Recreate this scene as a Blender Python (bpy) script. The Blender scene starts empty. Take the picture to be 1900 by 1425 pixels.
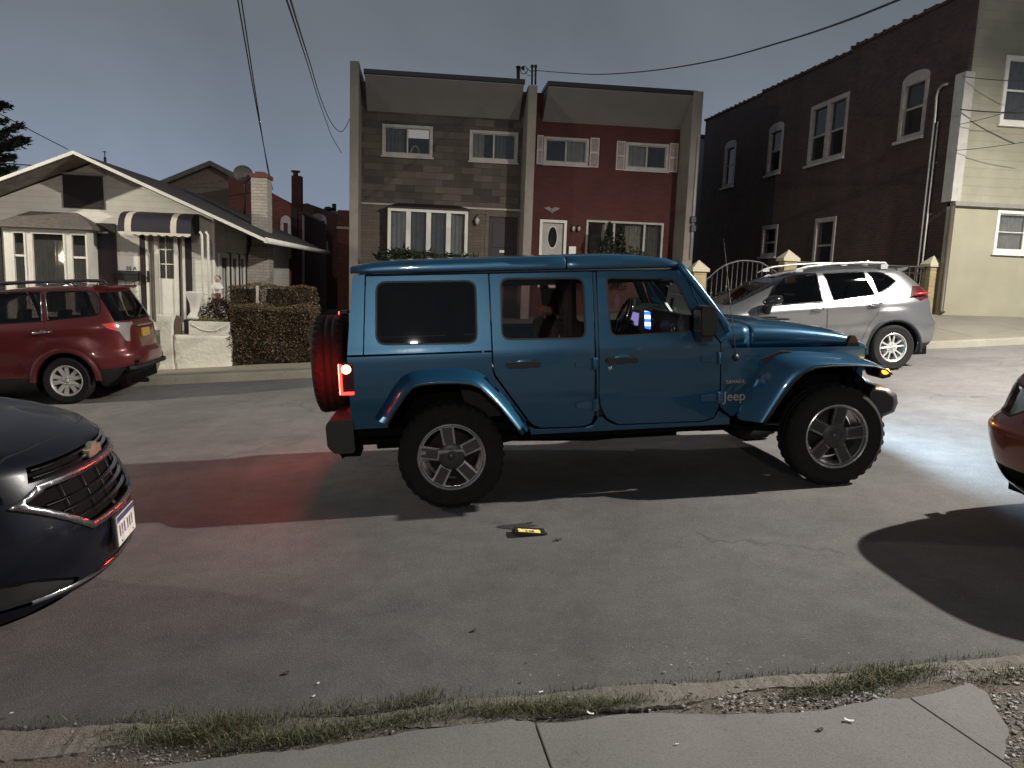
import bpy, bmesh, math, random
from mathutils import Vector, Matrix
from mathutils.geometry import tessellate_polygon
from mathutils.bvhtree import BVHTree
rnd = random.Random(11)
SC = bpy.context.scene
COL = SC.collection
PI = math.pi

# ---------------------------------------------------------------- camera model
FPX, YAW, PITCH, ROLL, CH = 1399.87, 0.116493, 0.143410, 0.036304, 1.8006
GX, GY = 0.068923, 0.004264            # the street climbs to the right
def _basis():
    sy, cy, sp, cp = math.sin(YAW), math.cos(YAW), math.sin(PITCH), math.cos(PITCH)
    d = Vector((sy*cp, cy*cp, -sp)); r = Vector((cy, -sy, 0)); u = r.cross(d)
    cr, sr = math.cos(ROLL), math.sin(ROLL)
    return cr*r + sr*u, -sr*r + cr*u, d
CR, CU, CD = _basis()
CAM = Vector((0, 0, CH))
def ray(px, py): return CD*FPX + CR*(px-950) - CU*(py-712.5)
def gz(x, y): return GX*x + GY*y
def G(px, py, h=0.0):                   # point on the street plane (h above it)
    v = ray(px, py); n = Vector((-GX, -GY, 1)); return CAM + v*((h-CH)/v.dot(n))
def PY(Y, px, py):                      # point on the vertical plane at depth Y
    v = ray(px, py); return CAM + v*(Y/v.y)
def PX(X, px, py):
    v = ray(px, py); return CAM + v*(X/v.x)
cam_d = bpy.data.cameras.new('camera'); cam = bpy.data.objects.new('camera', cam_d); COL.objects.link(cam)
m = Matrix((CR, CU, -CD)).transposed().to_4x4(); m.translation = CAM; cam.matrix_world = m
cam_d.sensor_width = 36; cam_d.lens = FPX/1900*36; cam_d.clip_end = 2000; cam_d.clip_start = 0.05
SC.camera = cam
SC.view_settings.view_transform = 'Standard'; SC.view_settings.look = 'None'
SC.view_settings.exposure = 0; SC.view_settings.gamma = 1
SC.cycles.use_denoising = True
SC.cycles.max_bounces = 8; SC.cycles.transparent_max_bounces = 16
SC.cycles.caustics_reflective = False; SC.cycles.caustics_refractive = False
SC.cycles.sample_clamp_indirect = 4

# ---------------------------------------------------------------- objects
ROOT = {}
def thing(name, label, cat, loc=(0, 0, 0), group=None, rot=None):
    o = bpy.data.objects.new(name, None); COL.objects.link(o); o.empty_display_size = .2
    o.location = loc
    if rot is not None: o.rotation_euler = rot
    o['label'] = label; o['category'] = cat
    if group: o['group'] = group
    ROOT[o.name] = Vector(loc) if rot is None else Vector((0, 0, 0))
    return o
def tag(o, label, cat, group=None, kind=None):
    o['label'] = label; o['category'] = cat
    if group: o['group'] = group
    if kind: o['kind'] = kind
    return o
def copy_tree(o, parent=None):
    c = o.copy(); COL.objects.link(c); c.parent = parent
    ROOT[c.name] = ROOT.get(o.name, Vector((0, 0, 0)))
    for ch in list(o.children): copy_tree(ch, c)
    return c
def link_mesh(name, me, mat, parent=None, rel=True):
    o = bpy.data.objects.new(name, me); COL.objects.link(o)
    if mat is not None and not me.materials: me.materials.append(mat)
    base = Vector((0, 0, 0))
    if parent is not None:
        o.parent = parent; base = ROOT.get(parent.name, Vector((0, 0, 0)))
        if rel and base.length > 0: me.transform(Matrix.Translation(-base))
    ROOT[o.name] = base
    return o
def add_bevel(o, w, seg=2, ang=35):
    b = o.modifiers.new('bevel', 'BEVEL'); b.width = w; b.segments = seg; b.limit_method = 'ANGLE'; b.angle_limit = math.radians(ang)
    return o

class MB:
    def __init__(s): s.v = []; s.f = []; s.sm = []
    def add(s, vs, fs, smooth=False):
        k = len(s.v); s.v += [tuple(p) for p in vs]; s.f += [tuple(i+k for i in f) for f in fs]; s.sm += [smooth]*len(fs); return s
    def box(s, x0, x1, y0, y1, z0, z1, M=None):
        vs = [Vector((x, y, z)) for z in (z0, z1) for y in (y0, y1) for x in (x0, x1)]
        if M: vs = [M @ p for p in vs]
        return s.add(vs, [(0, 2, 3, 1), (4, 5, 7, 6), (0, 1, 5, 4), (2, 6, 7, 3), (0, 4, 6, 2), (1, 3, 7, 5)])
    def quad(s, a, b, c, d): return s.add([a, b, c, d], [(0, 1, 2, 3)])
    def prism(s, poly, a, b, axis='y', holes=None):
        """2D outline extruded from a to b along an axis; 2D = the two other axes in order"""
        loops = [poly] + (holes or [])
        def mk(p, t):
            if axis == 'y': return (p[0], t, p[1])
            if axis == 'x': return (t, p[0], p[1])
            return (p[0], p[1], t)
        tris = tessellate_polygon([[Vector((p[0], p[1], 0)) for p in L] for L in loops])
        flat = [p for L in loops for p in L]; n = len(flat)
        vs = [mk(p, a) for p in flat] + [mk(p, b) for p in flat]
        fs = [tuple(t) for t in tris] + [tuple(i+n for i in reversed(t)) for t in tris]
        k = 0
        for L in loops:
            m_ = len(L)
            for i in range(m_):
                j = (i+1) % m_; fs.append((k+i, k+j, k+j+n, k+i+n))
            k += m_
        return s.add(vs, fs)
    def tube(s, path, r, n=8, caps=True):
        path = [Vector(p) for p in path]; rs = r if isinstance(r, (list, tuple)) else [r]*len(path)
        vs = []; prev = None
        for i, p in enumerate(path):
            t = (path[min(i+1, len(path)-1)] - path[max(i-1, 0)]).normalized()
            ref = prev if prev is not None else (Vector((0, 0, 1)) if abs(t.z) < .9 else Vector((1, 0, 0)))
            a = (ref - t*ref.dot(t))
            if a.length < 1e-5: a = t.orthogonal()
            a.normalize(); b = t.cross(a); prev = a
            for k in range(n):
                w = 2*PI*k/n; vs.append(p + (a*math.cos(w) + b*math.sin(w))*rs[i])
        fs = [(i*n+k, i*n+(k+1) % n, (i+1)*n+(k+1) % n, (i+1)*n+k) for i in range(len(path)-1) for k in range(n)]
        s.add(vs, fs, True)
        if caps:
            k0 = len(s.v)-len(vs)
            s.f.append(tuple(k0+k for k in reversed(range(n)))); s.f.append(tuple(k0+(len(path)-1)*n+k for k in range(n))); s.sm += [False]*2
        return s
    def lathe(s, prof, n=24, M=None, close=True, smooth=True):
        """profile [(r, h)] turned about local z"""
        vs = []; M = M or Matrix()
        for r, h in prof:
            for k in range(n):
                w = 2*PI*k/n; vs.append(M @ Vector((r*math.cos(w), r*math.sin(w), h)))
        fs = [(i*n+k, i*n+(k+1) % n, (i+1)*n+(k+1) % n, (i+1)*n+k) for i in range(len(prof)-1) for k in range(n)]
        return s.add(vs, fs, smooth)
    def grid(s, rows, smooth=True, flip=False, closed=False):
        n = len(rows[0]); vs = [p for r in rows for p in r]; fs = []
        for i in range(len(rows)-1):
            for k in range(n if closed else n-1):
                k2 = (k+1) % n
                f = (i*n+k, i*n+k2, (i+1)*n+k2, (i+1)*n+k)
                fs.append(tuple(reversed(f)) if flip else f)
        return s.add(vs, fs, smooth)
    def ball(s, c, r, n=12, sq=(1, 1, 1), M=None):
        c = Vector(c); vs = []
        for i in range(n//2+1):
            a = PI*i/(n//2)
            for k in range(n):
                w = 2*PI*k/n
                p = Vector((r*sq[0]*math.sin(a)*math.cos(w), r*sq[1]*math.sin(a)*math.sin(w), r*sq[2]*math.cos(a)))
                vs.append(c + (M @ p if M else p))
        fs = [(i*n+k, (i+1)*n+k, (i+1)*n+(k+1) % n, i*n+(k+1) % n) for i in range(n//2) for k in range(n)]
        return s.add(vs, fs, True)
    def mesh(s, name='m', fix=True):
        me = bpy.data.meshes.new(name); me.from_pydata([tuple(p) for p in s.v], [], s.f)
        me.polygons.foreach_set('use_smooth', s.sm[:len(me.polygons)] if len(s.sm) >= len(me.polygons) else [False]*len(me.polygons))
        if fix:
            bm = bmesh.new(); bm.from_mesh(me); bmesh.ops.remove_doubles(bm, verts=bm.verts, dist=1e-6)
            bmesh.ops.recalc_face_normals(bm, faces=bm.faces); bm.to_mesh(me); bm.free()
        return me
    def build(s, name, mat, parent=None, bevel=0, fix=True, seg=2):
        o = link_mesh(name, s.mesh(name, fix), mat, parent)
        if bevel: add_bevel(o, bevel, seg)
        return o
def rrect(x0, x1, y0, y1, r, n=5):
    out = []
    for cx, cy, a0 in ((x1-r, y1-r, 0), (x0+r, y1-r, 90), (x0+r, y0+r, 180), (x1-r, y0+r, 270)):
        for k in range(n+1):
            a = math.radians(a0+90*k/n); out.append((cx+r*math.cos(a), cy+r*math.sin(a)))
    return out
def round_poly(pts, r, n=4):
    """round the corners of a polygon; r may be a list"""
    out = []; m_ = len(pts)
    for i, p in enumerate(pts):
        p = Vector(p[:2]); a = Vector(pts[i-1][:2]); b = Vector(pts[(i+1) % m_][:2])
        rr = r[i] if isinstance(r, (list, tuple)) else r
        if rr <= 0: out.append(tuple(p)); continue
        da, db = a-p, b-p; d = min(rr, da.length*.45, db.length*.45)
        s0 = p+da.normalized()*d; s1 = p+db.normalized()*d
        for k in range(n+1):
            t = k/n; out.append(tuple(s0*(1-t)**2 + p*2*t*(1-t) + s1*t*t))
    return out
def inset(poly, d):
    """shrink (d>0) a polygon of either winding"""
    m_ = len(poly); P = [Vector(p[:2]) for p in poly]
    area = sum(P[i].x*P[(i+1) % m_].y - P[(i+1) % m_].x*P[i].y for i in range(m_)); sg = 1 if area > 0 else -1
    out = []
    for i in range(m_):
        e0 = (P[i]-P[i-1]); e1 = (P[(i+1) % m_]-P[i])
        if e0.length < 1e-9 or e1.length < 1e-9: out.append(tuple(P[i])); continue
        e0.normalize(); e1.normalize(); n0 = Vector((-e0.y, e0.x))*sg; n1 = Vector((-e1.y, e1.x))*sg
        b = n0+n1
        b = b/max(b.length_squared, .3)*2 if b.length > 1e-6 else n0
        out.append(tuple(P[i]+b*d))
    return out
def lerp(a, b, t): return a+(b-a)*t
def interp(tab, x):
    """smooth monotone interpolation through [(x, y)]"""
    if x <= tab[0][0]: return tab[0][1]
    if x >= tab[-1][0]: return tab[-1][1]
    n = len(tab)
    for i in range(n-1):
        if tab[i][0] <= x <= tab[i+1][0]: break
    h = [tab[k+1][0]-tab[k][0] for k in range(n-1)]; d = [(tab[k+1][1]-tab[k][1])/h[k] for k in range(n-1)]
    def slope(k):
        if k == 0: return d[0]
        if k == n-1: return d[-1]
        if d[k-1]*d[k] <= 0: return 0
        w1 = 2*h[k]+h[k-1]; w2 = h[k]+2*h[k-1]
        return (w1+w2)/(w1/d[k-1]+w2/d[k])
    t = (x-tab[i][0])/h[i]; m0, m1 = slope(i)*h[i], slope(i+1)*h[i]
    return (2*t**3-3*t*t+1)*tab[i][1]+(t**3-2*t*t+t)*m0+(-2*t**3+3*t*t)*tab[i+1][1]+(t**3-t*t)*m1
def text_mesh(body, size, extrude, align='CENTER', shear=0.0, bold=0.0):
    c = bpy.data.curves.new('lettering', 'FONT'); c.body = body; c.size = size; c.extrude = extrude; c.align_x = align; c.shear = shear; c.offset = bold
    o = bpy.data.objects.new('lettering', c); COL.objects.link(o); bpy.context.view_layer.update()
    me = bpy.data.meshes.new_from_object(o.evaluated_get(bpy.context.evaluated_depsgraph_get()))
    bpy.data.objects.remove(o); return me

# ---------------------------------------------------------------- materials
class NT:
    def __init__(s, name):
        s.m = bpy.data.materials.new(name); s.m.use_nodes = True; s.t = s.m.node_tree; s.t.nodes.clear()
        s.out = s.n('ShaderNodeOutputMaterial'); s.b = s.n('ShaderNodeBsdfPrincipled'); s.t.links.new(s.b.outputs[0], s.out.inputs[0])
        s.tc = None
    def n(s, ty, **kw):
        q = s.t.nodes.new(ty)
        for k, v in kw.items(): setattr(q, k, v)
        return q
    def l(s, a, b): s.t.links.new(a, b); return s
    def co(s):
        if not s.tc: s.tc = s.n('ShaderNodeTexCoord')
        return s.tc.outputs['Object']
    def noise(s, scale, detail=4, rough=.55, vec=None, dist=0):
        q = s.n('ShaderNodeTexNoise'); q.inputs['Scale'].default_value = scale; q.inputs['Detail'].default_value = detail
        q.inputs['Roughness'].default_value = rough; q.inputs['Distortion'].default_value = dist; s.l(vec or s.co(), q.inputs['Vector']); return q.outputs[0]
    def ramp(s, fac, stops, interp='LINEAR'):
        q = s.n('ShaderNodeValToRGB'); e = q.color_ramp.elements; q.color_ramp.interpolation = interp
        while len(e) < len(stops): e.new(.5)
        for i, (p, c) in enumerate(stops): e[i].position = p; e[i].color = (*c, 1) if len(c) == 3 else c
        s.l(fac, q.inputs[0]); return q.outputs[0]
    def mix(s, fac, a, b, mode='MIX'):
        q = s.n('ShaderNodeMix', data_type='RGBA', blend_type=mode)
        for sock, v in ((q.inputs[0], fac), (q.inputs[6], a), (q.inputs[7], b)):
            if isinstance(v, (int, float)): sock.default_value = v
            elif isinstance(v, tuple): sock.default_value = (*v, 1) if len(v) == 3 else v
            else: s.l(v, sock)
        return q.outputs[2]
    def math(s, op, a, b=0.0, c=None):
        q = s.n('ShaderNodeMath', operation=op)
        for i, v in enumerate((a, b) if c is None else (a, b, c)):
            if isinstance(v, (int, float)): q.inputs[i].default_value = v
            else: s.l(v, q.inputs[i])
        return q.outputs[0]
    def bump(s, h, dist=.01, strength=1.0, prev=None):
        q = s.n('ShaderNodeBump'); q.inputs['Distance'].default_value = dist; q.inputs['Strength'].default_value = strength
        s.l(h, q.inputs['Height'])
        if prev is not None: s.l(prev, q.inputs['Normal'])
        s.l(q.outputs[0], s.b.inputs['Normal']); return q.outputs[0]
    def set(s, base=None, rough=None, metal=None, coat=None, spec=None, emit=None, estr=None):
        I = s.b.inputs
        for k, v in (('Base Color', base), ('Roughness', rough), ('Metallic', metal), ('Coat Weight', coat), ('Specular IOR Level', spec), ('Emission Color', emit), ('Emission Strength', estr)):
            if v is None: continue
            if isinstance(v, tuple): I[k].default_value = (*v, 1)
            elif isinstance(v, (int, float)): I[k].default_value = v
            else: s.l(v, I[k])
        return s
    def plane_co(s):
        """(x + y, z) in metres, for axis-aligned walls"""
        sp = s.n('ShaderNodeSeparateXYZ'); s.l(s.co(), sp.inputs[0]); cb = s.n('ShaderNodeCombineXYZ')
        s.l(s.math('ADD', sp.outputs[0], sp.outputs[1]), cb.inputs[0]); s.l(sp.outputs[2], cb.inputs[1]); return cb.outputs[0], sp
MATS = {}
def plain(name, base, rough=.6, metal=0, coat=0, var=.12, scale=6, spec=None, bump=0, bscale=60):
    """a surface with a little unevenness of tone and gloss"""
    if name in MATS: return MATS[name]
    t = NT(name); f = t.noise(scale, 5)
    lo = tuple(c*(1-var) for c in base); hi = tuple(min(1, c*(1+var)) for c in base)
    t.set(base=t.ramp(f, [(.3, lo), (.7, hi)]), metal=metal, coat=coat, spec=spec)
    f2 = t.noise(scale*4, 3); t.set(rough=t.math('MULTIPLY_ADD', f2, .16, max(.02, rough-.08)))
    if bump: t.bump(t.noise(bscale, 4), bump)
    MATS[name] = t.m; return t.m
def emit(name, col, strength, base=(.1, .1, .1)):
    t = NT(name); t.set(base=base, rough=.3, emit=col, estr=strength); MATS[name] = t.m; return t.m
def glass(name, tint=(.8, .85, .85), refl=.9, rough=.01, ior=1.5, dirt=0.0):
    t = NT(name); t.t.nodes.remove(t.b)
    tr = t.n('ShaderNodeBsdfTransparent'); tr.inputs[0].default_value = (*tint, 1)
    gl = t.n('ShaderNodeBsdfAnisotropic') if False else t.n('ShaderNodeBsdfGlossy'); gl.inputs['Color'].default_value = (refl, refl, refl, 1); gl.inputs['Roughness'].default_value = rough
    fr = t.n('ShaderNodeFresnel'); fr.inputs[0].default_value = ior
    mx = t.n('ShaderNodeMixShader'); t.l(fr.outputs[0], mx.inputs[0]); t.l(tr.outputs[0], mx.inputs[1]); t.l(gl.outputs[0], mx.inputs[2])
    last = mx.outputs[0]
    if dirt:
        df = t.n('ShaderNodeBsdfDiffuse'); df.inputs[0].default_value = (.5, .48, .45, 1)
        m2 = t.n('ShaderNodeMixShader'); f = t.noise(9, 5); t.l(t.math('MULTIPLY', f, dirt), m2.inputs[0]); t.l(last, m2.inputs[1]); t.l(df.outputs[0], m2.inputs[2]); last = m2.outputs[0]
    t.l(last, t.out.inputs[0]); MATS[name] = t.m; return t.m
def paint(name, base, flake=.25, rough=.35, coat=1.0, metal=.5, dirt=.12):
    t = NT(name)
    v = t.n('ShaderNodeTexVoronoi'); v.inputs['Scale'].default_value = 900; t.l(t.co(), v.inputs['Vector'])
    d = t.noise(3, 6)
    dust = t.math('MULTIPLY', t.math('SUBTRACT', d, .35), dirt)
    c = t.mix(flake, base, t.mix(.5, base, v.outputs['Color'], 'OVERLAY'))
    c = t.mix(t.math('MAXIMUM', dust, 0), c, (.25, .23, .2))
    t.set(base=c, metal=metal, rough=rough, coat=coat); t.b.inputs['Coat Roughness'].default_value = .04
    t.l(t.math('MULTIPLY_ADD', t.noise(25, 4), .06, .015), t.b.inputs['Coat Roughness'])
    MATS[name] = t.m; return t.m
def brick(name, c1, c2, mortar, w=.21, h=.072, ms=.008, bump=.006, stain=.35, off=.5, rough=.85, bias=0.0):
    t = NT(name); co, sp = t.plane_co()
    b = t.n('ShaderNodeTexBrick'); b.offset = off; b.inputs['Scale'].default_value = 1; b.inputs['Brick Width'].default_value = w; b.inputs['Row Height'].default_value = h
    b.inputs['Mortar Size'].default_value = ms; b.inputs['Mortar Smooth'].default_value = .2; b.inputs['Bias'].default_value = bias
    b.inputs['Color1'].default_value = (*c1, 1); b.inputs['Color2'].default_value = (*c2, 1); b.inputs['Mortar'].default_value = (*mortar, 1)
    nd = t.n('ShaderNodeVectorMath', operation='ADD'); t.l(co, nd.inputs[0])
    ns = t.n('ShaderNodeTexNoise'); ns.inputs['Scale'].default_value = 6; t.l(t.co(), ns.inputs['Vector'])
    sc = t.n('ShaderNodeVectorMath', operation='SCALE'); t.l(ns.outputs[1], sc.inputs[0]); sc.inputs[3].default_value = .012; t.l(sc.outputs[0], nd.inputs[1])
    t.l(nd.outputs[0], b.inputs['Vector'])
    f = t.ramp(t.noise(.9, 6, .65), [(.3, (1-stain,)*3), (.75, (1.1,)*3)])
    f2 = t.ramp(t.noise(40, 3), [(.3, (.8,)*3), (.7, (1.12,)*3)])
    t.set(base=t.mix(1, t.mix(1, b.outputs[0], f, 'MULTIPLY'), f2, 'MULTIPLY'), rough=rough)
    hgt = t.math('SUBTRACT', t.math('MULTIPLY', t.noise(50, 3), .4), b.outputs['Fac']); t.bump(hgt, bump)
    MATS[name] = t.m; return t.m
def siding(name, base, pitch=.115, rough=.6, dirt=.25, depth=.012):
    t = NT(name); co, sp = t.plane_co()
    fr = t.math('FRACT', t.math('DIVIDE', sp.outputs[2], pitch))
    edge = t.math('GREATER_THAN', fr, .93)
    f = t.ramp(t.noise(1.6, 6, .65), [(.25, (1-dirt,)*3), (.7, (1.05,)*3)])
    # boards: long butt joints
    cb = t.n('ShaderNodeTexBrick'); cb.inputs['Scale'].default_value = 1; cb.inputs['Brick Width'].default_value = 3.1; cb.inputs['Row Height'].default_value = pitch; cb.inputs['Mortar Size'].default_value = .0015
    cb.inputs['Color1'].default_value = (.93, .93, .93, 1); cb.inputs['Color2'].default_value = (1, 1, 1, 1); cb.inputs['Mortar'].default_value = (.5, .5, .5, 1); t.l(co, cb.inputs['Vector'])
    c = t.mix(1, t.mix(1, base, f, 'MULTIPLY'), cb.outputs[0], 'MULTIPLY')
    t.set(base=c, rough=rough); t.bump(t.math('SUBTRACT', 1, fr), depth)
    MATS[name] = t.m; return t.m
# ================================================================ setting: ground, road, pavements
def asphalt(name, base, light, seed=0.0, speck=.5, lane_light=0):
    t = NT(name); co = t.co()
    ofs = t.n('ShaderNodeVectorMath', operation='ADD'); t.l(co, ofs.inputs[0]); ofs.inputs[1].default_value = (seed, seed*2, 0); v = ofs.outputs[0]
    big = t.ramp(t.noise(.55, 6, .6, v), [(.28, tuple(c*.68 for c in base)), (.52, base), (.8, tuple(c*1.3 for c in base))])
    if lane_light:  # far half paler: the stronger light there is put into the base colour
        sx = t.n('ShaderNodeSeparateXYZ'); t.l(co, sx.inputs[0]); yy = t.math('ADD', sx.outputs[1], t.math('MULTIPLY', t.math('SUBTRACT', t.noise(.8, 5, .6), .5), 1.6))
        big = t.mix(1, big, t.ramp(t.math('DIVIDE', yy, 13.2), [(.44, (1, 1, 1)), (.60, (lane_light, lane_light*.99, lane_light*.97))]), 'MULTIPLY')
    med = t.ramp(t.noise(5, 6, .7, v), [(.25, (.78,)*3), (.75, (1.18,)*3)])
    fine = t.ramp(t.noise(95, 3, .7, v), [(.25, (.72,)*3), (.75, (1.28,)*3)])
    vo = t.n('ShaderNodeTexVoronoi', feature='F1'); vo.inputs['Scale'].default_value = 70; t.l(v, vo.inputs['Vector'])
    sp = t.n('ShaderNodeSeparateColor'); t.l(vo.outputs['Color'], sp.inputs[0])
    chip = t.math('MULTIPLY', t.math('GREATER_THAN', sp.outputs[0], .86), t.math('LESS_THAN', vo.outputs['Distance'], .38))
    c = t.mix(1, t.mix(1, big, med, 'MULTIPLY'), fine, 'MULTIPLY')
    c = t.mix(t.math('MULTIPLY', chip, speck), c, light)
    # worn pale patches with specks of aggregate
    wp = t.ramp(t.noise(1.1, 5, .6, v, .4), [(.63, (0,)*3), (.72, (1,)*3)])
    sp2 = t.ramp(t.noise(38, 4, .7, v), [(.5, (0,)*3), (.66, (1,)*3)])
    c = t.mix(t.math('MULTIPLY', t.math('MULTIPLY', wp, sp2), .55), c, tuple(x*.8 for x in light))
    # thin wandering cracks
    cr = t.n('ShaderNodeTexVoronoi', feature='DISTANCE_TO_EDGE'); cr.inputs['Scale'].default_value = .33
    dv = t.n('ShaderNodeVectorMath', operation='ADD'); t.l(v, dv.inputs[0]); nz = t.n('ShaderNodeTexNoise'); nz.inputs['Scale'].default_value = 1.3; nz.inputs['Detail'].default_value = 6; t.l(v, nz.inputs['Vector']); t.l(nz.outputs[1], dv.inputs[1]); t.l(dv.outputs[0], cr.inputs['Vector'])
    crk = t.math('MULTIPLY', t.math('LESS_THAN', cr.outputs['Distance'], .0035), t.math('GREATER_THAN', t.noise(.5, 3, .5, v), .52))
    c = t.mix(t.math('MULTIPLY', crk, .3), c, (.02, .018, .016))
    t.set(base=c, rough=.88, spec=.35)
    t.bump(t.math('ADD', t.noise(120, 4, .7, v), t.math('MULTIPLY', crk, -2)), .006, .8)
    MATS[name] = t.m; return t.m
def concrete(name, base, stain=.25, fine=.2, bump=.002):
    t = NT(name)
    big = t.ramp(t.noise(.8, 7, .62), [(.28, tuple(c*(1-stain) for c in base)), (.6, base), (.85, tuple(min(1, c*1.1) for c in base))])
    f = t.ramp(t.noise(85, 4, .7), [(.25, (1-fine,)*3), (.75, (1+fine,)*3)])
    spots = t.ramp(t.noise(3.3, 6, .75), [(.24, (.62, .6, .57)), (.36, (1, 1, 1))])
    cr = t.n('ShaderNodeTexVoronoi', feature='DISTANCE_TO_EDGE'); cr.inputs['Scale'].default_value = .9
    dv = t.n('ShaderNodeVectorMath', operation='ADD'); t.l(t.co(), dv.inputs[0]); nz = t.n('ShaderNodeTexNoise'); nz.inputs['Scale'].default_value = 2.2; nz.inputs['Detail'].default_value = 7; t.l(t.co(), nz.inputs['Vector']); t.l(nz.outputs[1], dv.inputs[1]); t.l(dv.outputs[0], cr.inputs['Vector'])
    crk = t.math('MULTIPLY', t.math('LESS_THAN', cr.outputs['Distance'], .0028), t.math('GREATER_THAN', t.noise(.8, 3), .55))
    pits = t.ramp(t.noise(170, 3, .7), [(.30, (.5, .5, .5)), (.40, (1, 1, 1))])
    gum = t.n('ShaderNodeTexVoronoi'); gum.inputs['Scale'].default_value = 3.1; t.l(t.co(), gum.inputs['Vector']); gs = t.math('MULTIPLY', t.math('LESS_THAN', gum.outputs['Distance'], .055), .45)
    c = t.mix(1, t.mix(1, t.mix(1, big, f, 'MULTIPLY'), spots, 'MULTIPLY'), pits, 'MULTIPLY')
    c = t.mix(t.math('MAXIMUM', t.math('MULTIPLY', crk, .55), gs), c, tuple(x*.35 for x in base))
    t.set(base=c, rough=.85, spec=.3); t.bump(t.noise(110, 4, .7), bump)
    MATS[name] = t.m; return t.m
M_ROAD = asphalt('road_asphalt', (.100, .096, .096), (.24, .23, .225), lane_light=1.7, speck=.22)
M_SHADESTRIP = asphalt('road_shade_strip', (.05, .047, .046), (.2, .19, .18), 7.3, .3)  # asphalt darkened to stand for the wagon's shadow; left unused
M_WALK = concrete('near_concrete', (.19, .185, .178), .3, .18)
M_WALKF = concrete('far_concrete', (.25, .235, .19), .25)
M_CURB = concrete('curb_concrete', (.19, .175, .155), .45, .35, .006)
M_CURBF = concrete('far_curb_concrete', (.30, .285, .23), .3, .25, .004)
M_DIRT = concrete('dirt', (.16, .14, .115), .4, .5, .012)

def sheet(name, poly_xy, h, mat, step=None, wob=0.0):
    """a sheet lying on the street plane, h above it"""
    mb = MB(); tris = tessellate_polygon([[Vector((x, y, 0)) for x, y in poly_xy]])
    mb.add([(x, y, gz(x, y)+h) for x, y in poly_xy], tris)
    o = mb.build(name, mat); 
    for p in o.data.polygons:
        if p.normal.z < 0: p.flip()
    return o
def struct(o): o['kind'] = 'structure'; return o

g = MB(); g.grid([[Vector((x, y, gz(x, y)-.004)) for x in (-160, -60, -20, 0, 20, 60, 160)] for y in (-90, -30, 0, 30, 90, 190)], smooth=False)
struct(g.build('ground', M_DIRT))
# the road between the near kerb (its edge read off the photo) and the far kerb
near_px = [(0, 1362), (320, 1342), (645, 1331), (950, 1298), (1185, 1280), (1475, 1255), (1650, 1240), (1900, 1215)]
near_e = [G(*q) for q in near_px]
edge = [(-60, near_e[0].y-.1), (-12, near_e[0].y-.05)] + [(p.x, p.y) for p in near_e] + [(12, near_e[-1].y+.15), (60, near_e[-1].y+.2)]
YF = 13.2
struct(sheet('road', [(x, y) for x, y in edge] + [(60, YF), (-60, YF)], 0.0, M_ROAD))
# outline of the red wagon's shadow strip along the far kerb; no sheet laid
pa = [G(150, 750), G(250, 741.5), G(420, 732), G(580, 721)]; pb = [G(660, 703), G(500, 714), G(370, 719), G(237, 724)]
wl = [(-11, 11.45), (-8, 11.5)]
poly = wl+[(p.x+rnd.uniform(-.05, .05), p.y+rnd.uniform(-.03, .03)) for p in pa]+[(3.5, 12.1), (3.6, 12.75)]+[(p.x, p.y) for p in pb]+[(-8, 12.62), (-11, 12.6)]


# far pavement: kerb and slabs, rising to the cream house on the right
def far_edge_z(x):
    a = gz(x, 16.6)+.16
    if x < 8.5: return a
    t = min(1, (x-8.5)/2.5); t = t*t*(3-2*t)
    return lerp(a, 1.245, t) if x < 17 else lerp(1.245, gz(x, 16.6)+.16, min(1, (x-17)/4))
def far_walk(x, y):
    t = max(0, min(1, (y-YF)/(16.6-YF))); return lerp(gz(x, YF)+.135, far_edge_z(x), t)
k = MB(); xs = [-60+1.5*i for i in range(81)]
wob = {x: rnd.uniform(-.012, .012) for x in xs}
k.grid([[Vector((x, YF+wob[x]-.02, gz(x, YF)-.01)) for x in xs], [Vector((x, YF+wob[x], far_walk(x, YF)-.02)) for x in xs], [Vector((x, YF+.025+wob[x], far_walk(x, YF))) for x in xs], [Vector((x, YF+.17, far_walk(x, YF)+.001)) for x in xs], [Vector((x, YF+.17, gz(x, YF)-.05)) for x in xs]], smooth=False)
struct(k.build('far_curb', M_CURBF))
w = MB(); x = -60.0
while x < 60:
    x1 = x+1.5
    for y0, y1 in ((YF+.178, 14.85), (14.862, 16.62)):
        a, b = x+.006, x1-.006; n_ = 4
        w.grid([[Vector((lerp(a, b, i/n_), y, far_walk(lerp(a, b, i/n_), y))) for i in range(n_+1)] for y in (y0, y1)], smooth=False)
        for p, q in (((a, y0), (b, y0)), ((b, y0), (b, y1)), ((b, y1), (a, y1)), ((a, y1), (a, y0))):
            w.quad(Vector((*p, far_walk(*p))), Vector((*q, far_walk(*q))), Vector((*q, far_walk(*q)-.1)), Vector((*p, far_walk(*p)-.1)))
    x = x1
struct(w.build('far_sidewalk', M_WALKF))
# yards behind the property line, one sheet stepping up with the slope
yd = MB(); yd.grid([[Vector((x, y, far_edge_z(x)-.03+.002*(y-16.6))) for x in range(-60, 61, 3)] for y in (16.6, 22, 30, 60)], smooth=False)
struct(yd.build('yard_paving', concrete('yard_concrete', (.2, .19, .17), .4)))

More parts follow.
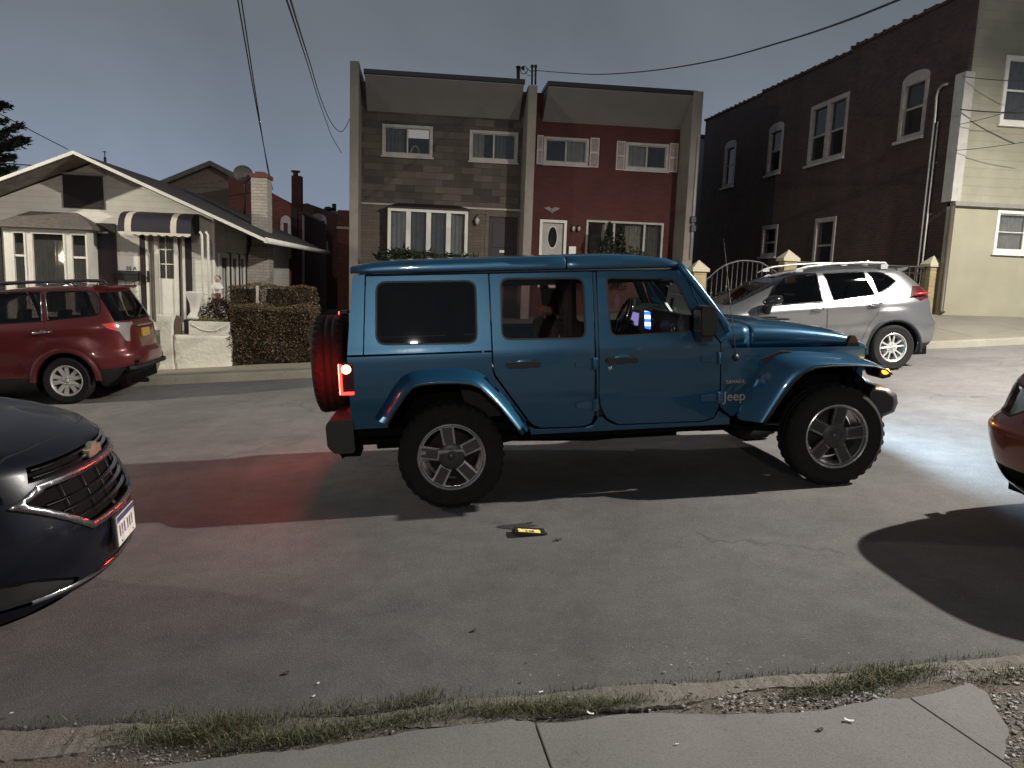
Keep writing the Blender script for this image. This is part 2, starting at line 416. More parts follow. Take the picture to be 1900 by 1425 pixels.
# near side: crumbling kerb, a strip of dirt and stones, the pavement slabs
def off(pts, d): return [(p[0], p[1]-d) for p in pts]
def fine_edge(pts, n=10, j=.012):
    out = []
    for a, b in zip(pts[:-1], pts[1:]):
        for i in range(n): out.append((lerp(a[0], b[0], i/n), lerp(a[1], b[1], i/n)+rnd.uniform(-j, j)))
    return out+[pts[-1]]
e_in = [(-9, near_e[0].y-.05)]+[(p.x, p.y) for p in near_e]+[(9, near_e[-1].y+.1)]
kf = fine_edge(e_in, 26, .006)
kt = [(x, y-.02) for x, y in kf]; kb = []
for x, y in kf:
    wdt = .15+.035*math.sin(x*3.1)+.02*math.sin(x*7.7)+rnd.uniform(-.006, .006)
    kb.append((x, y-wdt))
ck = MB(); hgt = [.022+.010*math.sin(x*2.3)+.006*math.sin(x*9.1)+rnd.uniform(-.0025, .0025) for x, y in kf]
ck.grid([[Vector((x, y+.004, gz(x, y)-.02)) for x, y in kf], [Vector((x, y, gz(x, y)+h)) for (x, y), h in zip(kt, hgt)], [Vector((x, y, gz(x, y)+h*.85+rnd.uniform(-.002, .002))) for (x, y), h in zip(kb, hgt)], [Vector((x, y-.01, gz(x, y)-.03)) for x, y in kb]], smooth=False)
struct(ck.build('near_curb', M_CURB))
ve = [(-9, e_in[0][1])]
struct(sheet('verge', [(x, y-.05) for x, y in e_in]+[(9, -8), (-9, -8)], .012, M_DIRT))
# pavement edge in the photo's pixels, taken to the street plane
HW = .045
sw_px = [(-60, 1452), (200, 1440), (330, 1418), (445, 1400), (565, 1390), (665, 1372), (810, 1350), (950, 1335), (1035, 1340), (1185, 1322), (1375, 1325), (1500, 1320), (1635, 1296), (1700, 1275), (1800, 1267), (1832, 1285), (1850, 1320), (1872, 1352), (1862, 1410)]
sw = [(lambda p: (p.x, p.y))(G(*q, HW)) for q in sw_px]
def slab(name, poly):
    mb = MB(); n_ = len(poly)
    tris = tessellate_polygon([[Vector((x, y, 0)) for x, y in poly]])
    mb.add([(x, y, gz(x, y)+HW) for x, y in poly]+[(x, y, gz(x, y)-.05) for x, y in poly], [tuple(t) for t in tris]+[(i, (i+1) % n_, (i+1) % n_+n_, i+n_) for i in range(n_)])
    return struct(add_bevel(mb.build(name, M_WALK), .009, 3))
def cut(px_a, px_b):
    a, b = G(*px_a, HW), G(*px_b, HW); d = (b-a).normalized(); return (a.x, a.y), (a.x+d.x*8, a.y+d.y*8), (d.x, d.y)
ja, ja2, jd = cut((992, 1340), (1022, 1425)); jb, jb2, jd2 = cut((1690, 1296), (1856, 1408))
def at_x(i0, i1, t): return (lerp(sw[i0][0], sw[i1][0], t), lerp(sw[i0][1], sw[i1][1], t))
fe = lambda pts: fine_edge(pts, 5, .007)
gap = .0035
s1 = [(-9, sw[0][1]-.3)]+fe(sw[:8]+[(ja[0]-gap, ja[1])])+[(ja2[0]-gap, ja2[1]), (-9, ja2[1])]
s2 = [(ja[0]+gap, ja[1])]+fe(sw[8:13]+[(jb[0]-gap, jb[1]+.004)])+[(jb2[0]-gap, jb2[1]), (ja2[0]+gap, ja2[1])]
slab('sidewalk', s1); slab('sidewalk', s2)
tail = fe([(jb[0]+gap, jb[1])]+sw[14:])
s3 = tail+[(jb[0]+gap+jd2[0]*.95, jb[1]+jd2[1]*.95)]
slab('sidewalk', s3)

# ---- grass in the verge and along the kerb: tufts of blades
def grass_mat():
    t = NT('grass'); oi = t.n('ShaderNodeNewGeometry')
    c = t.ramp(oi.outputs['Random Per Island'], [(0, (.035, .042, .018)), (.5, (.055, .068, .030)), (.8, (.11, .10, .055)), (1, (.20, .17, .11))])
    t.set(base=c, rough=.6, spec=.3); return t.m
gr = MB()
def blade(x, y, h0, L, lean, az, wd):
    b = Vector((x, y, gz(x, y)+h0)); dr = Vector((math.cos(az), math.sin(az), 0)); sd = Vector((-dr.y, dr.x, 0))*wd
    m1 = b+dr*L*lean*.35+Vector((0, 0, L*.6)); tip = b+dr*L*lean+Vector((0, 0, L*(1-.25*lean)))
    gr.add([b-sd, b+sd, m1+sd*.8, m1-sd*.8, tip], [(0, 1, 2, 3), (3, 2, 4)])
def tuft(px, py, spread, n, L, h0=.02):
    c = G(px, py)
    for _ in range(n):
        a = rnd.gauss(0, 1)*spread; b = rnd.gauss(0, .5)*spread*.55
        blade(c.x+a, c.y+b, h0, L*rnd.uniform(.2, .95)**1.3, rnd.uniform(.3, 1.6), rnd.uniform(0, 2*PI), rnd.uniform(.0008, .0018))
for px, py, sp, n, L in [(385, 1372, .13, 800, .085), (430, 1350, .10, 420, .07), (330, 1376, .12, 350, .05), (470, 1388, .10, 420, .06), (545, 1380, .10, 420, .055), (610, 1368, .10, 400, .05), (680, 1352, .10, 300, .045), (230, 1370, .10, 180, .04),
                         (590, 1330, .10, 200, .05), (680, 1322, .1, 200, .05), (770, 1312, .09, 240, .05), (800, 1300, .06, 160, .05), (760, 1345, .08, 260, .04), (840, 1332, .10, 380, .05), (915, 1330, .10, 480, .055), (985, 1328, .10, 560, .06), (1060, 1324, .10, 560, .06), (1130, 1318, .08, 420, .055), (1170, 1315, .05, 200, .05),
                         (1265, 1312, .06, 90, .035), (1520, 1292, .09, 380, .045), (1580, 1283, .10, 520, .055), (1640, 1268, .10, 520, .06), (1690, 1256, .09, 360, .05), (1625, 1252, .05, 200, .045), (1480, 1298, .06, 120, .04), (1870, 1262, .12, 260, .05), (1830, 1268, .06, 90, .035), (290, 1335, .1, 140, .045), (100, 1348, .08, 60, .05)]:
    tuft(px, py, sp, n, L)
for _ in range(900):                     # thin growth in the gutter
    x = rnd.uniform(-1.9, 2.6); y0 = [b for b in e_in]
    for (xa, ya), (xb, yb) in zip(e_in[:-1], e_in[1:]):
        if xa <= x <= xb: y = lerp(ya, yb, (x-xa)/(xb-xa)); break
    blade(x, y+abs(rnd.gauss(0, .02)), .0, rnd.uniform(.012, .045), rnd.uniform(.2, 1.1), rnd.uniform(0, 6.3), .0012)
o = gr.build('grass', grass_mat(), fix=False); o['kind'] = 'stuff'
tag(o, 'scruffy green grass growing in the broken strip between kerb and pavement', 'grass')

# ---- stones and broken concrete crumbs
def pebble(mb, c, r):
    q = Matrix.Rotation(rnd.uniform(0, 6.3), 3, 'Z') @ Matrix.Diagonal((rnd.uniform(.7, 1.4), rnd.uniform(.5, 1.1), rnd.uniform(.2, .6)))
    bm = bmesh.new(); bmesh.ops.create_icosphere(bm, subdivisions=1, radius=r)
    vs = [c+q @ (v.co*rnd.uniform(.5, 1.25)) for v in bm.verts]; fs = [tuple(v.index for v in f.verts) for f in bm.faces]; bm.free(); mb.add(vs, fs)
def stone_mat():
    t = NT('stones'); gi = t.n('ShaderNodeNewGeometry')
    t.set(base=t.ramp(gi.outputs['Random Per Island'], [(0, (.07, .062, .056)), (.35, (.18, .17, .155)), (.75, (.31, .30, .28)), (.95, (.42, .41, .40)), (1, (.16, .08, .06))]), rough=.9); t.bump(t.noise(120, 3), .003); return t.m
st = MB()
def strew(px0, px1, py0, py1, n, r0, r1, h=.014, fn=None):
    for _ in range(n):
        u = rnd.random(); px = lerp(px0, px1, u); py = lerp(py0, py1, rnd.random()) if fn is None else fn(u)+rnd.gauss(0, 1)*(py1-py0)/2
        c = G(px, py); r = lerp(r0, r1, rnd.random()**2.5); c.z += h+r*.15; pebble(st, c, r)
strew(1330, 1640, 1300, 1322, 900, .0015, .010, .02, lambda u: lerp(1316, 1297, u))
strew(1180, 1360, 1312, 1322, 90, .002, .010, .018, lambda u: lerp(1320, 1318, u))
strew(1835, 1905, 1290, 1425, 700, .002, .012)
strew(1760, 1905, 1245, 1275, 120, .003, .014)
strew(1560, 1660, 1288, 1302, 140, .002, .008, .02, lambda u: lerp(1300, 1290, u))
strew(160, 470, 1388, 1425, 420, .0015, .008)
strew(600, 1000, 1318, 1345, 120, .002, .010, .018, lambda u: lerp(1360, 1318, u))
strew(900, 1600, 1262, 1310, 160, .002, .010, .03, lambda u: lerp(1312, 1256, u))
strew(1150, 1330, 1190, 1245, 110, .0015, .006, .001)
strew(300, 1900, 1000, 1240, 260, .0012, .0045, .001)
strew(0, 400, 1330, 1370, 60, .002, .009, .02)
o = st.build('gravel', stone_mat(), fix=False); o['kind'] = 'stuff'
tag(o, 'pale crumbs of broken concrete and small stones along the kerb', 'gravel')

# ---- litter, each piece its own
M_PAPER = plain('paper', (.75, .74, .7), .8); M_LEAF = plain('dead_leaf', (.06, .042, .028), .7, bump=.004)
def flake(name, px, py, L, W, mat, label, cat, h=.003, rz=0, curl=.3):
    c = G(px, py, h); mb = MB(); n_ = 6; rows = []
    for i in range(n_+1):
        u = i/n_-.5; hw = W*.5*math.sqrt(max(.02, 1-(2*u)**2)) if mat is M_LEAF else W*.5*rnd.uniform(.7, 1)
        rows.append([Vector((u*L, v*hw, curl*L*(u*u+.6*v*v*.2)+.002*rnd.random())) for v in (-1, -.3, .4, 1)])
    mb.grid(rows); R = Matrix.Translation(c) @ Matrix.Rotation(rz, 4, 'Z'); me = mb.mesh(); me.transform(R)
    o = link_mesh(name, me, mat); sol = o.modifiers.new('thick', 'SOLIDIFY'); sol.thickness = .0015
    return tag(o, label, cat)
flake('leaf', 1522, 1354, .030, .016, M_LEAF, 'small dark dead leaf lying flat on the near pavement slab', 'leaf', HW+.003, .2)
flake('paper_scrap', 1575, 1338, .034, .014, M_PAPER, 'crumpled white scrap on the pavement slab right of the dead leaf', 'litter', HW+.003, -.5, .5)
flake('cigarette_butt', 1256, 1381, .014, .006, M_PAPER, 'tiny white butt in the middle of the near pavement slab', 'litter', HW+.003, .1)
flake('paper_scrap', 1003, 1284, .022, .008, M_PAPER, 'thin white scrap at the foot of the kerb in the gutter', 'litter', .004, .3)
flake('paper_scrap', 1423, 882, .05, .03, M_PAPER, 'white scrap lying in the shadow behind the front wheel of the blue off-roader', 'litter', .004, -.1)
flake('paper_scrap', 1095, 1325, .03, .012, M_PAPER, 'white scrap caught in the kerbside grass', 'litter', .05, -.6, .5)
flake('leaf', 1036, 1002, .05, .03, M_LEAF, 'dark clump of debris on the road right of the yellow tag', 'debris', .004, .2, .5)
flake('leaf', 532, 1249, .03, .025, M_LEAF, 'dark brown leaf on the asphalt toward the near kerb', 'leaf', .004, .6, .5)
flake('leaf', 880, 1170, .03, .022, M_LEAF, 'dark leaf on the asphalt below the yellow tag', 'leaf', .004, .6, .5)
for px, py in ((582, 1292), (590, 1268)): flake('paper_scrap', px, py, .016, .008, M_PAPER, 'tiny pale scrap on the asphalt near the kerb grass', 'litter', .004, .9).__setitem__('group', 'tiny scraps on the asphalt by the kerb')

# the little yellow tag in a black frame, broken loose on the road
c = G(982, 990, .0)
SCL = 1.28
tg = thing('road_marker', 'small yellow tag in a black frame lying on the asphalt before the off-roader', 'marker', (c.x, c.y, c.z), rot=Matrix(((1, 0, GX), (0, 1, GY), (-GX, -GY, 1))).to_euler())
fr_ = MB(); fr_.prism(rrect(-.082, .082, -.038, .038, .006), 0, .018, 'z', [rrect(-.062, .062, -.026, .026, .003)]); fr_.box(-.07, .07, -.03, .03, .001, .006)
fr_.box(.082, .092, -.03, .0, .0, .014); fr_.box(-.092, -.082, -.02, .02, 0, .012)
fr_.build('frame', plain('black_plastic', (.015, .014, .014), .5), tg, .0015)
pl = MB(); pl.box(-.0615, .0615, -.0255, .0255, .006, .0135); pl.build('plate', plain('tag_yellow', (.78, .62, .22), .5, var=.2, scale=60), tg)
me = text_mesh('248', .034, .0006); me.transform(Matrix.Translation((0, -.012, .0142))); link_mesh('lettering', me, plain('tag_ink', (.09, .06, .01), .6), tg, False)
br = MB(); br.box(-.05, .07, .040, .052, .0, .012); br.build('broken_edge', MATS['tag_yellow'], tg); tg.scale = (SCL, SCL*1.25, SCL)
# the dark tar smear beside it
tp = [G(x, y) for x, y in ((920, 979), (925, 975.5), (950, 973.5), (975, 971), (988, 968.5), (990, 970), (978, 973), (998, 975.5), (985, 978), (962, 985), (945, 982))]
struct(sheet('road_tar_stain', [(p.x, p.y) for p in tp], .004, plain('tar', (.03, .024, .024), .7, bump=.004)))

# ================================================================ sky
W = bpy.data.worlds.new('World'); SC.world = W; W.use_nodes = True
wt = W.node_tree; bg = wt.nodes['Background']
tc = wt.nodes.new('ShaderNodeTexCoord'); sp = wt.nodes.new('ShaderNodeSeparateXYZ'); wt.links.new(tc.outputs['Generated'], sp.inputs[0])
rp = wt.nodes.new('ShaderNodeValToRGB'); wt.links.new(sp.outputs[2], rp.inputs[0])
E_ = rp.color_ramp.elements
SKY_STOPS = [(0.0, (.225, .280, .380)), (.10, (.195, .236, .305)), (.26, (.130, .150, .176)), (.42, (.098, .110, .126)), (.8, (.07, .08, .092))]
while len(E_) < len(SKY_STOPS): E_.new(.5)
for e, (p, c) in zip(E_, SKY_STOPS): e.position = p; e.color = (*c, 1)
nz = wt.nodes.new('ShaderNodeTexNoise'); nz.inputs['Scale'].default_value = 2.4; nz.inputs['Detail'].default_value = 7; nz.inputs['Distortion'].default_value = .6; wt.links.new(tc.outputs['Generated'], nz.inputs['Vector'])
nr = wt.nodes.new('ShaderNodeValToRGB'); wt.links.new(nz.outputs[0], nr.inputs[0]); nr.color_ramp.elements[0].position = .3; nr.color_ramp.elements[0].color = (.84, .845, .855, 1); nr.color_ramp.elements[1].position = .7; nr.color_ramp.elements[1].color = (1.15, 1.14, 1.13, 1)
mx = wt.nodes.new('ShaderNodeMix'); mx.data_type = 'RGBA'; mx.blend_type = 'MULTIPLY'; mx.inputs[0].default_value = 1; wt.links.new(rp.outputs[0], mx.inputs[6]); wt.links.new(nr.outputs[0], mx.inputs[7])
wt.links.new(mx.outputs[2], bg.inputs['Color']); bg.inputs['Strength'].default_value = 1.15
# ================================================================ houses, walls, plants
def R(Y, x0, y0, x1, y1):
    """pixel box on the wall at depth Y -> X0, X1, Z0, Z1"""
    ym, xm = (y0+y1)/2, (x0+x1)/2
    return PY(Y, x0, ym).x, PY(Y, x1, ym).x, PY(Y, xm, y1).z, PY(Y, xm, y0).z
def rect(x0, x1, z0, z1): return [(x0, z0), (x1, z0), (x1, z1), (x0, z1)]
M_WHITE = plain('white_trim', (.68, .66, .60), .55, var=.1, scale=3)
M_DULLWHITE = plain('aged_white_trim', (.36, .335, .31), .6, var=.15, scale=3)
M_HGLASS = glass('house_glass', (.86, .88, .88), .9, .015, 1.45, .04)
M_CURTB = plain('lit_curtain_cloth', (.72, .68, .60), .9, var=.12)
M_CURT = plain('curtain_cloth', (.24, .215, .195), .9, var=.15)
M_DARKWOOD = plain('dark_maroon_paint', (.014, .006, .008), .55, var=.2)
M_BLACK = plain('black_paint', (.012, .012, .014), .45, var=.2)
M_IRON = plain('wrought_iron', (.06, .056, .052), .5, metal=.3)
M_ROOF = plain('roof_shingle', (.055, .048, .045), .9, var=.3, scale=14, bump=.01, bscale=30)
M_INNER = plain('room_inside', (.16, .145, .125), .95)
M_DARKCLOTH = plain('dark_curtain', (.10, .085, .08), .9, var=.2)

def ring(mb, r, fw, y0, y1):
    x0, x1, z0, z1 = r
    mb.prism(rect(x0, x1, z0, z1), y0, y1, 'y', [rect(x0+fw, x1-fw, z0+fw, z1-fw)])
def drape(parent, x0, x1, z0, z1, Y, mat, folds=9, amp=.025, name='curtain', zslope=0):
    mb = MB(); n_ = folds*6
    top = [Vector((lerp(x0, x1, i/n_), Y+amp*math.sin(i/n_*folds*2*PI)+.4*amp*math.sin(i*1.7), z1)) for i in range(n_+1)]
    bot = [Vector((p.x, p.y+.3*amp*math.sin(i*.9), z0+zslope*(i/n_))) for i, p in enumerate(top)]
    mb.grid([top, bot]); return mb.build(name, mat, parent, fix=False)
def window(parent, r, Y, fw=.07, split=('v', [.5]), trim=M_WHITE, sill=True, curtain=None, proud=.04, name='window', pane=M_HGLASS, bars=()):
    """frame ring proud of the wall, inner sashes, one pane, a sill; X-Z plane at depth Y"""
    x0, x1, z0, z1 = r
    f = MB(); ring(f, r, fw, Y-proud, Y+.07)
    i0, i1, j0, j1 = x0+fw, x1-fw, z0+fw, z1-fw; sw = .025
    ring(f, (i0+.002, i1-.002, j0+.002, j1-.002), sw, Y+.01, Y+.05)
    kind, ts = split
    for t in ts:
        if kind == 'v': xm = lerp(i0, i1, t); f.box(xm-.025, xm+.025, Y+.004, Y+.056, j0+.02, j1-.02)
        else: zm = lerp(j0, j1, t); f.box(i0+.02, i1-.02, Y+.004, Y+.056, zm-.022, zm+.022)
    for kind, t in bars:
        if kind == 'v': xm = lerp(i0, i1, t); f.box(xm-.009, xm+.009, Y+.02, Y+.04, j0+.02, j1-.02)
        else: zm = lerp(j0, j1, t); f.box(i0+.02, i1-.02, Y+.018, Y+.042, zm-.009, zm+.009)
    fo = f.build(name, trim, parent, .004)
    p = MB(); p.box(i0+.004, i1-.004, Y+.028, Y+.034, j0+.004, j1-.004); p.build('pane', pane, fo)
    if sill:
        s = MB(); s.box(x0-.04, x1+.04, Y-proud-.04, Y+.0, z0-.055, z0-.003); s.build('sill', trim, fo, .005)
    if curtain:
        for (a, b, mt) in curtain: drape(fo, lerp(i0, i1, a)+.002, lerp(i0, i1, b)-.002, j0, j1, Y+.12, mt, max(2, int((b-a)*(i1-i0)/.11)))
    return fo
def hole(r, fw=.07): return rect(r[0]+fw*.5, r[1]-fw*.5, r[2]+fw*.5, r[3]-fw*.5)
def shell_box(mb, x0, x1, y0, y1, z0, z1, t=.15, front=False):
    """side and back walls plus a flat roof; the front is made apart"""
    mb.box(x0, x0+t, y0, y1, z0, z1); mb.box(x1-t, x1, y0, y1, z0, z1); mb.box(x0+t, x1-t, y1-t, y1, z0, z1); mb.box(x0+t, x1-t, y0, y1-t, z1-t, z1-.001)

# ---------------------------------------------------------------- the pair of row houses
YT = 25.0
xA0, xM, xB1 = PY(YT, 655, 300).x, PY(YT, 985, 300).x, PY(YT, 1296, 300).x
zg = gz(3, YT)-.3
M_STONE = brick('patched_stone_facing', (.135, .108, .09), (.042, .036, .034), (.09, .076, .065), .62, .215, .006, .012, .45, .4, bias=-.1)
M_TAN = brick('tan_facing', (.15, .122, .097), (.125, .103, .08), (.10, .083, .065), .4, .1, .005, .004, .25)
M_REDB = brick('red_facing', (.098, .024, .021), (.078, .019, .017), (.085, .032, .028), .21, .07, .006, .005, .3)
M_CANOPY = plain('canopy_panel', (.25, .232, .222), .6, var=.08, scale=1.2)
M_FIN = concrete('fin_stucco', (.28, .25, .22), .3)
wA1 = R(YT, 709, 232.5, 803, 290.5); wA2 = R(YT, 871, 243.5, 961, 300.5)
wB1 = R(YT, 1008, 255.5, 1092, 306); wB2 = R(YT, 1160, 266, 1240, 316.5)
bay = R(YT, 720, 392, 865, 486); dA = R(YT, 905, 402, 960, 505); dB = R(YT, 1000, 408, 1050, 500); pic = R(YT, 1086, 411, 1229, 490)
zLedge = PY(YT, 800, 383).z
zTop = 7.6
def row_house(name, label, x0, x1, wins, mat, low, x_can0, x_can1):
    h = thing(name, label, 'house', ((x0+x1)/2, YT, zg))
    f = MB(); holes_u = [hole(w) for w in wins if w[2] > zLedge]; holes_l = [hole(w, .02) for w in wins if w[2] < zLedge]
    if low:
        f.prism(rect(x0, x1, zLedge, zTop), YT, YT+.2, 'y', holes_u); f.build('upper_wall', mat, h)
        l = MB(); l.prism(rect(x0, x1, zg, zLedge-.002), YT-.03, YT+.2, 'y', holes_l); l.build('lower_wall', low, h)
        g_ = MB(); g_.box(x0, x1, YT-.07, YT-.004, zLedge-.03, zLedge+.03); g_.build('ledge', M_DULLWHITE, h, .006)
    else:
        f.prism(rect(x0, x1, zg, zTop), YT, YT+.2, 'y', holes_u+holes_l); f.build('wall', mat, h)
    s = MB(); s.box(x0, x0+.12, YT+.201, YT+9, zg, zTop-.02); s.box(x1-.12, x1, YT+.201, YT+9, zg, zTop-.02); s.box(x0+.12, x1-.12, YT+8.8, YT+9, zg, zTop-.02); s.box(x0+.12, x1-.12, YT+.201, YT+8.8, zTop-.2, zTop-.03); s.box(x0+.121, x1-.121, YT+.201, YT+8.79, zLedge+.1, zLedge+.3); s.box(x0+.121, x1-.121, YT+3.6, YT+3.7, zg, zLedge); s.box(x0+.121, x1-.121, YT+3.6, YT+3.7, zLedge+.3, zTop-.21)
    s.build('house_body', M_INNER, h)
    # the leaning canopy under the roof edge
    zb, zt, d = 6.72, 7.56, 1.0
    c = MB(); c.prism([(YT-.005, zb), (YT-d, zt), (YT-d, zt+.03), (YT-.005, zt+.03)], x_can0, x_can1, 'x'); c.build('canopy', M_CANOPY, h, .01)
    b = MB(); b.box(x_can0-.03, x_can1+.03, YT-d-.05, YT+.3, zt+.031, zt+.17); b.build('roof_edge', M_BLACK, h, .015)
    return h
hA = row_house('row_house', 'grey stone faced row house with a bay window and dark front door', xA0, xM, [wA1, wA2, dA], M_STONE, M_TAN, PY(YT, 681, 222).x, PY(YT, 963, 222).x)
hB = row_house('row_house', 'red brick row house with pale shutters and an oval glass door', xM+.002, xB1, [wB1, wB2, dB, pic], M_REDB, None, PY(YT, 1006, 235).x, PY(YT, 1268, 240).x)
window(hA, wA1, YT, .09, ('v', [.5]), M_DULLWHITE, curtain=[(0, .42, M_DARKCLOTH)])
lt = MB(); a0, a1, b0, b1 = R(YT+1.6, 757, 240, 796, 257); lt.box(a0, a1, YT+1.55, YT+1.6, b0, b1); lt.build('lit_room_panel', emit('room_glow', (1, .93, .88), .32), hA)
ch = MB(); c0 = PY(YT+.6, 770, 284); ch.tube([c0+Vector((.13*math.cos(a), 0, .22*math.sin(a)+.0)) for a in [PI*i/10 for i in range(11)]], .028, 8); ch.build('chair_back', M_DULLWHITE, hA)
window(hA, wA2, YT, .09, ('v', [.5]), M_DULLWHITE, curtain=[(0.0, .28, M_CURT), (.52, 1, M_DARKCLOTH)])
for w_, cu in ((wB1, [(.5, 1, M_CURT)]), (wB2, [(0, .5, M_CURT)])): window(hB, w_, YT, .085, ('v', [.5]), M_DULLWHITE, curtain=cu)
M_SHUT = plain('shutter_paint', (.42, .36, .34), .6)
for px0, py0, px1, py1 in ((996, 251, 1007, 305), (1094, 256, 1111, 311), (1143, 262, 1159, 316), (1241, 266, 1257, 320)):
    a0, a1, b0, b1 = R(YT, px0, py0, px1, py1); s = MB(); ring(s, (a0, a1, b0, b1), .04, YT-.05, YT-.004); zm = (b0+b1)/2
    s.box(a0+.02, a1-.02, YT-.048, YT-.006, zm-.03, zm+.03)
    z_ = b0+.05
    while z_ < b1-.05:
        s.add([(a0+.03, YT-.008, z_+.05), (a1-.03, YT-.008, z_+.05), (a1-.03, YT-.045, z_), (a0+.03, YT-.045, z_)], [(0, 1, 2, 3)]); z_ += .045
    s.build('shutter', M_SHUT, hB)
# bay window of the grey house
bx0, bx1, bz0, bz1 = bay
xs_ = [PY(YT-.45, x, 430).x for x in (722, 757.5, 795, 832, 865)]
bw = MB()
for i, x in enumerate(xs_):
    w_ = .05 if i in (0, 4) else .075; bw.box(x-w_, x+w_, YT-.45, YT-.33, bz0-.1, bz1)
bw.box(xs_[0]-.05, xs_[-1]+.05, YT-.46, YT-.32, bz1-.07, bz1+.03); bw.box(xs_[0]-.08, xs_[-1]+.08, YT-.5, YT-.31, bz0-.16, bz0-.06)
for x in (xs_[0], xs_[-1]): bw.box(x-.04, x+.04, YT-.33, YT-.04, bz1-.06, bz1+.0); bw.box(x-.04, x+.04, YT-.33, YT-.04, bz0-.16, bz0-.06)
bo = bw.build('bay_window', M_WHITE, hA, .006)
bb = MB(); bb.box(xs_[0]-.05, xs_[-1]+.05, YT-.44, YT-.031, zg, bz0-.161); bb.build('bay_base', M_TAN, hA)
for a, b, cm in zip(xs_[:-1], xs_[1:], (M_CURT, M_DARKCLOTH, M_DARKCLOTH, M_CURT)):
    p = MB(); p.box(a+.05, b-.05, YT-.39, YT-.384, bz0-.06, bz1-.07); p.build('pane', M_HGLASS, bo); drape(bo, a+.02, b-.02, bz0-.06, bz1-.07, YT-.28, cm, 4)
rf = MB(); q = [(xs_[0]-.1, YT-.55), (xs_[-1]+.1, YT-.55), (xs_[-1]+.1, YT-.032), (xs_[0]-.1, YT-.032)]
rf.add([(x, y, bz1+.031) for x, y in q]+[(x, y, bz1+.07) for x, y in q]+[(xs_[0]+.25, YT-.033, bz1+.22), (xs_[-1]-.25, YT-.033, bz1+.22)], [(0, 1, 5, 4), (1, 2, 6, 5), (3, 0, 4, 7), (4, 5, 9, 8), (5, 6, 9), (7, 4, 8), (0, 3, 2, 1), (2, 3, 7, 8, 9, 6)]); rf.build('bay_roof', M_DARKWOOD, hA)
# doors
d = MB(); d.box(dA[0]+.01, dA[1]-.01, YT+.02, YT+.08, zg+.3, dA[3]-.01); d.prism(rect(dA[0]+.14, dA[1]-.14, dA[3]-1.0, dA[3]-.2), YT+.0, YT+.018); do = d.build('door', M_DARKWOOD, hA, .008)
d2 = MB(); c0 = PY(YT, 931, 466); d2.box(c0.x-.08, c0.x+.08, YT-.02, YT-.002, c0.z-.05, c0.z+.03); d2.build('mail_slot', M_WHITE, do, .003)
d3 = MB(); d3.box(dA[0]-.1, dA[0]+.012, YT-.06, YT-.031, zg+.3, dA[3]+.1); d3.box(dA[1]-.012, dA[1]+.1, YT-.06, YT-.031, zg+.3, dA[3]+.1); d3.box(dA[0]+.012, dA[1]-.012, YT-.06, YT-.031, dA[3]-.012, dA[3]+.1); d3.build('door_frame', M_TAN, hA)
d = MB(); ring(d, (dB[0], dB[1], dB[2]-.6, dB[3]), .09, YT-.05, YT+.05); x0, x1 = dB[0]+.09, dB[1]-.09; cz = PY(YT, 1022, 440).z; cx = (x0+x1)/2
ov = [(cx+.15*math.cos(a), cz+.34*math.sin(a)) for a in [2*PI*i/24 for i in range(24)]]
do = d.build('storm_door_frame', M_WHITE, hB, .006)
d = MB(); d.prism(rect(x0+.002, x1-.002, dB[2]-.5, dB[3]-.092), YT+.06, YT+.1, 'y', [ov]); do = d.build('door', M_DULLWHITE, hB)
d = MB(); d.prism(ov, YT+.075, YT+.085); d.build('oval_pane', M_HGLASS, do)
d = MB(); ov2 = [(cx+.17*math.cos(a), cz+.37*math.sin(a)) for a in [2*PI*i/24 for i in range(24)]]; d.prism(ov2, YT+.045, YT+.059, 'y', [ov]); d.build('oval_trim', M_WHITE, do)
f = MB(); px0, px1, pz0, pz1 = pic; ring(f, pic, .07, YT-.05, YT+.06)
for t in (.36, .755): xm = lerp(px0, px1, t); f.box(xm-.035, xm+.035, YT-.02, YT+.05, pz0+.07, pz1-.07)
fo = f.build('picture_window', M_DULLWHITE, hB, .006); p = MB(); p.box(px0+.05, px1-.05, YT+.02, YT+.027, pz0+.05, pz1-.05); p.build('pane', M_HGLASS, fo)
drape(fo, lerp(px0, px1, .52), lerp(px0, px1, .74), pz0, pz1, YT+.2, M_CURT, 6); drape(fo, lerp(px0, px1, .22), lerp(px0, px1, .30), pz0, pz1, YT+.2, M_CURT, 3); drape(fo, lerp(px0, px1, .76), lerp(px0, px1, .99), pz0, pz1, YT+.2, M_DARKCLOTH, 6)
s = MB(); s.box(px0-.05, px1+.05, YT-.1, YT-.004, pz0-.07, pz0-.003); s.build('sill', M_DULLWHITE, fo)
# the party-wall fins
def fin(par, xa, xb, y0, ztop, back=None):
    m_ = MB(); m_.prism([(YT+9.05, zg), (YT+9.05, ztop-.05), (y0+.5, ztop-.05), (y0+.4, ztop), (y0, ztop), (y0, zg)], xa, xb, 'x'); return m_.build('party_wall_fin', M_FIN, par, .012)
YFN = YT-1.08
fin(hA, PY(YFN, 648.5, 300).x, PY(YFN, 665, 300).x, YFN, PY(YFN, 657, 113).z)
fin(hB, PY(YFN, 976, 300).x, PY(YFN, 992, 300).x, YFN, PY(YFN, 990, 158).z)
fin(hB, PY(YFN, 1279, 300).x, PY(YFN, 1297, 300).x, YFN, PY(YFN, 1297, 169).z)
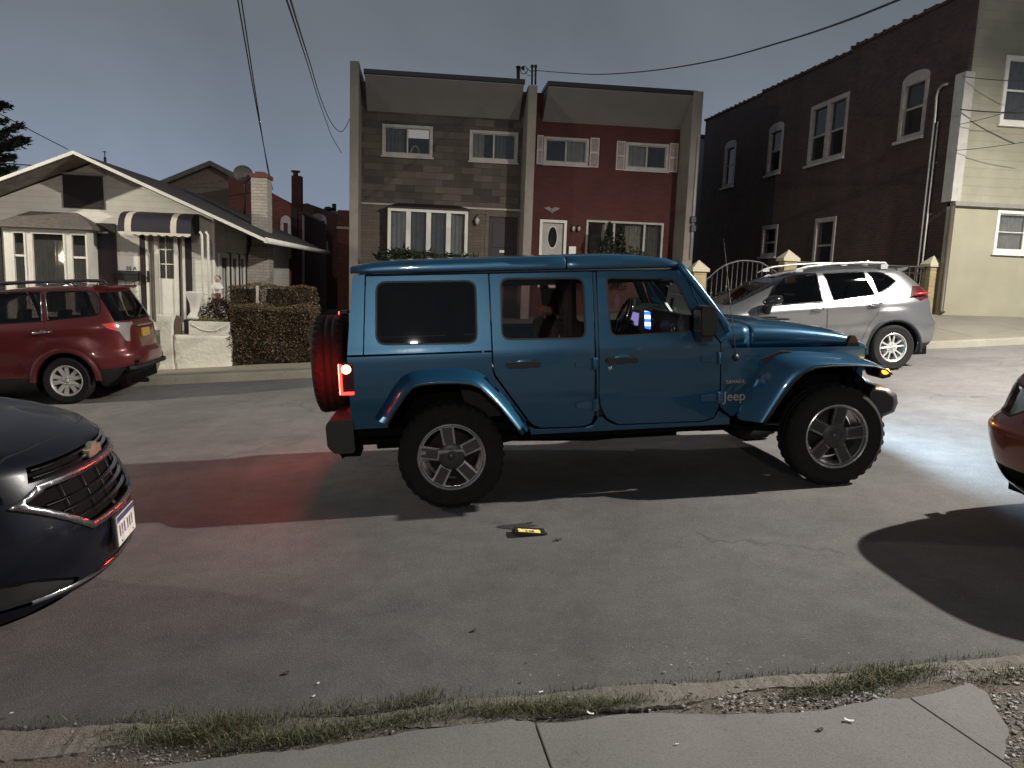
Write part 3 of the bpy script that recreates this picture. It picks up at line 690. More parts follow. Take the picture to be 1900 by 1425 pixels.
# wall lamps, mail box, eagle
def sconce(par, Y, px, py, s=1.0, name='wall_lamp'):
    c = PY(Y, px, py); m_ = MB(); m_.ball((c.x, c.y-.02, c.z), .05*s, 8, (1, .5, 1)); m_.tube([(c.x, c.y-.03, c.z+.02), (c.x, c.y-.12, c.z+.09*s), (c.x, c.y-.14, c.z+.04*s)], .012*s, 6); o = m_.build(name, M_BLACK, par)
    l = MB(); l.lathe([(0, .0), (.035*s, .01), (.06*s, .1*s), (.02*s, .16*s), (0, .17*s)], 8, Matrix.Translation((c.x, c.y-.14, c.z-.13*s))); l.build('lamp_glass', M_DULLWHITE, o); return o
sconce(hA, YT-.03, 885, 406, 1.5)
for px in (1063, 1073): sconce(hB, YT, px, 422, 1.0)
mbx = MB(); c = PY(YT, 1061, 467); mbx.box(c.x-.12, c.x+.12, YT-.12, YT-.004, c.z-.2, c.z+.17); mbx.build('mailbox', M_WHITE, hB, .02)
eg = MB(); c = PY(YT, 1024, 389)
for sx in (-1, 1): eg.prism([(c.x, c.z+.02), (c.x+sx*.10, c.z+.09), (c.x+sx*.26, c.z+.05), (c.x+sx*.2, c.z+.0), (c.x+sx*.12, c.z-.03), (c.x, c.z-.1)], YT-.03, YT-.004)
eg.ball((c.x, YT-.03, c.z-.04), .06, 8, (.7, .6, 1.6)); eg.build('eagle_ornament', M_FIN, hB)
# roof clutter: vent pipe and service masts
vp = thing('vent_pipe', 'black vent pipe standing on the roof of the grey stone row house', 'pipe', tuple(PY(YT, 962, 158)))
m_ = MB(); b_ = PY(YT-.3, 962, 160); t_ = PY(YT-.3, 961.5, 126); m_.tube([b_-Vector((0, 0, .12)), t_], .055, 10); m_.tube([t_, t_+Vector((0, 0, .05))], .075, 10); m_.build('pipe', M_BLACK, vp)
ms = thing('service_mast', 'pair of thin black service masts with looped wire where the row houses meet', 'mast', tuple(PY(YFN, 988, 158)))
m_ = MB()
for px in (987, 993.5): b_ = PY(YFN+.15, px, 157); t_ = PY(YFN+.15, px+.5, 123); m_.tube([b_, t_], .03, 8); m_.ball(t_, .055, 8)
m_.build('mast', M_BLACK, ms)
m_ = MB(); c = PY(YFN+.15, 972, 130)
m_.tube([c+Vector((.11*math.cos(a), .02*math.sin(3*a), .11*math.sin(a)-.0)) for a in [i*.4 for i in range(17)]], .012, 5); m_.tube([c+Vector((.1, 0, .05)), PY(YFN+.15, 978, 127), PY(YFN+.15, 984, 132), PY(YFN+.15, 999, 131)], .012, 5); m_.tube([c, PY(YFN+.15, 980, 140), PY(YFN+.15, 990, 141), PY(YFN+.15, 996, 131)], .008, 5); m_.ball(c+Vector((-.03, 0, .05)), .06, 8)
m_.build('wire_loop', M_BLACK, ms)
mt = MB()
for py in (408, 424): c = PY(YFN, 1285, py); mt.box(c.x-.09, c.x+.09, YFN-.12, YFN-.003, c.z-.11, c.z+.11)
mt.build('meter_box', M_BLACK, hB, .02)
dp = MB(); a_, b_ = PY(YFN-.05, 1297, 250), PY(YFN-.05, 1281, 480); dp.tube([a_, Vector((a_.x, a_.y, b_.z))], .04, 8); dp.build('downpipe', M_DULLWHITE, hB)

# ---------------------------------------------------------------- brick building with a cream front
XB, YC = 11.965, 16.5
M_DKBRICK = brick('dark_brick', (.088, .041, .033), (.05, .027, .023), (.07, .058, .05), .21, .072, .010, .008, .4)
M_CREAM = siding('cream_siding', (.30, .288, .215), .20)
M_STUCCO = plain('beige_stucco', (.29, .275, .205), .85, var=.08, scale=1.5, bump=.004, bscale=50)
bk = thing('brick_building', 'tall dark brick building with cream siding on its street front', 'building', (XB, YC, 1.2))
def RX(x0, y0, x1, y1):       # pixel box on the side wall -> Y0, Y1, Z0, Z1
    ym, xm = (y0+y1)/2, (x0+x1)/2
    a, b = PX(XB, x1, ym).y, PX(XB, x0, ym).y; return a, b, PX(XB, xm, y1).z, PX(XB, xm, y0).z
sw_ = [RX(1672, 134, 1720, 256), RX(1503, 186, 1571, 298), RX(1426, 229, 1452, 322), RX(1344, 262, 1364, 346), RX(1414, 418, 1442, 476), RX(1510, 404, 1548, 500)]
def archrect(r, rise=.16, n=8):
    y0, y1, z0, z1 = r; c = (y0+y1)/2; w_ = (y1-y0)/2
    return [(y0, z0), (y1, z0), (y1, z1-rise)]+[(c+w_*math.cos(PI*i/n), z1-rise+rise*math.sin(PI*i/n)) for i in range(1, n)]+[(y0, z1-rise)]
def inset_rect(r, d): return (r[0]+d, r[1]-d, r[2]+d, r[3]-d)
top_y = [(16.5, 8.42), (21.5, 8.52), (21.5, 8.44), (27.3, 8.64), (27.3, 8.57), (33.1, 8.74)]
wl_ = MB(); wl_.prism([(33.1, .3)]+[(YC+.2, .3)]+[(YC+.2 if i == 0 else y, z) for i, (y, z) in enumerate(top_y)], XB, XB+.25, 'x', [archrect(inset_rect(r, .04)) if i in (0, 2, 3) else rect(*inset_rect(r, .04)) for i, r in enumerate(sw_)])
wl_.build('brick_wall', M_DKBRICK, bk)
ib = MB(); ib.box(XB+.26, XB+14, 33.0, 33.2, .3, 8.6); ib.box(XB+.251, XB+14, 16.75, 33, 7.9, 8.1); ib.box(XB+13.9, XB+14, YC+.2, 33, .3, 7.9); ib.box(XB+3.2, XB+3.3, YC+.25, 33, .5, 7.85); ib.build('building_body', M_INNER, bk)
cpg = MB()
for (ya, za), (yb, zb) in zip(top_y[::2], top_y[1::2]):
    y_ = ya if ya > 17 else YC+.1; 
    while y_ < yb-.05:
        y2 = min(yb, y_+.42); z_ = lerp(za, zb, (y_-ya)/(yb-ya)); cpg.box(XB-.06, XB+.31, y_, y2-.01, z_+.004, z_+.07+rnd.uniform(-.012, .02)); cpg.box(XB-.075, XB+.325, y2-.07, y2, z_+.0, z_+.1+rnd.uniform(-.01, .02)); y_ = y2
cpg.build('coping', M_DKBRICK, bk)
def side_window(r, arched, double=False, upper_light=True):
    """window set in the brick side wall (plane x = XB)"""
    y0, y1, z0, z1 = r; ou = archrect(r) if arched else rect(*r); inn = rect(y0+.13, y1-.13, z0+.12, z1-.3 if arched else z1-.14)
    f = MB(); f.prism(ou, XB-.025, XB+.12, 'x', [inn])
    zm = (z0+z1)/2-.05; f.box(XB+.05, XB+.1, y0+.131, y1-.131, zm-.03, zm+.03)
    if double: ym = (y0+y1)/2; f.box(XB-.02, XB+.11, ym-.11, ym+.11, z0+.121, z1-.141)
    fo = f.build('window', plain('grimy_trim', (.30, .265, .25), .65, var=.2), bk, .006)
    p = MB(); p.box(XB+.07, XB+.076, y0+.1, y1-.1, z0+.1, z1-.12); p.build('pane', M_HGLASS, fo)
    s = MB(); s.box(XB-.1, XB-.026, y0-.06, y1+.06, z0-.07, z0-.002); s.build('sill', M_DULLWHITE, fo)
    if upper_light:
        b_ = MB(); b_.box(XB+.13, XB+.14, y0+.08, y1-.08, zm+.02, z1-.1); b_.build('blind', plain('window_blind', (.26, .24, .22), .9), fo)
for i, r in enumerate(sw_): side_window(r, i in (0, 2, 3), i == 1, i != 4)
# conduits up the wall by the corner
cd_ = MB()
def wy(px, py, d=.05): p = PX(XB-d, px, py); return p
cd_.tube([wy(1760, 155), wy(1750, 158), wy(1742, 166), wy(1738, 180), wy(1736, 210)]+[Vector((XB-.05, wy(1736, 210).y, z)) for z in (5.5, 4, 2.2, .6)], .035, 8)
y2_ = wy(1741, 225).y; cd_.tube([Vector((XB-.05, y2_, z)) for z in (wy(1741, 225).z, 4, 2, .6)], .026, 8)
for z in (2.4, 3.6, 4.8): cd_.box(XB-.03, XB-.002, y2_-.08, wy(1736, 210).y+.1, z-.02, z+.02)
cd_.build('conduit', plain('galvanised_pipe', (.34, .32, .30), .45, metal=.6), bk)
# the cream street front
cz = PY(YC, 1830, 381).z
wU = R(YC, 1860, 104, 1916, 232); wL = R(YC, 1847, 391, 1902, 470); wU = (wU[0], wU[0]+1.0, wU[2], wU[3]); wL = (wL[0], wL[0]+1.55, wL[2], wL[3])
f = MB(); f.prism(rect(XB, XB+14, cz+.05, 9.4), YC, YC+.199, 'y', [hole(wU, .1), rect(wU[1]+3, wU[1]+4, wU[2], wU[3])]); f.build('siding_wall', M_CREAM, bk)
f = MB(); f.prism(rect(XB+.002, XB+14, .3, cz-.05), YC+.03, YC+.199, 'y', [hole(wL, .1), rect(wL[1]+3, wL[1]+4, .9, 3.3)]); f.build('stucco_wall', M_STUCCO, bk)
f = MB(); f.box(XB-.0, XB+14, YC-.09, YC+.1, cz-.05, cz+.049); f.build('belt_course', plain('weathered_board', (.2, .19, .17), .7), bk, .01)
f = MB(); ctop = PY(YC, 1797, 133).z; f.box(XB-.09, XB+.14, YC-.05, YC+.3, cz+.051, ctop); f.build('corner_board', plain('corner_board_white', (.36, .345, .32), .6), bk, .008)
f = MB(); f.box(XB-.04, XB+.05, YC-.02, YC+.25, ctop+.001, 9.4); f.build('corner_post', M_DKBRICK, bk)
f = MB(); a_, b_ = PY(YC-.06, 1764, 420), PY(YC-.06, 1750, 582); f.tube([(a_.x, a_.y, cz-.06), (a_.x, a_.y, b_.z+.08), (a_.x+.03, a_.y-.05, b_.z+.02)], .055, 10); f.build('downpipe', plain('brown_pipe', (.075, .06, .045), .5), bk)
window(bk, wU, YC, .08, ('h', [.5]), M_WHITE, curtain=[(0, 1, M_DARKCLOTH)])
window(bk, wL, YC+.03, .07, ('v', [.5]), M_WHITE, curtain=[(0, 1, M_CURT)], bars=(('h', .5),))
# wires along the cream front
M_WIRE = plain('wire_black', (.012, .012, .013), .6)
def wire(name, pts, r, label, sag=0.0, n=24):
    """catenary through 3-D points, one thing"""
    path = []
    for a, b in zip(pts[:-1], pts[1:]):
        for i in range(n): t = i/n; p = a.lerp(b, t); p.z -= sag*4*t*(1-t); path.append(p)
    path.append(pts[-1]); mb = MB(); mb.tube(path, r, 5); return tag(mb.build(name, M_WIRE), label, 'wire')
for (x0, y0), (x1, y1), r, lb in (((1786, 142), (1960, 150), .009, 'uppermost black wire strung across the cream siding'), ((1782, 203), (1960, 208), .014, 'thick black cable across the cream siding under the topmost wire'), ((1779, 231), (1935, 185), .007, 'thin wire rising to the right across the cream siding'), ((1773, 279), (1960, 252), .007, 'lowest thin wire crossing the cream siding below the window')):
    a, b = PY(YC-.12, x0, y0), PY(YC-1.4, x1, y1); wire('service_wire', [a, b], r, lb, .04)

# ---------------------------------------------------------------- fence of brick piers and arched iron gate
M_PIER = brick('pier_brick', (.42, .33, .17), (.33, .24, .12), (.36, .32, .24), .21, .075, .009, .005, .3)
M_CAP = concrete('pier_cap', (.50, .46, .34), .25)
YP = 16.85
def pier(px, py_apex, label):
    a = PY(YP, px, py_apex); zt = a.z; zb = far_edge_z(a.x)-.05; p = thing('brick_pier', label, 'pier', (a.x, YP, zb), 'brick piers of the iron fence')
    m_ = MB(); m_.box(a.x-.15, a.x+.15, YP-.15, YP+.15, zb, zt-.27); m_.build('shaft', M_PIER, p, .006)
    c = MB(); s_ = .2; c.box(a.x-s_, a.x+s_, YP-s_, YP+s_, zt-.269, zt-.2); c.add([(a.x-s_, YP-s_, zt-.2), (a.x+s_, YP-s_, zt-.2), (a.x+s_, YP+s_, zt-.2), (a.x-s_, YP+s_, zt-.2), (a.x, YP, zt)], [(0, 1, 4), (1, 2, 4), (2, 3, 4), (3, 0, 4)]); c.build('cap', M_CAP, p, .006); return a
p1 = pier(1297, 482, 'brick fence pier nearest the row houses, at the hinge of the arched gate')
p2 = pier(1464, 463, 'brick fence pier behind the roof of the silver car, right of the gate')
p3 = pier(1733, 474, 'brick fence pier against the corner of the cream house')
def iron_run(name, label, xa, xb, top, step, bow=True, rail=.12):
    za = far_edge_z((xa+xb)/2); gt = thing(name, label, 'gate' if bow else 'fence', ((xa+xb)/2, YP, za)); m_ = MB()
    fz = lambda t: top(t)
    n_ = 24; m_.tube([(lerp(xa, xb, i/n_), YP, fz(i/n_)) for i in range(n_+1)], .022, 6); m_.build('top_rail', M_IRON, gt)
    m_ = MB(); m_.tube([(xa, YP, za+rail), (xb, YP, za+rail)], .018, 6)
    if not bow: m_.tube([(xa, YP, fz(.5)-.15), (xb, YP, fz(.5)-.15)], .015, 6)
    m_.build('bottom_rail', M_IRON, gt); x = xa+step*.5; i = 0
    while x < xb-.02:
        b_ = MB(); t = (x-xa)/(xb-xa); b_.tube([(x, YP, za+rail), (x, YP, fz(t))], .011, 6)
        if i % 3 == 1: b_.ball((x, YP, lerp(za+rail, fz(t), .62)), .035, 6, (1, .5, 1.3))
        b_.build('bar', M_IRON, gt); x += step; i += 1
    return gt
gate_pts = [PY(YP, x, y).z for x, y in ((1312, 519), (1319, 513), (1330, 502), (1350, 490), (1380, 483.5), (1410, 487), (1424, 495), (1440, 505), (1449, 513))]
gate_xs = [PY(YP, x, 500).x for x in (1312, 1319, 1330, 1350, 1380, 1410, 1424, 1440, 1449)]
gx0, gx1 = p1.x+.16, p2.x-.16
tb = [((x-gx0)/(gx1-gx0), z) for x, z in zip(gate_xs, gate_pts)]
iron_run('iron_gate', 'arched wrought iron gate with thin upright bars between two brick piers', gx0, gx1, lambda t: interp(tb, t), .118)
iron_run('iron_fence', 'straight dark iron fence hidden behind the parked silver car', p2.x+.16, p3.x-.16, lambda t: far_edge_z(p2.x+2)+1.15, .14, False)
# pale neighbour in the gap beside the red row house
nb = thing('rear_house', 'pale grey house glimpsed in the gap between red row house and brick building', 'house', (10.5, 36, 0))
a_ = PY(36, 1286, 255); b_ = PY(36, 1322, 255); m_ = MB(); m_.box(a_.x-.5, b_.x+1.5, 36, 42, 0, a_.z); m_.build('wall', siding('grey_siding', (.30, .32, .36)), nb); m_ = MB(); m_.box(a_.x-.6, b_.x+1.6, 35.8, 42.2, a_.z+.001, a_.z+.12); m_.build('roof', M_ROOF, nb)

# ---------------------------------------------------------------- the white bungalow
YB = 17.0
M_WSID = siding('white_clapboard', (.66, .64, .57), .125, dirt=.18)
bz = -.45
bg_ = thing('bungalow', 'small white clapboard bungalow with gabled roof, bay window and striped door awning', 'house', (-7.3, YB, bz))
apex = PY(16.2, 137, 281); eave = PY(16.2, 491, 443); sl = (apex.z-eave.z)/(eave.x-apex.x)
xw1 = PY(YB, 397, 500).x; xw0 = 2*apex.x-xw1
rz = lambda x: apex.z-abs(x-apex.x)*sl
vent = R(YB, 118, 326, 192, 386.5)
dr = R(YB, 272, 428, 345, 598)
f = MB(); f.prism([(xw0, bz), (xw1, bz), (xw1, rz(xw1)-.12), (apex.x, apex.z-.12), (xw0, rz(xw0)-.12)], YB, YB+.15, 'y', [rect(dr[0]+.02, dr[1]-.02, dr[2], dr[3]-.02)]); f.build('front_wall', M_WSID, bg_)
# side wall to the right with white framed openings
sd = MB(); sd.prism([(YB+.151, bz), (26, bz), (26, rz(xw1)-.13), (YB+.151, rz(xw1)-.13)], xw1-.15, xw1, 'x', [rect(17.35, 18.05, .75, 2.0), rect(18.3, 18.9, .75, 2.0), rect(19.1, 19.6, .75, 2.0)]); sd.box(xw0, xw0+.15, YB+.15, 26, bz, rz(xw0)-.13); sd.box(xw0+.15, xw1-.15, 25.85, 26, bz, 2.3); sd.box(xw0+.16, xw1-.16, 20.4, 20.5, bz, 2.3); sd.box(xw0+.16, xw1-.16, YB+.16, 25.8, 2.31, 2.36); sd.build('house_body', M_WSID, bg_)
for y0, y1 in ((17.3, 18.1), (18.25, 18.95), (19.05, 19.65)):
    f = MB(); f.prism(rect(y0, y1, .7, 2.05), xw1+.001, xw1+.05, 'x', [rect(y0+.16, y1-.08, .82, 1.95)]); fo = f.build('side_window', M_WHITE, bg_); p = MB(); p.box(xw1-.08, xw1-.07, y0+.05, y1-.05, .75, 2.0); p.build('pane', M_HGLASS, fo)
    s_ = MB(); s_.box(xw1+.001, xw1+.06, y1+.0, y1+.14, .68, 2.07); s_.build('side_shutter', M_DARKWOOD, fo)
f = MB(); f.box(xw1-.02, xw1+.03, YB-.03, YB+.1, bz, rz(xw1)-.14); f.build('corner_board', M_WHITE, bg_, .006)
# roof: two slopes, white rake boards, grey soffit
ro = MB(); x_r = eave.x; x_l = 2*apex.x-x_r; ye = 26.3
for sx in (x_l, x_r):
    ro.add([(apex.x, 16.2, apex.z), (apex.x, ye, apex.z), (sx, ye, rz(sx)), (sx, 16.2, rz(sx)), (apex.x, 16.2, apex.z-.07), (apex.x, ye, apex.z-.07), (sx, ye, rz(sx)-.07), (sx, 16.2, rz(sx)-.07)], [(0, 1, 2, 3), (7, 6, 5, 4), (0, 3, 7, 4), (1, 5, 6, 2), (3, 2, 6, 7)])
roof = ro.build('roof', M_ROOF, bg_)
rk = MB()
for sx in (x_l, x_r):
    d_ = .055; rk.add([(apex.x, 16.16, apex.z+.012), (sx, 16.16, rz(sx)+.012), (sx, 16.16, rz(sx)-d_), (apex.x, 16.16, apex.z-d_), (apex.x, 16.198, apex.z+.012), (sx, 16.198, rz(sx)+.012), (sx, 16.198, rz(sx)-d_), (apex.x, 16.198, apex.z-d_)], [(0, 1, 2, 3), (7, 6, 5, 4), (0, 4, 5, 1), (3, 2, 6, 7), (1, 5, 6, 2)])
rk.build('rake_board', M_WHITE, roof)
gt_ = MB(); gt_.tube([(x_r+.03, 16.19, rz(x_r)-.03), (x_r+.03, ye, rz(x_r)-.03)], .06, 8); gt_.build('gutter', M_WHITE, roof)
so = MB()
for sx in (x_l, x_r): so.add([(apex.x, 16.21, apex.z-.075), (sx, 16.21, rz(sx)-.075), (sx, YB-.004, rz(sx)-.09), (apex.x, YB-.004, apex.z-.09)], [(0, 1, 2, 3)])
so.add([(xw1+.06, YB, rz(xw1+.06)-.08), (x_r, YB, rz(x_r)-.08), (x_r, ye, rz(x_r)-.08), (xw1+.06, ye, rz(xw1+.06)-.08)], [(0, 1, 2, 3)]); so.build('soffit', plain('grey_soffit', (.2, .18, .155), .9, var=.35, scale=5), roof)
f = MB(); f.box(vent[0], vent[1], YB-.03, YB-.004, vent[2], vent[3])
for i in range(9): z_ = lerp(vent[2]+.03, vent[3]-.05, i/8); f.box(vent[0]+.04, vent[1]-.04, YB-.042, YB-.0305, z_, z_+.02)
f.build('attic_louvre', M_DARKWOOD, bg_)
m_ = MB(); c_ = PY(19, 195, 300); m_.tube([c_-Vector((0, 0, .3)), c_+Vector((0, 0, .10))], .03, 6); m_.tube([c_+Vector((0, 0, .05)), c_+Vector((0, 0, .24))], .012, 5); m_.box(c_.x-.10, c_.x+.02, 18.95, 19.05, c_.z-.2, c_.z-.02); m_.tube([c_+Vector((-.05, 0, .22)), c_+Vector((.05, 0, .22))], .008, 5); m_.build('roof_vent', M_BLACK, roof)
# peeling paint ledge above the louvre
f = MB(); a0, a1, b0, b1 = R(YB, 116, 312, 196, 325); f.box(a0, a1, YB-.05, YB-.004, b0, b0+.05); f.build('louvre_hood', M_DULLWHITE, bg_, .01)
# box bay
YY = 16.5; b0x, b1x = PY(YY, 8, 470).x, PY(YY, 164, 470).x; bzt = PY(YY, 90, 424).z; bzb = .35
cols = [PY(YY, x, 470).x for x in (8, 26, 46, 61, 119, 134, 161, 164)]
f = MB(); hz = PY(YY, 90, 434).z
f.prism(rect(b0x, b1x, bzb, bzt), YY, YY+.08, 'y', [rect(cols[1], cols[2], bzb+.35, PY(YY, 35, 430).z), rect(cols[3], cols[4], bzb+.35, PY(YY, 90, 434).z), rect(cols[5], cols[6]-.01, bzb+.35, PY(YY, 148, 436).z)])
f.box(b1x-.08, b1x, YY+.081, YB-.004, bzb, bzt); f.box(b0x, b0x+.08, YY+.081, YB-.004, bzb, bzt); f.box(b0x+.081, b1x-.081, YY+.081, YB-.004, bzb, bzb+.1)
bay_ = f.build('bay_window', M_WHITE, bg_, .005)
f = MB(); f.box(b0x+.081, b1x-.081, YB-.003, YB-.001, bzb+.1, bzt-.01); f.build('bay_lining', M_INNER, bay_)
for (xa, xb, big) in ((cols[1], cols[2], 0), (cols[3], cols[4], 1), (cols[5], cols[6]-.01, 0)):
    f = MB(); ring(f, (xa-.03, xb+.03, bzb+.32, (PY(YY, 90, 434).z+.03)), .034, YY-.02, YY-.001)
    if not big: zm = PY(YY, 148, 478).z; f.box(xa, xb, YY+.0, YY+.04, zm-.022, zm+.022)
    f.build('sash', M_WHITE, bay_, .003)
    p = MB(); p.box(xa-.002, xb+.002, YY+.05, YY+.055, bzb+.34, hz+.01); p.build('pane', M_HGLASS, bay_)
    drape(bay_, xa-.02, xb+.02, bzb+.33, hz-.12 if big else hz-.20, YY+.09, M_CURTB, 5 if not big else 12, .02)
rf = MB(); q0 = [(b0x-.14, YY-.16), (b1x+.16, YY-.16), (b1x+.16, YB-.004), (b0x-.14, YB-.004)]; zt_ = PY(YB, 90, 393).z
rf.add([(x, y, bzt+.002) for x, y in q0]+[(x, y, bzt+.05) for x, y in q0]+[(b0x+.3, YB-.005, zt_), (b1x-.38, YB-.005, zt_)], [(0, 1, 5, 4), (1, 2, 6, 5), (3, 0, 4, 7), (4, 5, 9, 8), (5, 6, 9), (7, 4, 8), (0, 3, 2, 1), (2, 3, 7, 8, 9, 6)]); rf.build('bay_roof', plain('grey_shingle', (.13, .115, .105), .9, var=.25, scale=12, bump=.008, bscale=25), bg_)
# lamp burning behind the middle pane
lm = MB(); c = PY(YY+.075, 115, 481); lm.ball(c, .035, 10, (1, .6, 1.2)); lm.build('indoor_lamp', emit('lamp_glow', (1, .88, .68), 14), bay_)
ltd = bpy.data.lights.new('indoor_lamp_light', 'POINT'); ltd.energy = 5; ltd.color = (1, .85, .62); ltd.shadow_soft_size = .04; lo = bpy.data.objects.new('indoor_lamp_light', ltd); COL.objects.link(lo); lo.location = c+Vector((0, -.01, 0.06))
# shutters
for px0, px1 in ((183, 218), (-32, 6)):
    a0, a1, b0, b1 = R(YB, px0, 416, px1, 540); f = MB(); f.box(a0+.005, a1-.005, YB-.045, YB-.004, bzb-.1, b1); ring(f, (a0, a1, bzb-.12, b1+.015), .05, YB-.055, YB-.046); f.build('shutter', M_DARKWOOD, bg_)
a0, a1, b0, b1 = R(YB-.06, 182, 430, 201, 433); f = MB(); f.box(a0, a1, YB-.09, YB-.06, b0, b1); f.build('bracket', M_WHITE, bg_)
# front door: dark side strips, white storm door with small panes and lace
for px0, px1 in ((262, 271), (346, 357)):
    a0, a1, b0, b1 = R(YB, px0, 432, px1, 600); f = MB(); f.box(a0, a1, YB-.04, YB-.004, .42, b1); f.build('door_shutter', M_DARKWOOD, bg_, .004)
fl_z = .40
f = MB(); ring(f, (dr[0], dr[1], fl_z-.05, dr[3]), .06, YB-.03, YB+.06)
for px in (291, 327): x = PY(YB, px, 500).x; f.box(x-.04, x+.04, YB-.02, YB+.05, fl_z+.01, dr[3]-.061)
fo = f.build('door_frame', M_WHITE, bg_, .005)
f = MB(); xa, xb = PY(YB, 294.5, 500).x, PY(YB, 324, 500).x; zp0, zp1 = PY(YB, 310, 517).z, PY(YB, 310, 436).z
f.prism(rect(xa-.02, xb+.02, fl_z, dr[3]-.062), YB+.02, YB+.05, 'y', [rect(xa+.02, xb-.02, zp0, zp1)])
for t in (1/3, 2/3): z_ = lerp(zp0, zp1, t); f.box(xa+.021, xb-.021, YB+.025, YB+.045, z_-.012, z_+.012)
x = (xa+xb)/2-.02; f.box(x-.01, x+.01, YB+.024, YB+.046, zp0, zp1)
do = f.build('door', M_WHITE, bg_); p = MB(); p.box(xa+.02, xb-.02, YB+.033, YB+.037, zp0, zp1); p.build('pane', M_HGLASS, do); drape(do, xa, xb, zp0, zp1, YB+.07, M_CURTB, 4)
for x0_, x1_ in ((dr[0]+.06, xa-.08), (xb+.09, dr[1]-.06)):
    drape(fo, x0_, x1_, fl_z, dr[3]-.06, YB+.07, plain('lace_curtain', (.42, .39, .34), .9), 2, .012, 'sidelight_curtain')
h_ = MB(); c = PY(YB-.03, 275.5, 513); h_.box(c.x-.025, c.x+.025, YB-.05, YB-.031, c.z-.12, c.z+.12); h_.tube([(c.x, YB-.05, c.z-.05), (c.x, YB-.09, c.z-.04), (c.x, YB-.09, c.z+.06), (c.x, YB-.05, c.z+.07)], .01, 6); h_.build('door_handle', M_BLACK, do)
# barrel awning with white stripes and a scalloped edge
ya = YB-.62; aw = thing('door_awning', 'dark barrel awning with two white stripes and scalloped edge over the bungalow door', 'awning', tuple(PY(YB, 290, 395)))
zlo = PY(ya, 288, 432).z; zhi = PY(YB, 290, 394).z; ax0, ax1 = PY(ya, 219, 420).x, PY(ya, 354, 425).x
prof = [(ya, zlo), (ya-.01, zlo+.12), (ya+.03, zlo+.25), (ya+.14, zlo+.36), (ya+.32, zhi-.03), (YB-.01, zhi)]
px_s = [(219, 231, 1), (231, 243, 0), (243, 316, 1), (316, 327, 0), (327, 354, 1)]
M_AWD = plain('awning_dark', (.020, .017, .028), .7); M_AWW = plain('awning_white', (.6, .56, .47), .7)
for dark, nm in ((1, 'awning_cloth'), (0, 'awning_stripe')):
    m_ = MB()
    for a, b, d_ in px_s:
        if d_ == dark: xa_, xb_ = PY(ya, a, 425).x, PY(ya, b, 425).x; m_.grid([[Vector((x, y, z)) for y, z in prof] for x in (xa_, xb_)])
    if dark:
        for x in (ax0, ax1): m_.add([(x, y, z) for y, z in prof]+[(x, YB-.01, zlo)], [tuple(range(len(prof)+1))])
    m_.build(nm, M_AWD if dark else M_AWW, aw, fix=False)
m_ = MB(); n_ = 56; m_.grid([[Vector((lerp(ax0, ax1, i/n_), ya-.012, zlo+.005)) for i in range(n_+1)], [Vector((lerp(ax0, ax1, i/n_), ya-.012, zlo-.035-.03*abs(math.sin(i/n_*PI*9)))) for i in range(n_+1)]]); m_.build('scalloped_valance', M_AWW, aw, fix=False)
# number and letter box
me = text_mesh('55 A', .105, .004, bold=.002); me.transform(Matrix.Translation(PY(YB-.012, 244, 501)) @ Matrix.Rotation(PI/2, 4, 'X')); link_mesh('house_number', me, M_BLACK, bg_)
nb_ = MB(); a0, a1, b0, b1 = R(YB, 219, 476, 261, 505); nb_.box(a0, a1, YB-.011, YB-.003, b0, b1); nb_.build('number_board', M_WHITE, bg_)
lb_ = thing('letter_box', 'black wall letter box with two hooks beside the bungalow door', 'letter box', tuple(PY(YB, 239, 520)))
a0, a1, b0, b1 = R(YB-.06, 220, 506, 258, 520); m_ = MB(); m_.box(a0, a1, YB-.13, YB-.012, b0, b1); m_.prism([(YB-.15, b1-.03), (YB-.012, b1+.03), (YB-.012, b1+.045), (YB-.15, b1-.015)], a0-.01, a1+.01, 'x'); m_.build('box', M_BLACK, lb_, .006)
for px in (232, 249): c = PY(YB-.08, px, 520); m_ = MB(); m_.tube([c, c-Vector((0, 0, .14)), c+Vector((.0, -.05, -.16)), c+Vector((0, -.06, -.11))], .008, 6); m_.build('hook', M_BLACK, lb_)
# step and porch posts
m_ = MB(); m_.box(dr[0]-.3, dr[1]+.5, 15.9, YB-.031, bz, fl_z-.06); m_.box(dr[0]-.1, dr[1]+.1, 15.5, 15.899, bz, fl_z-.25); tag(m_.build('door_step', M_WALKF), 'concrete steps up to the bungalow door', 'step')
m_ = MB(); 
for px in (376, 387): x = PY(16.1, px, 500).x; m_.tube([(x, 16.1, .2), (x, 16.1, PY(16.1, px, 436).z), (x-.04, 16.1, PY(16.1, px, 430).z)], .024, 8)
for z in (.75, 1.2): m_.tube([(PY(16.1, 376, 500).x, 16.1, z), (PY(16.1, 387, 500).x, 16.1, z)], .02, 6)
tag(m_.build('trellis_post', M_WHITE), 'white double porch post at the right corner of the bungalow front', 'post')
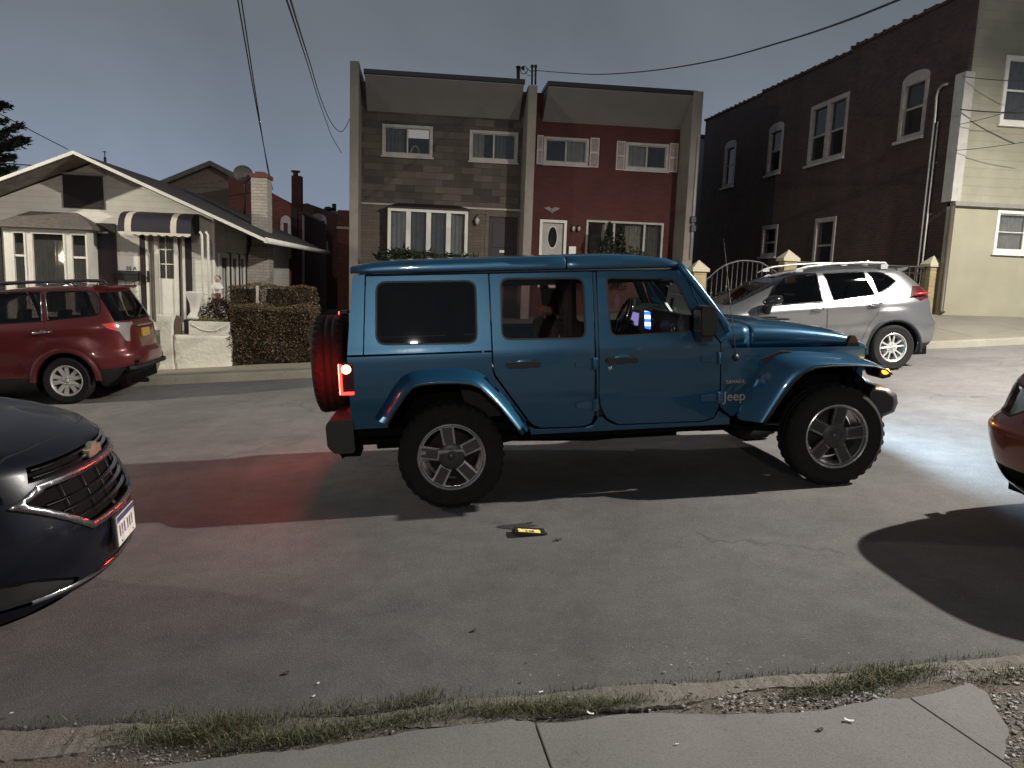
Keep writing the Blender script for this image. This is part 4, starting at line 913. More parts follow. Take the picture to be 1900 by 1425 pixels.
# white brick chimney on the side wall
chm = thing('chimney', 'white painted brick chimney on the side of the bungalow', 'chimney', (PY(20, 480, 500).x, 20, bz))
M_WBRICK = brick('white_brick', (.52, .47, .41), (.44, .40, .35), (.40, .36, .31), .21, .075, .01, .01, .35)
a0, a1 = PY(20, 466, 380).x, PY(20, 496, 380).x; zt = PY(20, 481, 322).z; m_ = MB(); m_.box(a0, a1, 20, 20.6, 2.0, zt-.1); m_.build('stack', M_WBRICK, chm, .01)
m_ = MB(); b0_ = PY(20, 458, 500).x; m_.prism([(b0_, bz), (a1+.02, bz), (a1+.02, 2.3), (a0-.02, 2.3), (b0_, 1.9)], 19.97, 20.63); m_.build('breast', M_WBRICK, chm, .02)
m_ = MB(); m_.box(a0-.03, a1+.03, 19.97, 20.63, zt-.1, zt); m_.box(a0+.08, a1-.08, 20.1, 20.5, zt, zt+.06); m_.build('chimney_cap', plain('dark_red_brick', (.13, .05, .04), .9), chm, .015)
ds = thing('satellite_dish', 'round dark satellite dish seen from behind beside the white chimney', 'dish', tuple(PY(20.4, 452, 360)))
c = PY(20.4, 451, 322); m_ = MB(); Mx = Matrix.Translation(c) @ Matrix.Rotation(math.radians(72), 4, 'X') @ Matrix.Rotation(.2, 4, 'Y'); m_.lathe([(0, .05), (.1, .042), (.19, .015), (.235, -.02), (.24, -.03), (.19, .0), (.1, .028), (0, .036)], 24, Mx); m_.build('dish', plain('dish_grey', (.06, .052, .05), .6), ds)
m_ = MB(); m_.tube([c+Vector((0, .03, -.05)), c+Vector((.03, .06, -.3)), c+Vector((.0, .1, -1.0))], .025, 6); m_.build('mount', M_IRON, ds)

# ---------------------------------------------------------------- yard wall, trough, pots
M_STUC = plain('white_stucco', (.68, .66, .57), .85, var=.06, scale=2.5, bump=.02, bscale=14)
yw = 14.22
pw = thing('yard_wall', 'low white stucco yard wall with a flared end pillar by the pavement', 'wall', (-4.2, yw, -.15))
zb_ = far_walk(-4.6, yw)-.03
a0, a1 = PY(yw, 297, 640).x, PY(yw, 320, 640).x; zt = PY(yw, 306, 584).z
def stucco_block(x0, x1, y0, y1, z0, z1, flare_top=0, flare_bot=0, name='wall'):
    m_ = MB(); n_ = 8; rows = []
    for i in range(n_+1):
        t = i/n_; z = lerp(z0, z1, t); e = flare_top*max(0, (t-.75)/.25)**2+flare_bot*max(0, (.25-t)/.25)**2
        ring_ = []
        for (cx, cy, nx, ny) in ((x0, y0, -1, -1), (x1, y0, 1, -1), (x1, y1, 1, 1), (x0, y1, -1, 1)): ring_.append(Vector((cx+nx*e, cy+ny*e*.6, z)))
        full = []
        for p, q in zip(ring_, ring_[1:]+ring_[:1]):
            for j in range(6): v_ = p.lerp(q, j/6); full.append(v_+Vector((rnd.uniform(-.006, .006), rnd.uniform(-.006, .006), rnd.uniform(-.004, .004) if 0 < i < n_ else rnd.uniform(-.012, .0))))
        rows.append(full)
    m_.grid(rows, closed=True); k0 = len(m_.v)-len(rows[0]); m_.f.append(tuple(range(k0, k0+len(rows[0])))); m_.sm.append(False)
    o = m_.build(name, M_STUC, pw); o.modifiers.new('soft', 'BEVEL').width = .02; return o
stucco_block(a0, a1, yw, yw+.3, zb_, zt, .05, .05, 'pillar')
c0_, c1_ = a1+.002, PY(yw, 428, 650).x; z1_ = PY(yw, 390, 622).z
stucco_block(c0_, c1_, yw+.02, yw+.27, zb_, z1_, 0, .05, 'low_wall')
tr = thing('planter_trough', 'white trough planter with a rope swag relief on the yard wall', 'planter', (PY(yw, 386, 620).x, yw, z1_))
a0, a1, b0, b1 = R(yw, 349, 597, 425, 621); m_ = MB(); m_.prism(rect(a0, a1, yw+.03, yw+.33), z1_-.01, b1, 'z', [rect(a0+.04, a1-.04, yw+.07, yw+.29)]); m_.box(a0+.041, a1-.041, yw+.071, yw+.289, z1_-.009, b1-.04); m_.build('trough', M_STUC, tr, .01)
m_ = MB(); cx = (a0+a1)/2; m_.tube([(cx+t*.30, yw+.022, b1-.05-.12*(1-t*t)) for t in [i/8-1 for i in range(17)]], .012, 6); m_.build('rope_relief', M_STUC, tr)
def leafy(name, fn, n, mat, parent=None, ls=(.03, .06), label=None, cat=None):
    mb = MB()
    for _ in range(n):
        c, out = fn(); L = rnd.uniform(*ls); a = Vector((rnd.gauss(0, 1), rnd.gauss(0, 1), rnd.gauss(0, 1)))
        d1 = (a+out*.8).normalized(); d2 = d1.cross(Vector((rnd.gauss(0, 1), rnd.gauss(0, 1), rnd.gauss(0, 1)))).normalized()
        mb.add([c-d2*L*.3, c+d1*L*.55-d2*L*.0+d2*L*.0, c+d2*L*.3, c-d1*L*.45], [(0, 1, 2, 3)])
    o = mb.build(name, mat, parent, fix=False)
    if label: tag(o, label, cat)
    return o
def leaf_mat(name, cols, rough=.5):
    t = NT(name); gi = t.n('ShaderNodeNewGeometry'); n_ = len(cols)
    t.set(base=t.ramp(gi.outputs['Random Per Island'], [(i/(n_-1), c) for i, c in enumerate(cols)]), rough=rough, spec=.35); MATS[name] = t.m; return t.m
M_HEDGE = leaf_mat('hedge_leaves', [(.022, .015, .008), (.065, .044, .02), (.12, .078, .034), (.17, .105, .05)])
M_EVERG = leaf_mat('evergreen_leaves', [(.008, .012, .007), (.02, .028, .014), (.04, .05, .025)])
M_TRGRASS = leaf_mat('trough_leaves', [(.06, .07, .02), (.14, .13, .04), (.2, .17, .07)])
leafy('plants', lambda: (Vector((rnd.uniform(a0+.05, a1-.05), rnd.uniform(yw+.08, yw+.28), b1-.03+abs(rnd.gauss(0, .03)))), Vector((0, 0, 1))), 700, M_TRGRASS, tr, (.03, .07))
wp = thing('white_urn', 'white garden urn with draped sides behind the trough planter', 'urn', (PY(15.2, 363, 590).x, 15.2, PY(15.2, 363, 597).z))
c = PY(15.2, 363, 592); zt = PY(15.2, 363, 541).z; H_ = zt-c.z; m_ = MB(); m_.lathe([(0, 0), (.15, 0), (.15, .05), (.09, .14*H_/.55), (.10, .3*H_/.55), (.155, .46*H_/.55), (.165, H_-.02), (.17, H_), (.13, H_), (.11, H_-.06), (0, H_-.07)], 18, Matrix.Translation(c)); m_.build('urn_body', M_WHITE, wp)
m_ = MB(); m_.box(c.x-.17, c.x+.17, 15.03, 15.37, c.z-.5, c.z-.001); m_.build('plinth', M_DARKWOOD, wp, .01)
# little painted statue on a dark mound of shrubs
sx = PY(15.6, 404, 540).x; z0s, z1s = PY(15.6, 404, 560).z, PY(15.6, 404, 511).z; hh = z1s-z0s
stt = thing('garden_statue', 'small painted garden statue of a child in white top and red skirt', 'statue', (sx, 15.6, z0s)); T_ = Matrix.Translation((sx, 15.6, z0s))
M_SKIN = plain('statue_flesh', (.45, .30, .22), .6)
m_ = MB(); m_.lathe([(0, 0), (.09, 0), (.10, .02), (.06, .16*hh), (.055, .30*hh), (.05, .34*hh)], 14, T_); m_.build('skirt', plain('statue_red', (.22, .03, .03), .6), stt)
m_ = MB(); m_.lathe([(.052, .33*hh), (.065, .45*hh), (.075, .62*hh), (.06, .70*hh), (.025, .74*hh), (0, .75*hh)], 14, T_ @ Matrix.Diagonal((1, .7, 1, 1)));
for sgn in (-1, 1): m_.tube([T_ @ Vector((sgn*.065, 0, .66*hh)), T_ @ Vector((sgn*.10, -.03, .54*hh)), T_ @ Vector((sgn*.05, -.09, .48*hh))], [.028, .024, .018], 8)
m_.build('top', M_WHITE, stt)
m_ = MB(); m_.ball(T_ @ Vector((0, -.005, .86*hh)), .062, 12, (.92, 1, 1.1)); m_.tube([T_ @ Vector((0, 0, .73*hh)), T_ @ Vector((0, 0, .79*hh))], .025, 8); m_.ball(T_ @ Vector((0, -.068, .855*hh)), .012, 6); m_.build('head', M_SKIN, stt)
m_ = MB(); m_.ball(T_ @ Vector((0, .012, .89*hh)), .066, 12, (1, .95, .9)); m_.build('hair', M_DARKWOOD, stt)
def blob(c, r, sq):
    def fn():
        d = Vector((rnd.gauss(0, 1), rnd.gauss(0, 1), rnd.gauss(0, 1))).normalized(); k = rnd.uniform(.6, 1.05)*(1+.15*math.sin(5*d.x+3*d.z))
        return Vector(c)+Vector((d.x*r*sq[0], d.y*r*sq[1], d.z*r*sq[2]))*k, d
    return fn
leafy('shrub', blob(PY(15.2, 407, 580), .28, (1.1, .8, 1.2)), 1500, leaf_mat('red_shrub_leaves', [(.03, .012, .012), (.06, .03, .02), (.05, .05, .02)]), None, (.03, .07), 'dark reddish shrub between the trough planter and the clipped hedge', 'shrub')
m_ = MB(); m_.prism([(0, 0), (.10, .0), (.11, .3), (.0, .34)], 0, .08); me = m_.mesh(); c = PY(yw+.1, 325, 620); me.transform(Matrix.Translation((c.x, c.y, z1_))); tag(link_mesh('log', me, plain('old_wood', (.14, .10, .07), .9, bump=.01)), 'short weathered log standing on the yard wall next to the pillar', 'log')
# clipped hedges
def boxhedge(label, x0, x1, y0, y1, z0, z1, n, slope=0.0):
    h = thing('hedge', label, 'hedge', ((x0+x1)/2, (y0+y1)/2, z0))
    def fn():
        f_ = rnd.random(); w_, d_, t_ = x1-x0, y1-y0, z1-z0; A = [w_*t_*1.6, d_*t_, d_*t_, w_*d_]; q = f_*sum(A)
        u, v = rnd.random(), rnd.random(); k = abs(rnd.gauss(0, .035))-.012
        if q < A[0]: p, o_ = Vector((lerp(x0, x1, u), y0+k, lerp(z0, z1, v))), Vector((0, -1, .2))
        elif q < A[0]+A[1]: p, o_ = Vector((x1-k, lerp(y0, y1, u), lerp(z0, z1, v))), Vector((1, 0, .2))
        elif q < A[0]+A[1]+A[2]: p, o_ = Vector((x0+k, lerp(y0, y1, u), lerp(z0, z1, v))), Vector((-1, 0, .2))
        else: p, o_ = Vector((lerp(x0, x1, u), lerp(y0, y1, v), z1-k)), Vector((0, 0, 1))
        b_ = .03*math.sin(p.x*7+p.z*5)+.02*math.sin(p.z*13+p.x*3); p += o_.normalized()*b_
        if p.z < z0+.12: p.y += .05
        return p, o_
    leafy('foliage', fn, n, M_HEDGE, h, (.022, .05))
    m_ = MB(); m_.box(x0+.07, x1-.07, y0+.07, y1-.07, z0+.05, z1-.07); m_.build('inner_twigs', plain('hedge_twigs', (.022, .018, .010), 1, var=.5, scale=40, bump=.03, bscale=50), h)
hx0, hx1 = PY(14.25, 425, 620).x, PY(14.25, 566, 620).x
boxhedge('clipped box hedge at the pavement beside the white yard wall', hx0, hx1+.15, 14.25, 15.15, far_walk(-3, 14.3)-.02, PY(14.25, 495, 570).z, 9000)
boxhedge('taller back hedge left of the thin white post', PY(15.9, 420, 550).x, PY(15.9, 477, 550).x, 15.9, 16.6, .0, PY(15.9, 448, 530).z, 3200)
boxhedge('taller back hedge right of the thin white post', PY(15.9, 487, 550).x, PY(15.9, 580, 550).x, 15.9, 16.6, .0, PY(15.9, 530, 531).z, 4200)
m_ = MB(); c = PY(15.8, 478, 570); m_.tube([(c.x, 15.8, -.1), (c.x, 15.8, PY(15.8, 478, 530).z)], .03, 8); m_.ball((c.x, 15.8, PY(15.8, 478, 561).z), .045, 8); tag(m_.build('post', M_DULLWHITE), 'thin white post in the gap between the back hedges', 'post')

# ---------------------------------------------------------------- houses behind
hb = thing('brown_house', 'plain brown gabled house behind the bungalow', 'house', (-8, 30, 0)); Y3 = 30
a_, l_, r_ = PY(Y3, 395, 303), PY(Y3, 284, 348), PY(Y3, 520, 372)
m_ = MB(); m_.prism([(l_.x+.2, 0), (r_.x-.3, 0), (r_.x-.3, r_.z), (a_.x, a_.z-.1), (l_.x+.2, l_.z-.02)], Y3, Y3+8); m_.build('wall', plain('brown_wall', (.20, .16, .125), .9, var=.1), hb)
m_ = MB()
for e in (l_, r_): m_.add([(a_.x, Y3-.4, a_.z+.05), (a_.x, Y3+8.3, a_.z+.05), (e.x, Y3+8.3, e.z+.05), (e.x, Y3-.4, e.z+.05), (a_.x, Y3-.4, a_.z-.12), (a_.x, Y3+8.3, a_.z-.12), (e.x, Y3+8.3, e.z-.12), (e.x, Y3-.4, e.z-.12)], [(0, 1, 2, 3), (7, 6, 5, 4), (0, 3, 7, 4), (1, 5, 6, 2), (3, 2, 6, 7)])
m_.build('roof', plain('grey_roof', (.16, .145, .13), .9, var=.2), hb)
m_ = MB(); c = PY(Y3, 391, 383); m_.box(c.x-.12, c.x+.12, Y3-.04, Y3-.003, c.z-.3, c.z+.25); m_.build('window', M_BLACK, hb)
M_FARRED = brick('far_red_brick', (.17, .05, .04), (.13, .035, .03), (.14, .07, .06), .21, .075, .008, .004, .3)
hr = thing('red_house', 'red brick house with a white arched window and tall chimney', 'house', (-5.4, 27, 0)); Y4 = 27
p = [PY(Y4, x, y) for x, y in ((492, 352), (520, 368), (563, 396))]
m_ = MB(); m_.prism([(p[0].x-1.2, -.3), (p[2].x, -.3), (p[2].x, p[2].z), (p[1].x, p[1].z), (p[0].x, p[0].z), (p[0].x-1.2, p[0].z+.4)], Y4, Y4+6); m_.build('wall', M_FARRED, hr)
a0, a1, b0, b1 = R(Y4, 521, 400, 540, 480); m_ = MB(); m_.prism(archrect((a0, a1, b0, b1), .2), Y4-.05, Y4-.003, 'y', [rect(a0+.1, a1-.1, b0+.1, b1-.25)]); fo = m_.build('window', plain('lilac_trim', (.42, .36, .38), .7), hr); m_ = MB(); m_.box(a0+.08, a1-.08, Y4-.02, Y4-.004, b0+.08, b1-.2); m_.build('pane', M_HGLASS, fo)
m_ = MB(); m_.box(a1+.05, a1+.22, Y4-.06, Y4-.003, b0, b1+.25); m_.build('shutter', M_DARKWOOD, hr)
m_ = MB(); c = PY(Y4-.05, 563, 430); m_.tube([(c.x, c.y, -.3), (c.x, c.y, PY(Y4-.05, 563, 400).z)], .04, 6); m_.build('downpipe', M_DULLWHITE, hr)
m_ = MB(); a0, a1, b0, b1 = R(Y4+1, 541, 326, 559, 470); m_.box(a0, a1, Y4+1, Y4+1.4, b0, b1); co_ = m_.build('chimney', M_FARRED, hr); m_ = MB(); c = PY(Y4+1.2, 548.5, 326); m_.tube([c, c+Vector((0, 0, .12))], .09, 10); m_.tube([c+Vector((0, 0, .12)), c+Vector((0, 0, .17))], .16, 10); m_.build('chimney_pot', plain('pot', (.2, .09, .08), .8), co_)
hf = thing('far_house', 'distant red gabled house with a white arched double window', 'house', (-4, 36, 0)); Y5 = 36
p = [PY(Y5, x, y) for x, y in ((562, 372), (570, 377), (640, 402))]
m_ = MB(); m_.prism([(p[0].x-3, 0), (p[2].x+.6, 0), (p[2].x+.6, p[2].z-.15), (p[2].x, p[2].z), (p[1].x, p[1].z), (p[0].x-3, p[1].z-.6)], Y5, Y5+6); m_.build('wall', plain('far_wall', (.16, .085, .075), .9), hf)
a0, a1, b0, b1 = R(Y5, 577, 396, 606, 430); m_ = MB(); m_.prism(archrect((a0, a1, b0, b1), .28), Y5-.06, Y5-.003, 'y', [rect(a0+.08, (a0+a1)/2-.04, b0+.08, b1-.32), rect((a0+a1)/2+.04, a1-.08, b0+.08, b1-.32)]); fo = m_.build('window', M_WHITE, hf); m_ = MB(); m_.box(a0+.05, a1-.05, Y5-.03, Y5-.004, b0+.05, b1-.3); m_.build('pane', M_HGLASS, fo)
a0, a1, b0, b1 = R(Y5, 588, 447, 609, 470); m_ = MB(); ring(m_, (a0, a1, b0, b1), .08, Y5-.06, Y5-.003); m_.build('window', M_WHITE, hf)
m_ = MB(); a0, a1, b0, b1 = R(Y5, 582, 428, 602, 434); m_.box(a0-.1, a1+.1, Y5-.2, Y5-.003, b0, b1); m_.build('window_box', M_WHITE, hf)
hk = thing('dark_red_annex', 'dark red flat walled annex against the left fin of the grey row house', 'building', (-2.7, 26.5, 0)); a0, a1, b0, b1 = R(26.5, 626.5, 390, 652, 520)
m_ = MB(); m_.box(a0, a1+.2, 26.5, 30, 0, b1); m_.build('wall', M_FARRED, hk); m_ = MB(); z_ = PY(26.5, 640, 423).z; m_.box(a0-.03, a1+.2, 26.44, 26.497, z_-.04, z_+.04); m_.build('band', M_DULLWHITE, hk)
hd = thing('far_rooftop', 'pale distant rooftop with vent and flue left of the grey row house', 'rooftop', (-4, 44, 0)); a0, a1, b0, b1 = R(44, 598, 391, 630, 460)
m_ = MB(); m_.box(a0-.5, a1+1, 44, 48, 0, b1); m_.build('wall', plain('pale_far_wall', (.3, .27, .25), .9), hd); m_ = MB(); c = PY(44, 609, 388); m_.ball(c, .25, 10, (1, 1, .6)); c = PY(44, 620, 391); m_.tube([c, c+Vector((0, 0, .38))], .12, 8); m_.build('flue', M_BLACK, hd)

# shrubs before the row houses
def cone_tree(label, px, py0, py1, wpx, Y, n):
    b_, t_ = PY(Y, px, py1), PY(Y, px, py0); r = (PY(Y, px+wpx/2, py1).x-b_.x); H = t_.z-b_.z
    s = thing('evergreen_shrub', label, 'shrub', tuple(b_)); m_ = MB(); m_.tube([b_-Vector((0, 0, .8)), b_+Vector((0, 0, H*.8))], [.04, .015], 6); m_.build('trunk', M_DARKWOOD, s)
    def fn():
        h = rnd.random()**1.4; a = rnd.uniform(0, 2*PI); rr = r*(1-h)**.8*(1+.2*math.sin(a*3+h*14))*math.sqrt(rnd.uniform(.3, 1)); return Vector((b_.x+rr*math.cos(a), Y+rr*math.sin(a), b_.z+h*H)), Vector((math.cos(a), math.sin(a), .8))
    leafy('crown', fn, n, M_EVERG, s, (.05, .12))
cone_tree('slim pointed evergreen before the picture window of the red row house', 1127, 412, 486, 36, 23.6, 1300)
cone_tree('second pointed evergreen, between the slim one and the middle of the picture window', 1149, 421, 486, 34, 23.9, 1100)
for px, py, w_, lb in ((1180, 474, .55, 'low round evergreen under the right half of the picture window'), (1112, 478, .5, 'low round evergreen under the left half of the picture window')):
    c = PY(23.5, px, py); leafy('bush', blob(c-Vector((0, 0, .2)), w_, (1, .7, .8)), 900, M_EVERG, None, (.05, .11), lb, 'bush')
fb = thing('spreading_juniper', 'dark spreading juniper with drooping sprays before the bay window', 'shrub', tuple(PY(23.4, 770, 490)))
m_ = MB()
for i in range(26):
    t = i/25; c = PY(23.4, lerp(712, 880, t), lerp(480, 486, t)); top = PY(23.4, lerp(712, 880, t), lerp(463, 478, t**1.3)+rnd.uniform(-3, 3)+(8 if i == 0 else 0))
    d_ = Vector((rnd.uniform(-.5, .3), rnd.uniform(-.3, .3), 0)); m_.tube([c-Vector((0, 0, .3)), c.lerp(top, .6)+d_*.3, top+d_*.4], [.02, .012, .004], 5)
    for _ in range(46):
        k = rnd.random(); p = (c-Vector((0, 0, .25))).lerp(top, k)+d_*.4*k+Vector((rnd.gauss(0, .06), rnd.gauss(0, .15), rnd.gauss(0, .03))); L = rnd.uniform(.10, .26); dd = Vector((rnd.uniform(-1, .4), rnd.gauss(0, .5), rnd.uniform(-.1, .6))).normalized(); sd = dd.cross(Vector((0, 1, .2))).normalized()*L*.16
        m_.add([p-sd, p+sd, p+dd*L], [(0, 1, 2)])
m_.build('foliage', M_EVERG, fb, fix=False)

# conifer at the left edge
tr_ = thing('conifer_tree', 'dark conifer with ragged branches at the left edge behind the bungalow', 'tree', (PY(26, -60, 400).x, 26, 0)); tx = PY(26, -60, 300).x
m_ = MB(); m_.tube([(tx, 26, -1), (tx+.05, 26, 4), (tx, 26, 9)], [.22, .16, .03], 8); m_.build('trunk', plain('bark', (.05, .035, .025), .95, bump=.02, bscale=20), tr_)
cr = MB(); M_CON = leaf_mat('conifer_needles', [(.006, .008, .006), (.015, .018, .012), (.03, .032, .02)])
def bough(base, tip, n, w):
    cr.tube([base, base.lerp(tip, .5)+Vector((0, 0, .08)), tip], [.03, .02, .006], 5)
    for _ in range(n):
        k = rnd.random()**.7; p = base.lerp(tip, k)+Vector((rnd.gauss(0, w*.5), rnd.gauss(0, w), rnd.gauss(0, w*.4))); dd = ((tip-base).normalized()+Vector((rnd.gauss(0, .5), rnd.gauss(0, .5), rnd.gauss(0, .4)))).normalized(); L = rnd.uniform(.08, .2); sd = dd.cross(Vector((rnd.gauss(0, 1), 1, .3))).normalized()*L*.2
        cr.add([p-sd, p+sd, p+dd*L], [(0, 1, 2)])
for (bx, by), (ex, ey), n, w in (((-60, 215), (16, 195), 260, .10), ((-60, 235), (12, 224), 200, .08), ((-60, 275), (38, 232), 420, .10), ((-60, 285), (46, 258), 520, .12), ((-50, 300), (30, 268), 380, .12), ((-60, 320), (24, 290), 420, .10), ((-60, 330), (26, 312), 300, .08), ((-60, 250), (8, 252), 300, .13), ((-60, 345), (10, 322), 300, .12), ((-60, 190), (6, 190), 120, .06)):
    bough(PY(26, bx, by), PY(26, ex, ey), n, w)
for _ in range(64):
    h = rnd.uniform(2, 8.8); a = rnd.uniform(0, 2*PI); L = (9-h)*.28; b_ = Vector((tx, 26, h)); bough(b_, b_+Vector((math.cos(a)*L, math.sin(a)*L, -.15*L)), 120, .14)
cr.build('crown', M_CON, tr_, fix=False)

# overhead wires
wire('overhead_wire', [PY(11, 425, -95), PY(27, 506, 352)], .012, 'left wire of the crossing pair running down to the bungalow chimney', .15)
wire('overhead_wire', [PY(11, 436, -80), PY(27, 503, 352)], .011, 'right wire of the crossing pair running down to the bungalow chimney', .10)
def pix_wire(pts, r, label):
    P_ = [PY(Y, x, y) for Y, x, y in pts]; mb = MB(); path = []
    for i in range(len(P_)-1):
        a, b = P_[i], P_[i+1]; p0 = P_[max(i-1, 0)]; p3 = P_[min(i+2, len(P_)-1)]
        for k in range(8):
            t = k/8; path.append(.5*((2*a)+(b-p0)*t+(2*p0-5*a+4*b-p3)*t*t+(3*a-p0-3*b+p3)*t**3))
    path.append(P_[-1]); mb.tube(path, r, 5); tag(mb.build('overhead_wire', M_WIRE), label, 'wire')
pix_wire([(5, 528, -40), (8, 551, 40), (14, 576, 120), (19, 594, 180), (22, 613, 225), (23.4, 630, 244), (23.9, 640, 238), (24.0, 649, 221)], .010, 'sagging wire that curls up to the left fin of the grey row house')
pix_wire([(5, 518, -40), (8, 545, 40), (14, 571, 120), (19, 591, 185), (22, 607, 230), (23.4, 616, 254), (24.6, 634, 284)], .009, 'sagging wire that ends below the left fin of the grey row house')
pix_wire([(YFN, 998, 131), (21, 1040, 134.5), (18, 1110, 138), (15, 1210, 131), (12, 1330, 111), (9.5, 1450, 78), (7.5, 1560, 42), (6, 1700, -14), (5, 1840, -75)], .011, 'thick wire sagging from the roof masts to the upper right')
wire('overhead_wire', [PY(14, -120, 145), PY(20, 126, 277)], .010, 'thin wire slanting down behind the ridge of the bungalow', .02)
wire('overhead_wire', [PY(16, -60, 296), PY(16.6, 108, 309)], .012, 'thin wire running level to the gable of the bungalow', .02)

# houses across the street, behind the viewer: they close the low sky in windows and paint
for x0, x1, h_, lb, mt in ((-26, -15, 7.5, 'tan house across the street, leftmost behind the viewer', M_TAN), (-13.5, -7.0, 6.8, 'red brick house across the street behind the viewer', M_REDB), (2.8, 9.8, 7.2, 'brown house across the street behind the viewer', MATS['brown_wall']), (11, 21, 7.0, 'pale house across the street behind the viewer', M_FARRED)):
    zz_ = gz((x0+x1)/2, -7); o_ = thing('opposite_house', lb, 'house', ((x0+x1)/2, -7, zz_), 'houses across the street')
    m_ = MB(); m_.box(x0, x1, -15, -6.5, zz_-.6, zz_+h_-1.2); m_.build('wall', mt, o_); m_ = MB(); m_.prism([(-15.4, zz_+h_-1.2), (-6.1, zz_+h_-1.2), (-10.8, zz_+h_+1.2)], x0-.3, x1+.3, 'x'); m_.build('roof', M_ROOF, o_)
    for k_ in range(3):
        a_ = lerp(x0, x1, (k_+.5)/3)
        for zc in (1.6, 4.4): m_ = MB(); ring(m_, (a_-.6, a_+.6, zz_+zc-.6, zz_+zc+.7), .08, -6.499, -6.45); w0 = m_.build('window', M_WHITE, o_); m_ = MB(); m_.box(a_-.52, a_+.52, -6.498, -6.49, zz_+zc-.52, zz_+zc+.62); m_.build('pane', M_BLACK, w0)
# ================================================================ vehicles
def car_root(name, label, x, y, h, lift=0.0):
    """h = heading; the car stands on the sloping street"""
    n = Vector((-GX, -GY, 1)).normalized(); fw = Vector((math.cos(h), math.sin(h), 0)); fw = (fw - n*fw.dot(n)).normalized(); lf = n.cross(fw)
    M = Matrix((fw, lf, n)).transposed()
    return thing(name, label, 'car', (x, y, gz(x, y)+lift), rot=M.to_euler())
M_TYRE = plain('tyre_rubber', (.011, .0105, .0105), .85, spec=.3, var=.25, scale=20, bump=.002, bscale=90)
M_ALLOY = plain('alloy', (.58, .57, .55), .35, metal=.5, var=.06)
M_DKALLOY = plain('dark_alloy', (.07, .07, .075), .35, metal=.6)
M_CHROME = plain('chrome', (.6, .6, .6), .12, metal=1, var=.05)
M_BLKPL = plain('black_trim', (.014, .014, .015), .5, var=.15)
M_GLOSSBLK = plain('gloss_black', (.008, .008, .009), .12, var=.1)
M_CLAD = plain('grey_cladding', (.018, .0185, .02), .6, spec=.25)
M_UNDER = plain('underbody', (.006, .006, .006), .9, spec=.06)
M_SEAM = plain('panel_seam', (.004, .004, .004), .9)
M_SEAT = plain('seat_cloth', (.022, .020, .022), .85)
G_CLEAR = glass('windscreen_glass', (.78, .84, .82), .9, .01, 1.5)
G_TINT = glass('tinted_glass', (.30, .27, .27), .9, .01, 1.55)
G_DARK = glass('privacy_glass', (.12, .085, .09), .9, .012, 1.55)
G_LENS = glass('clear_lens', (.85, .86, .88), .9, .02, 1.5)
M_REDLENS = plain('red_lens', (.045, .003, .004), .3, var=.1)
M_REFL = plain('lamp_reflector', (.55, .55, .56), .18, metal=.9)

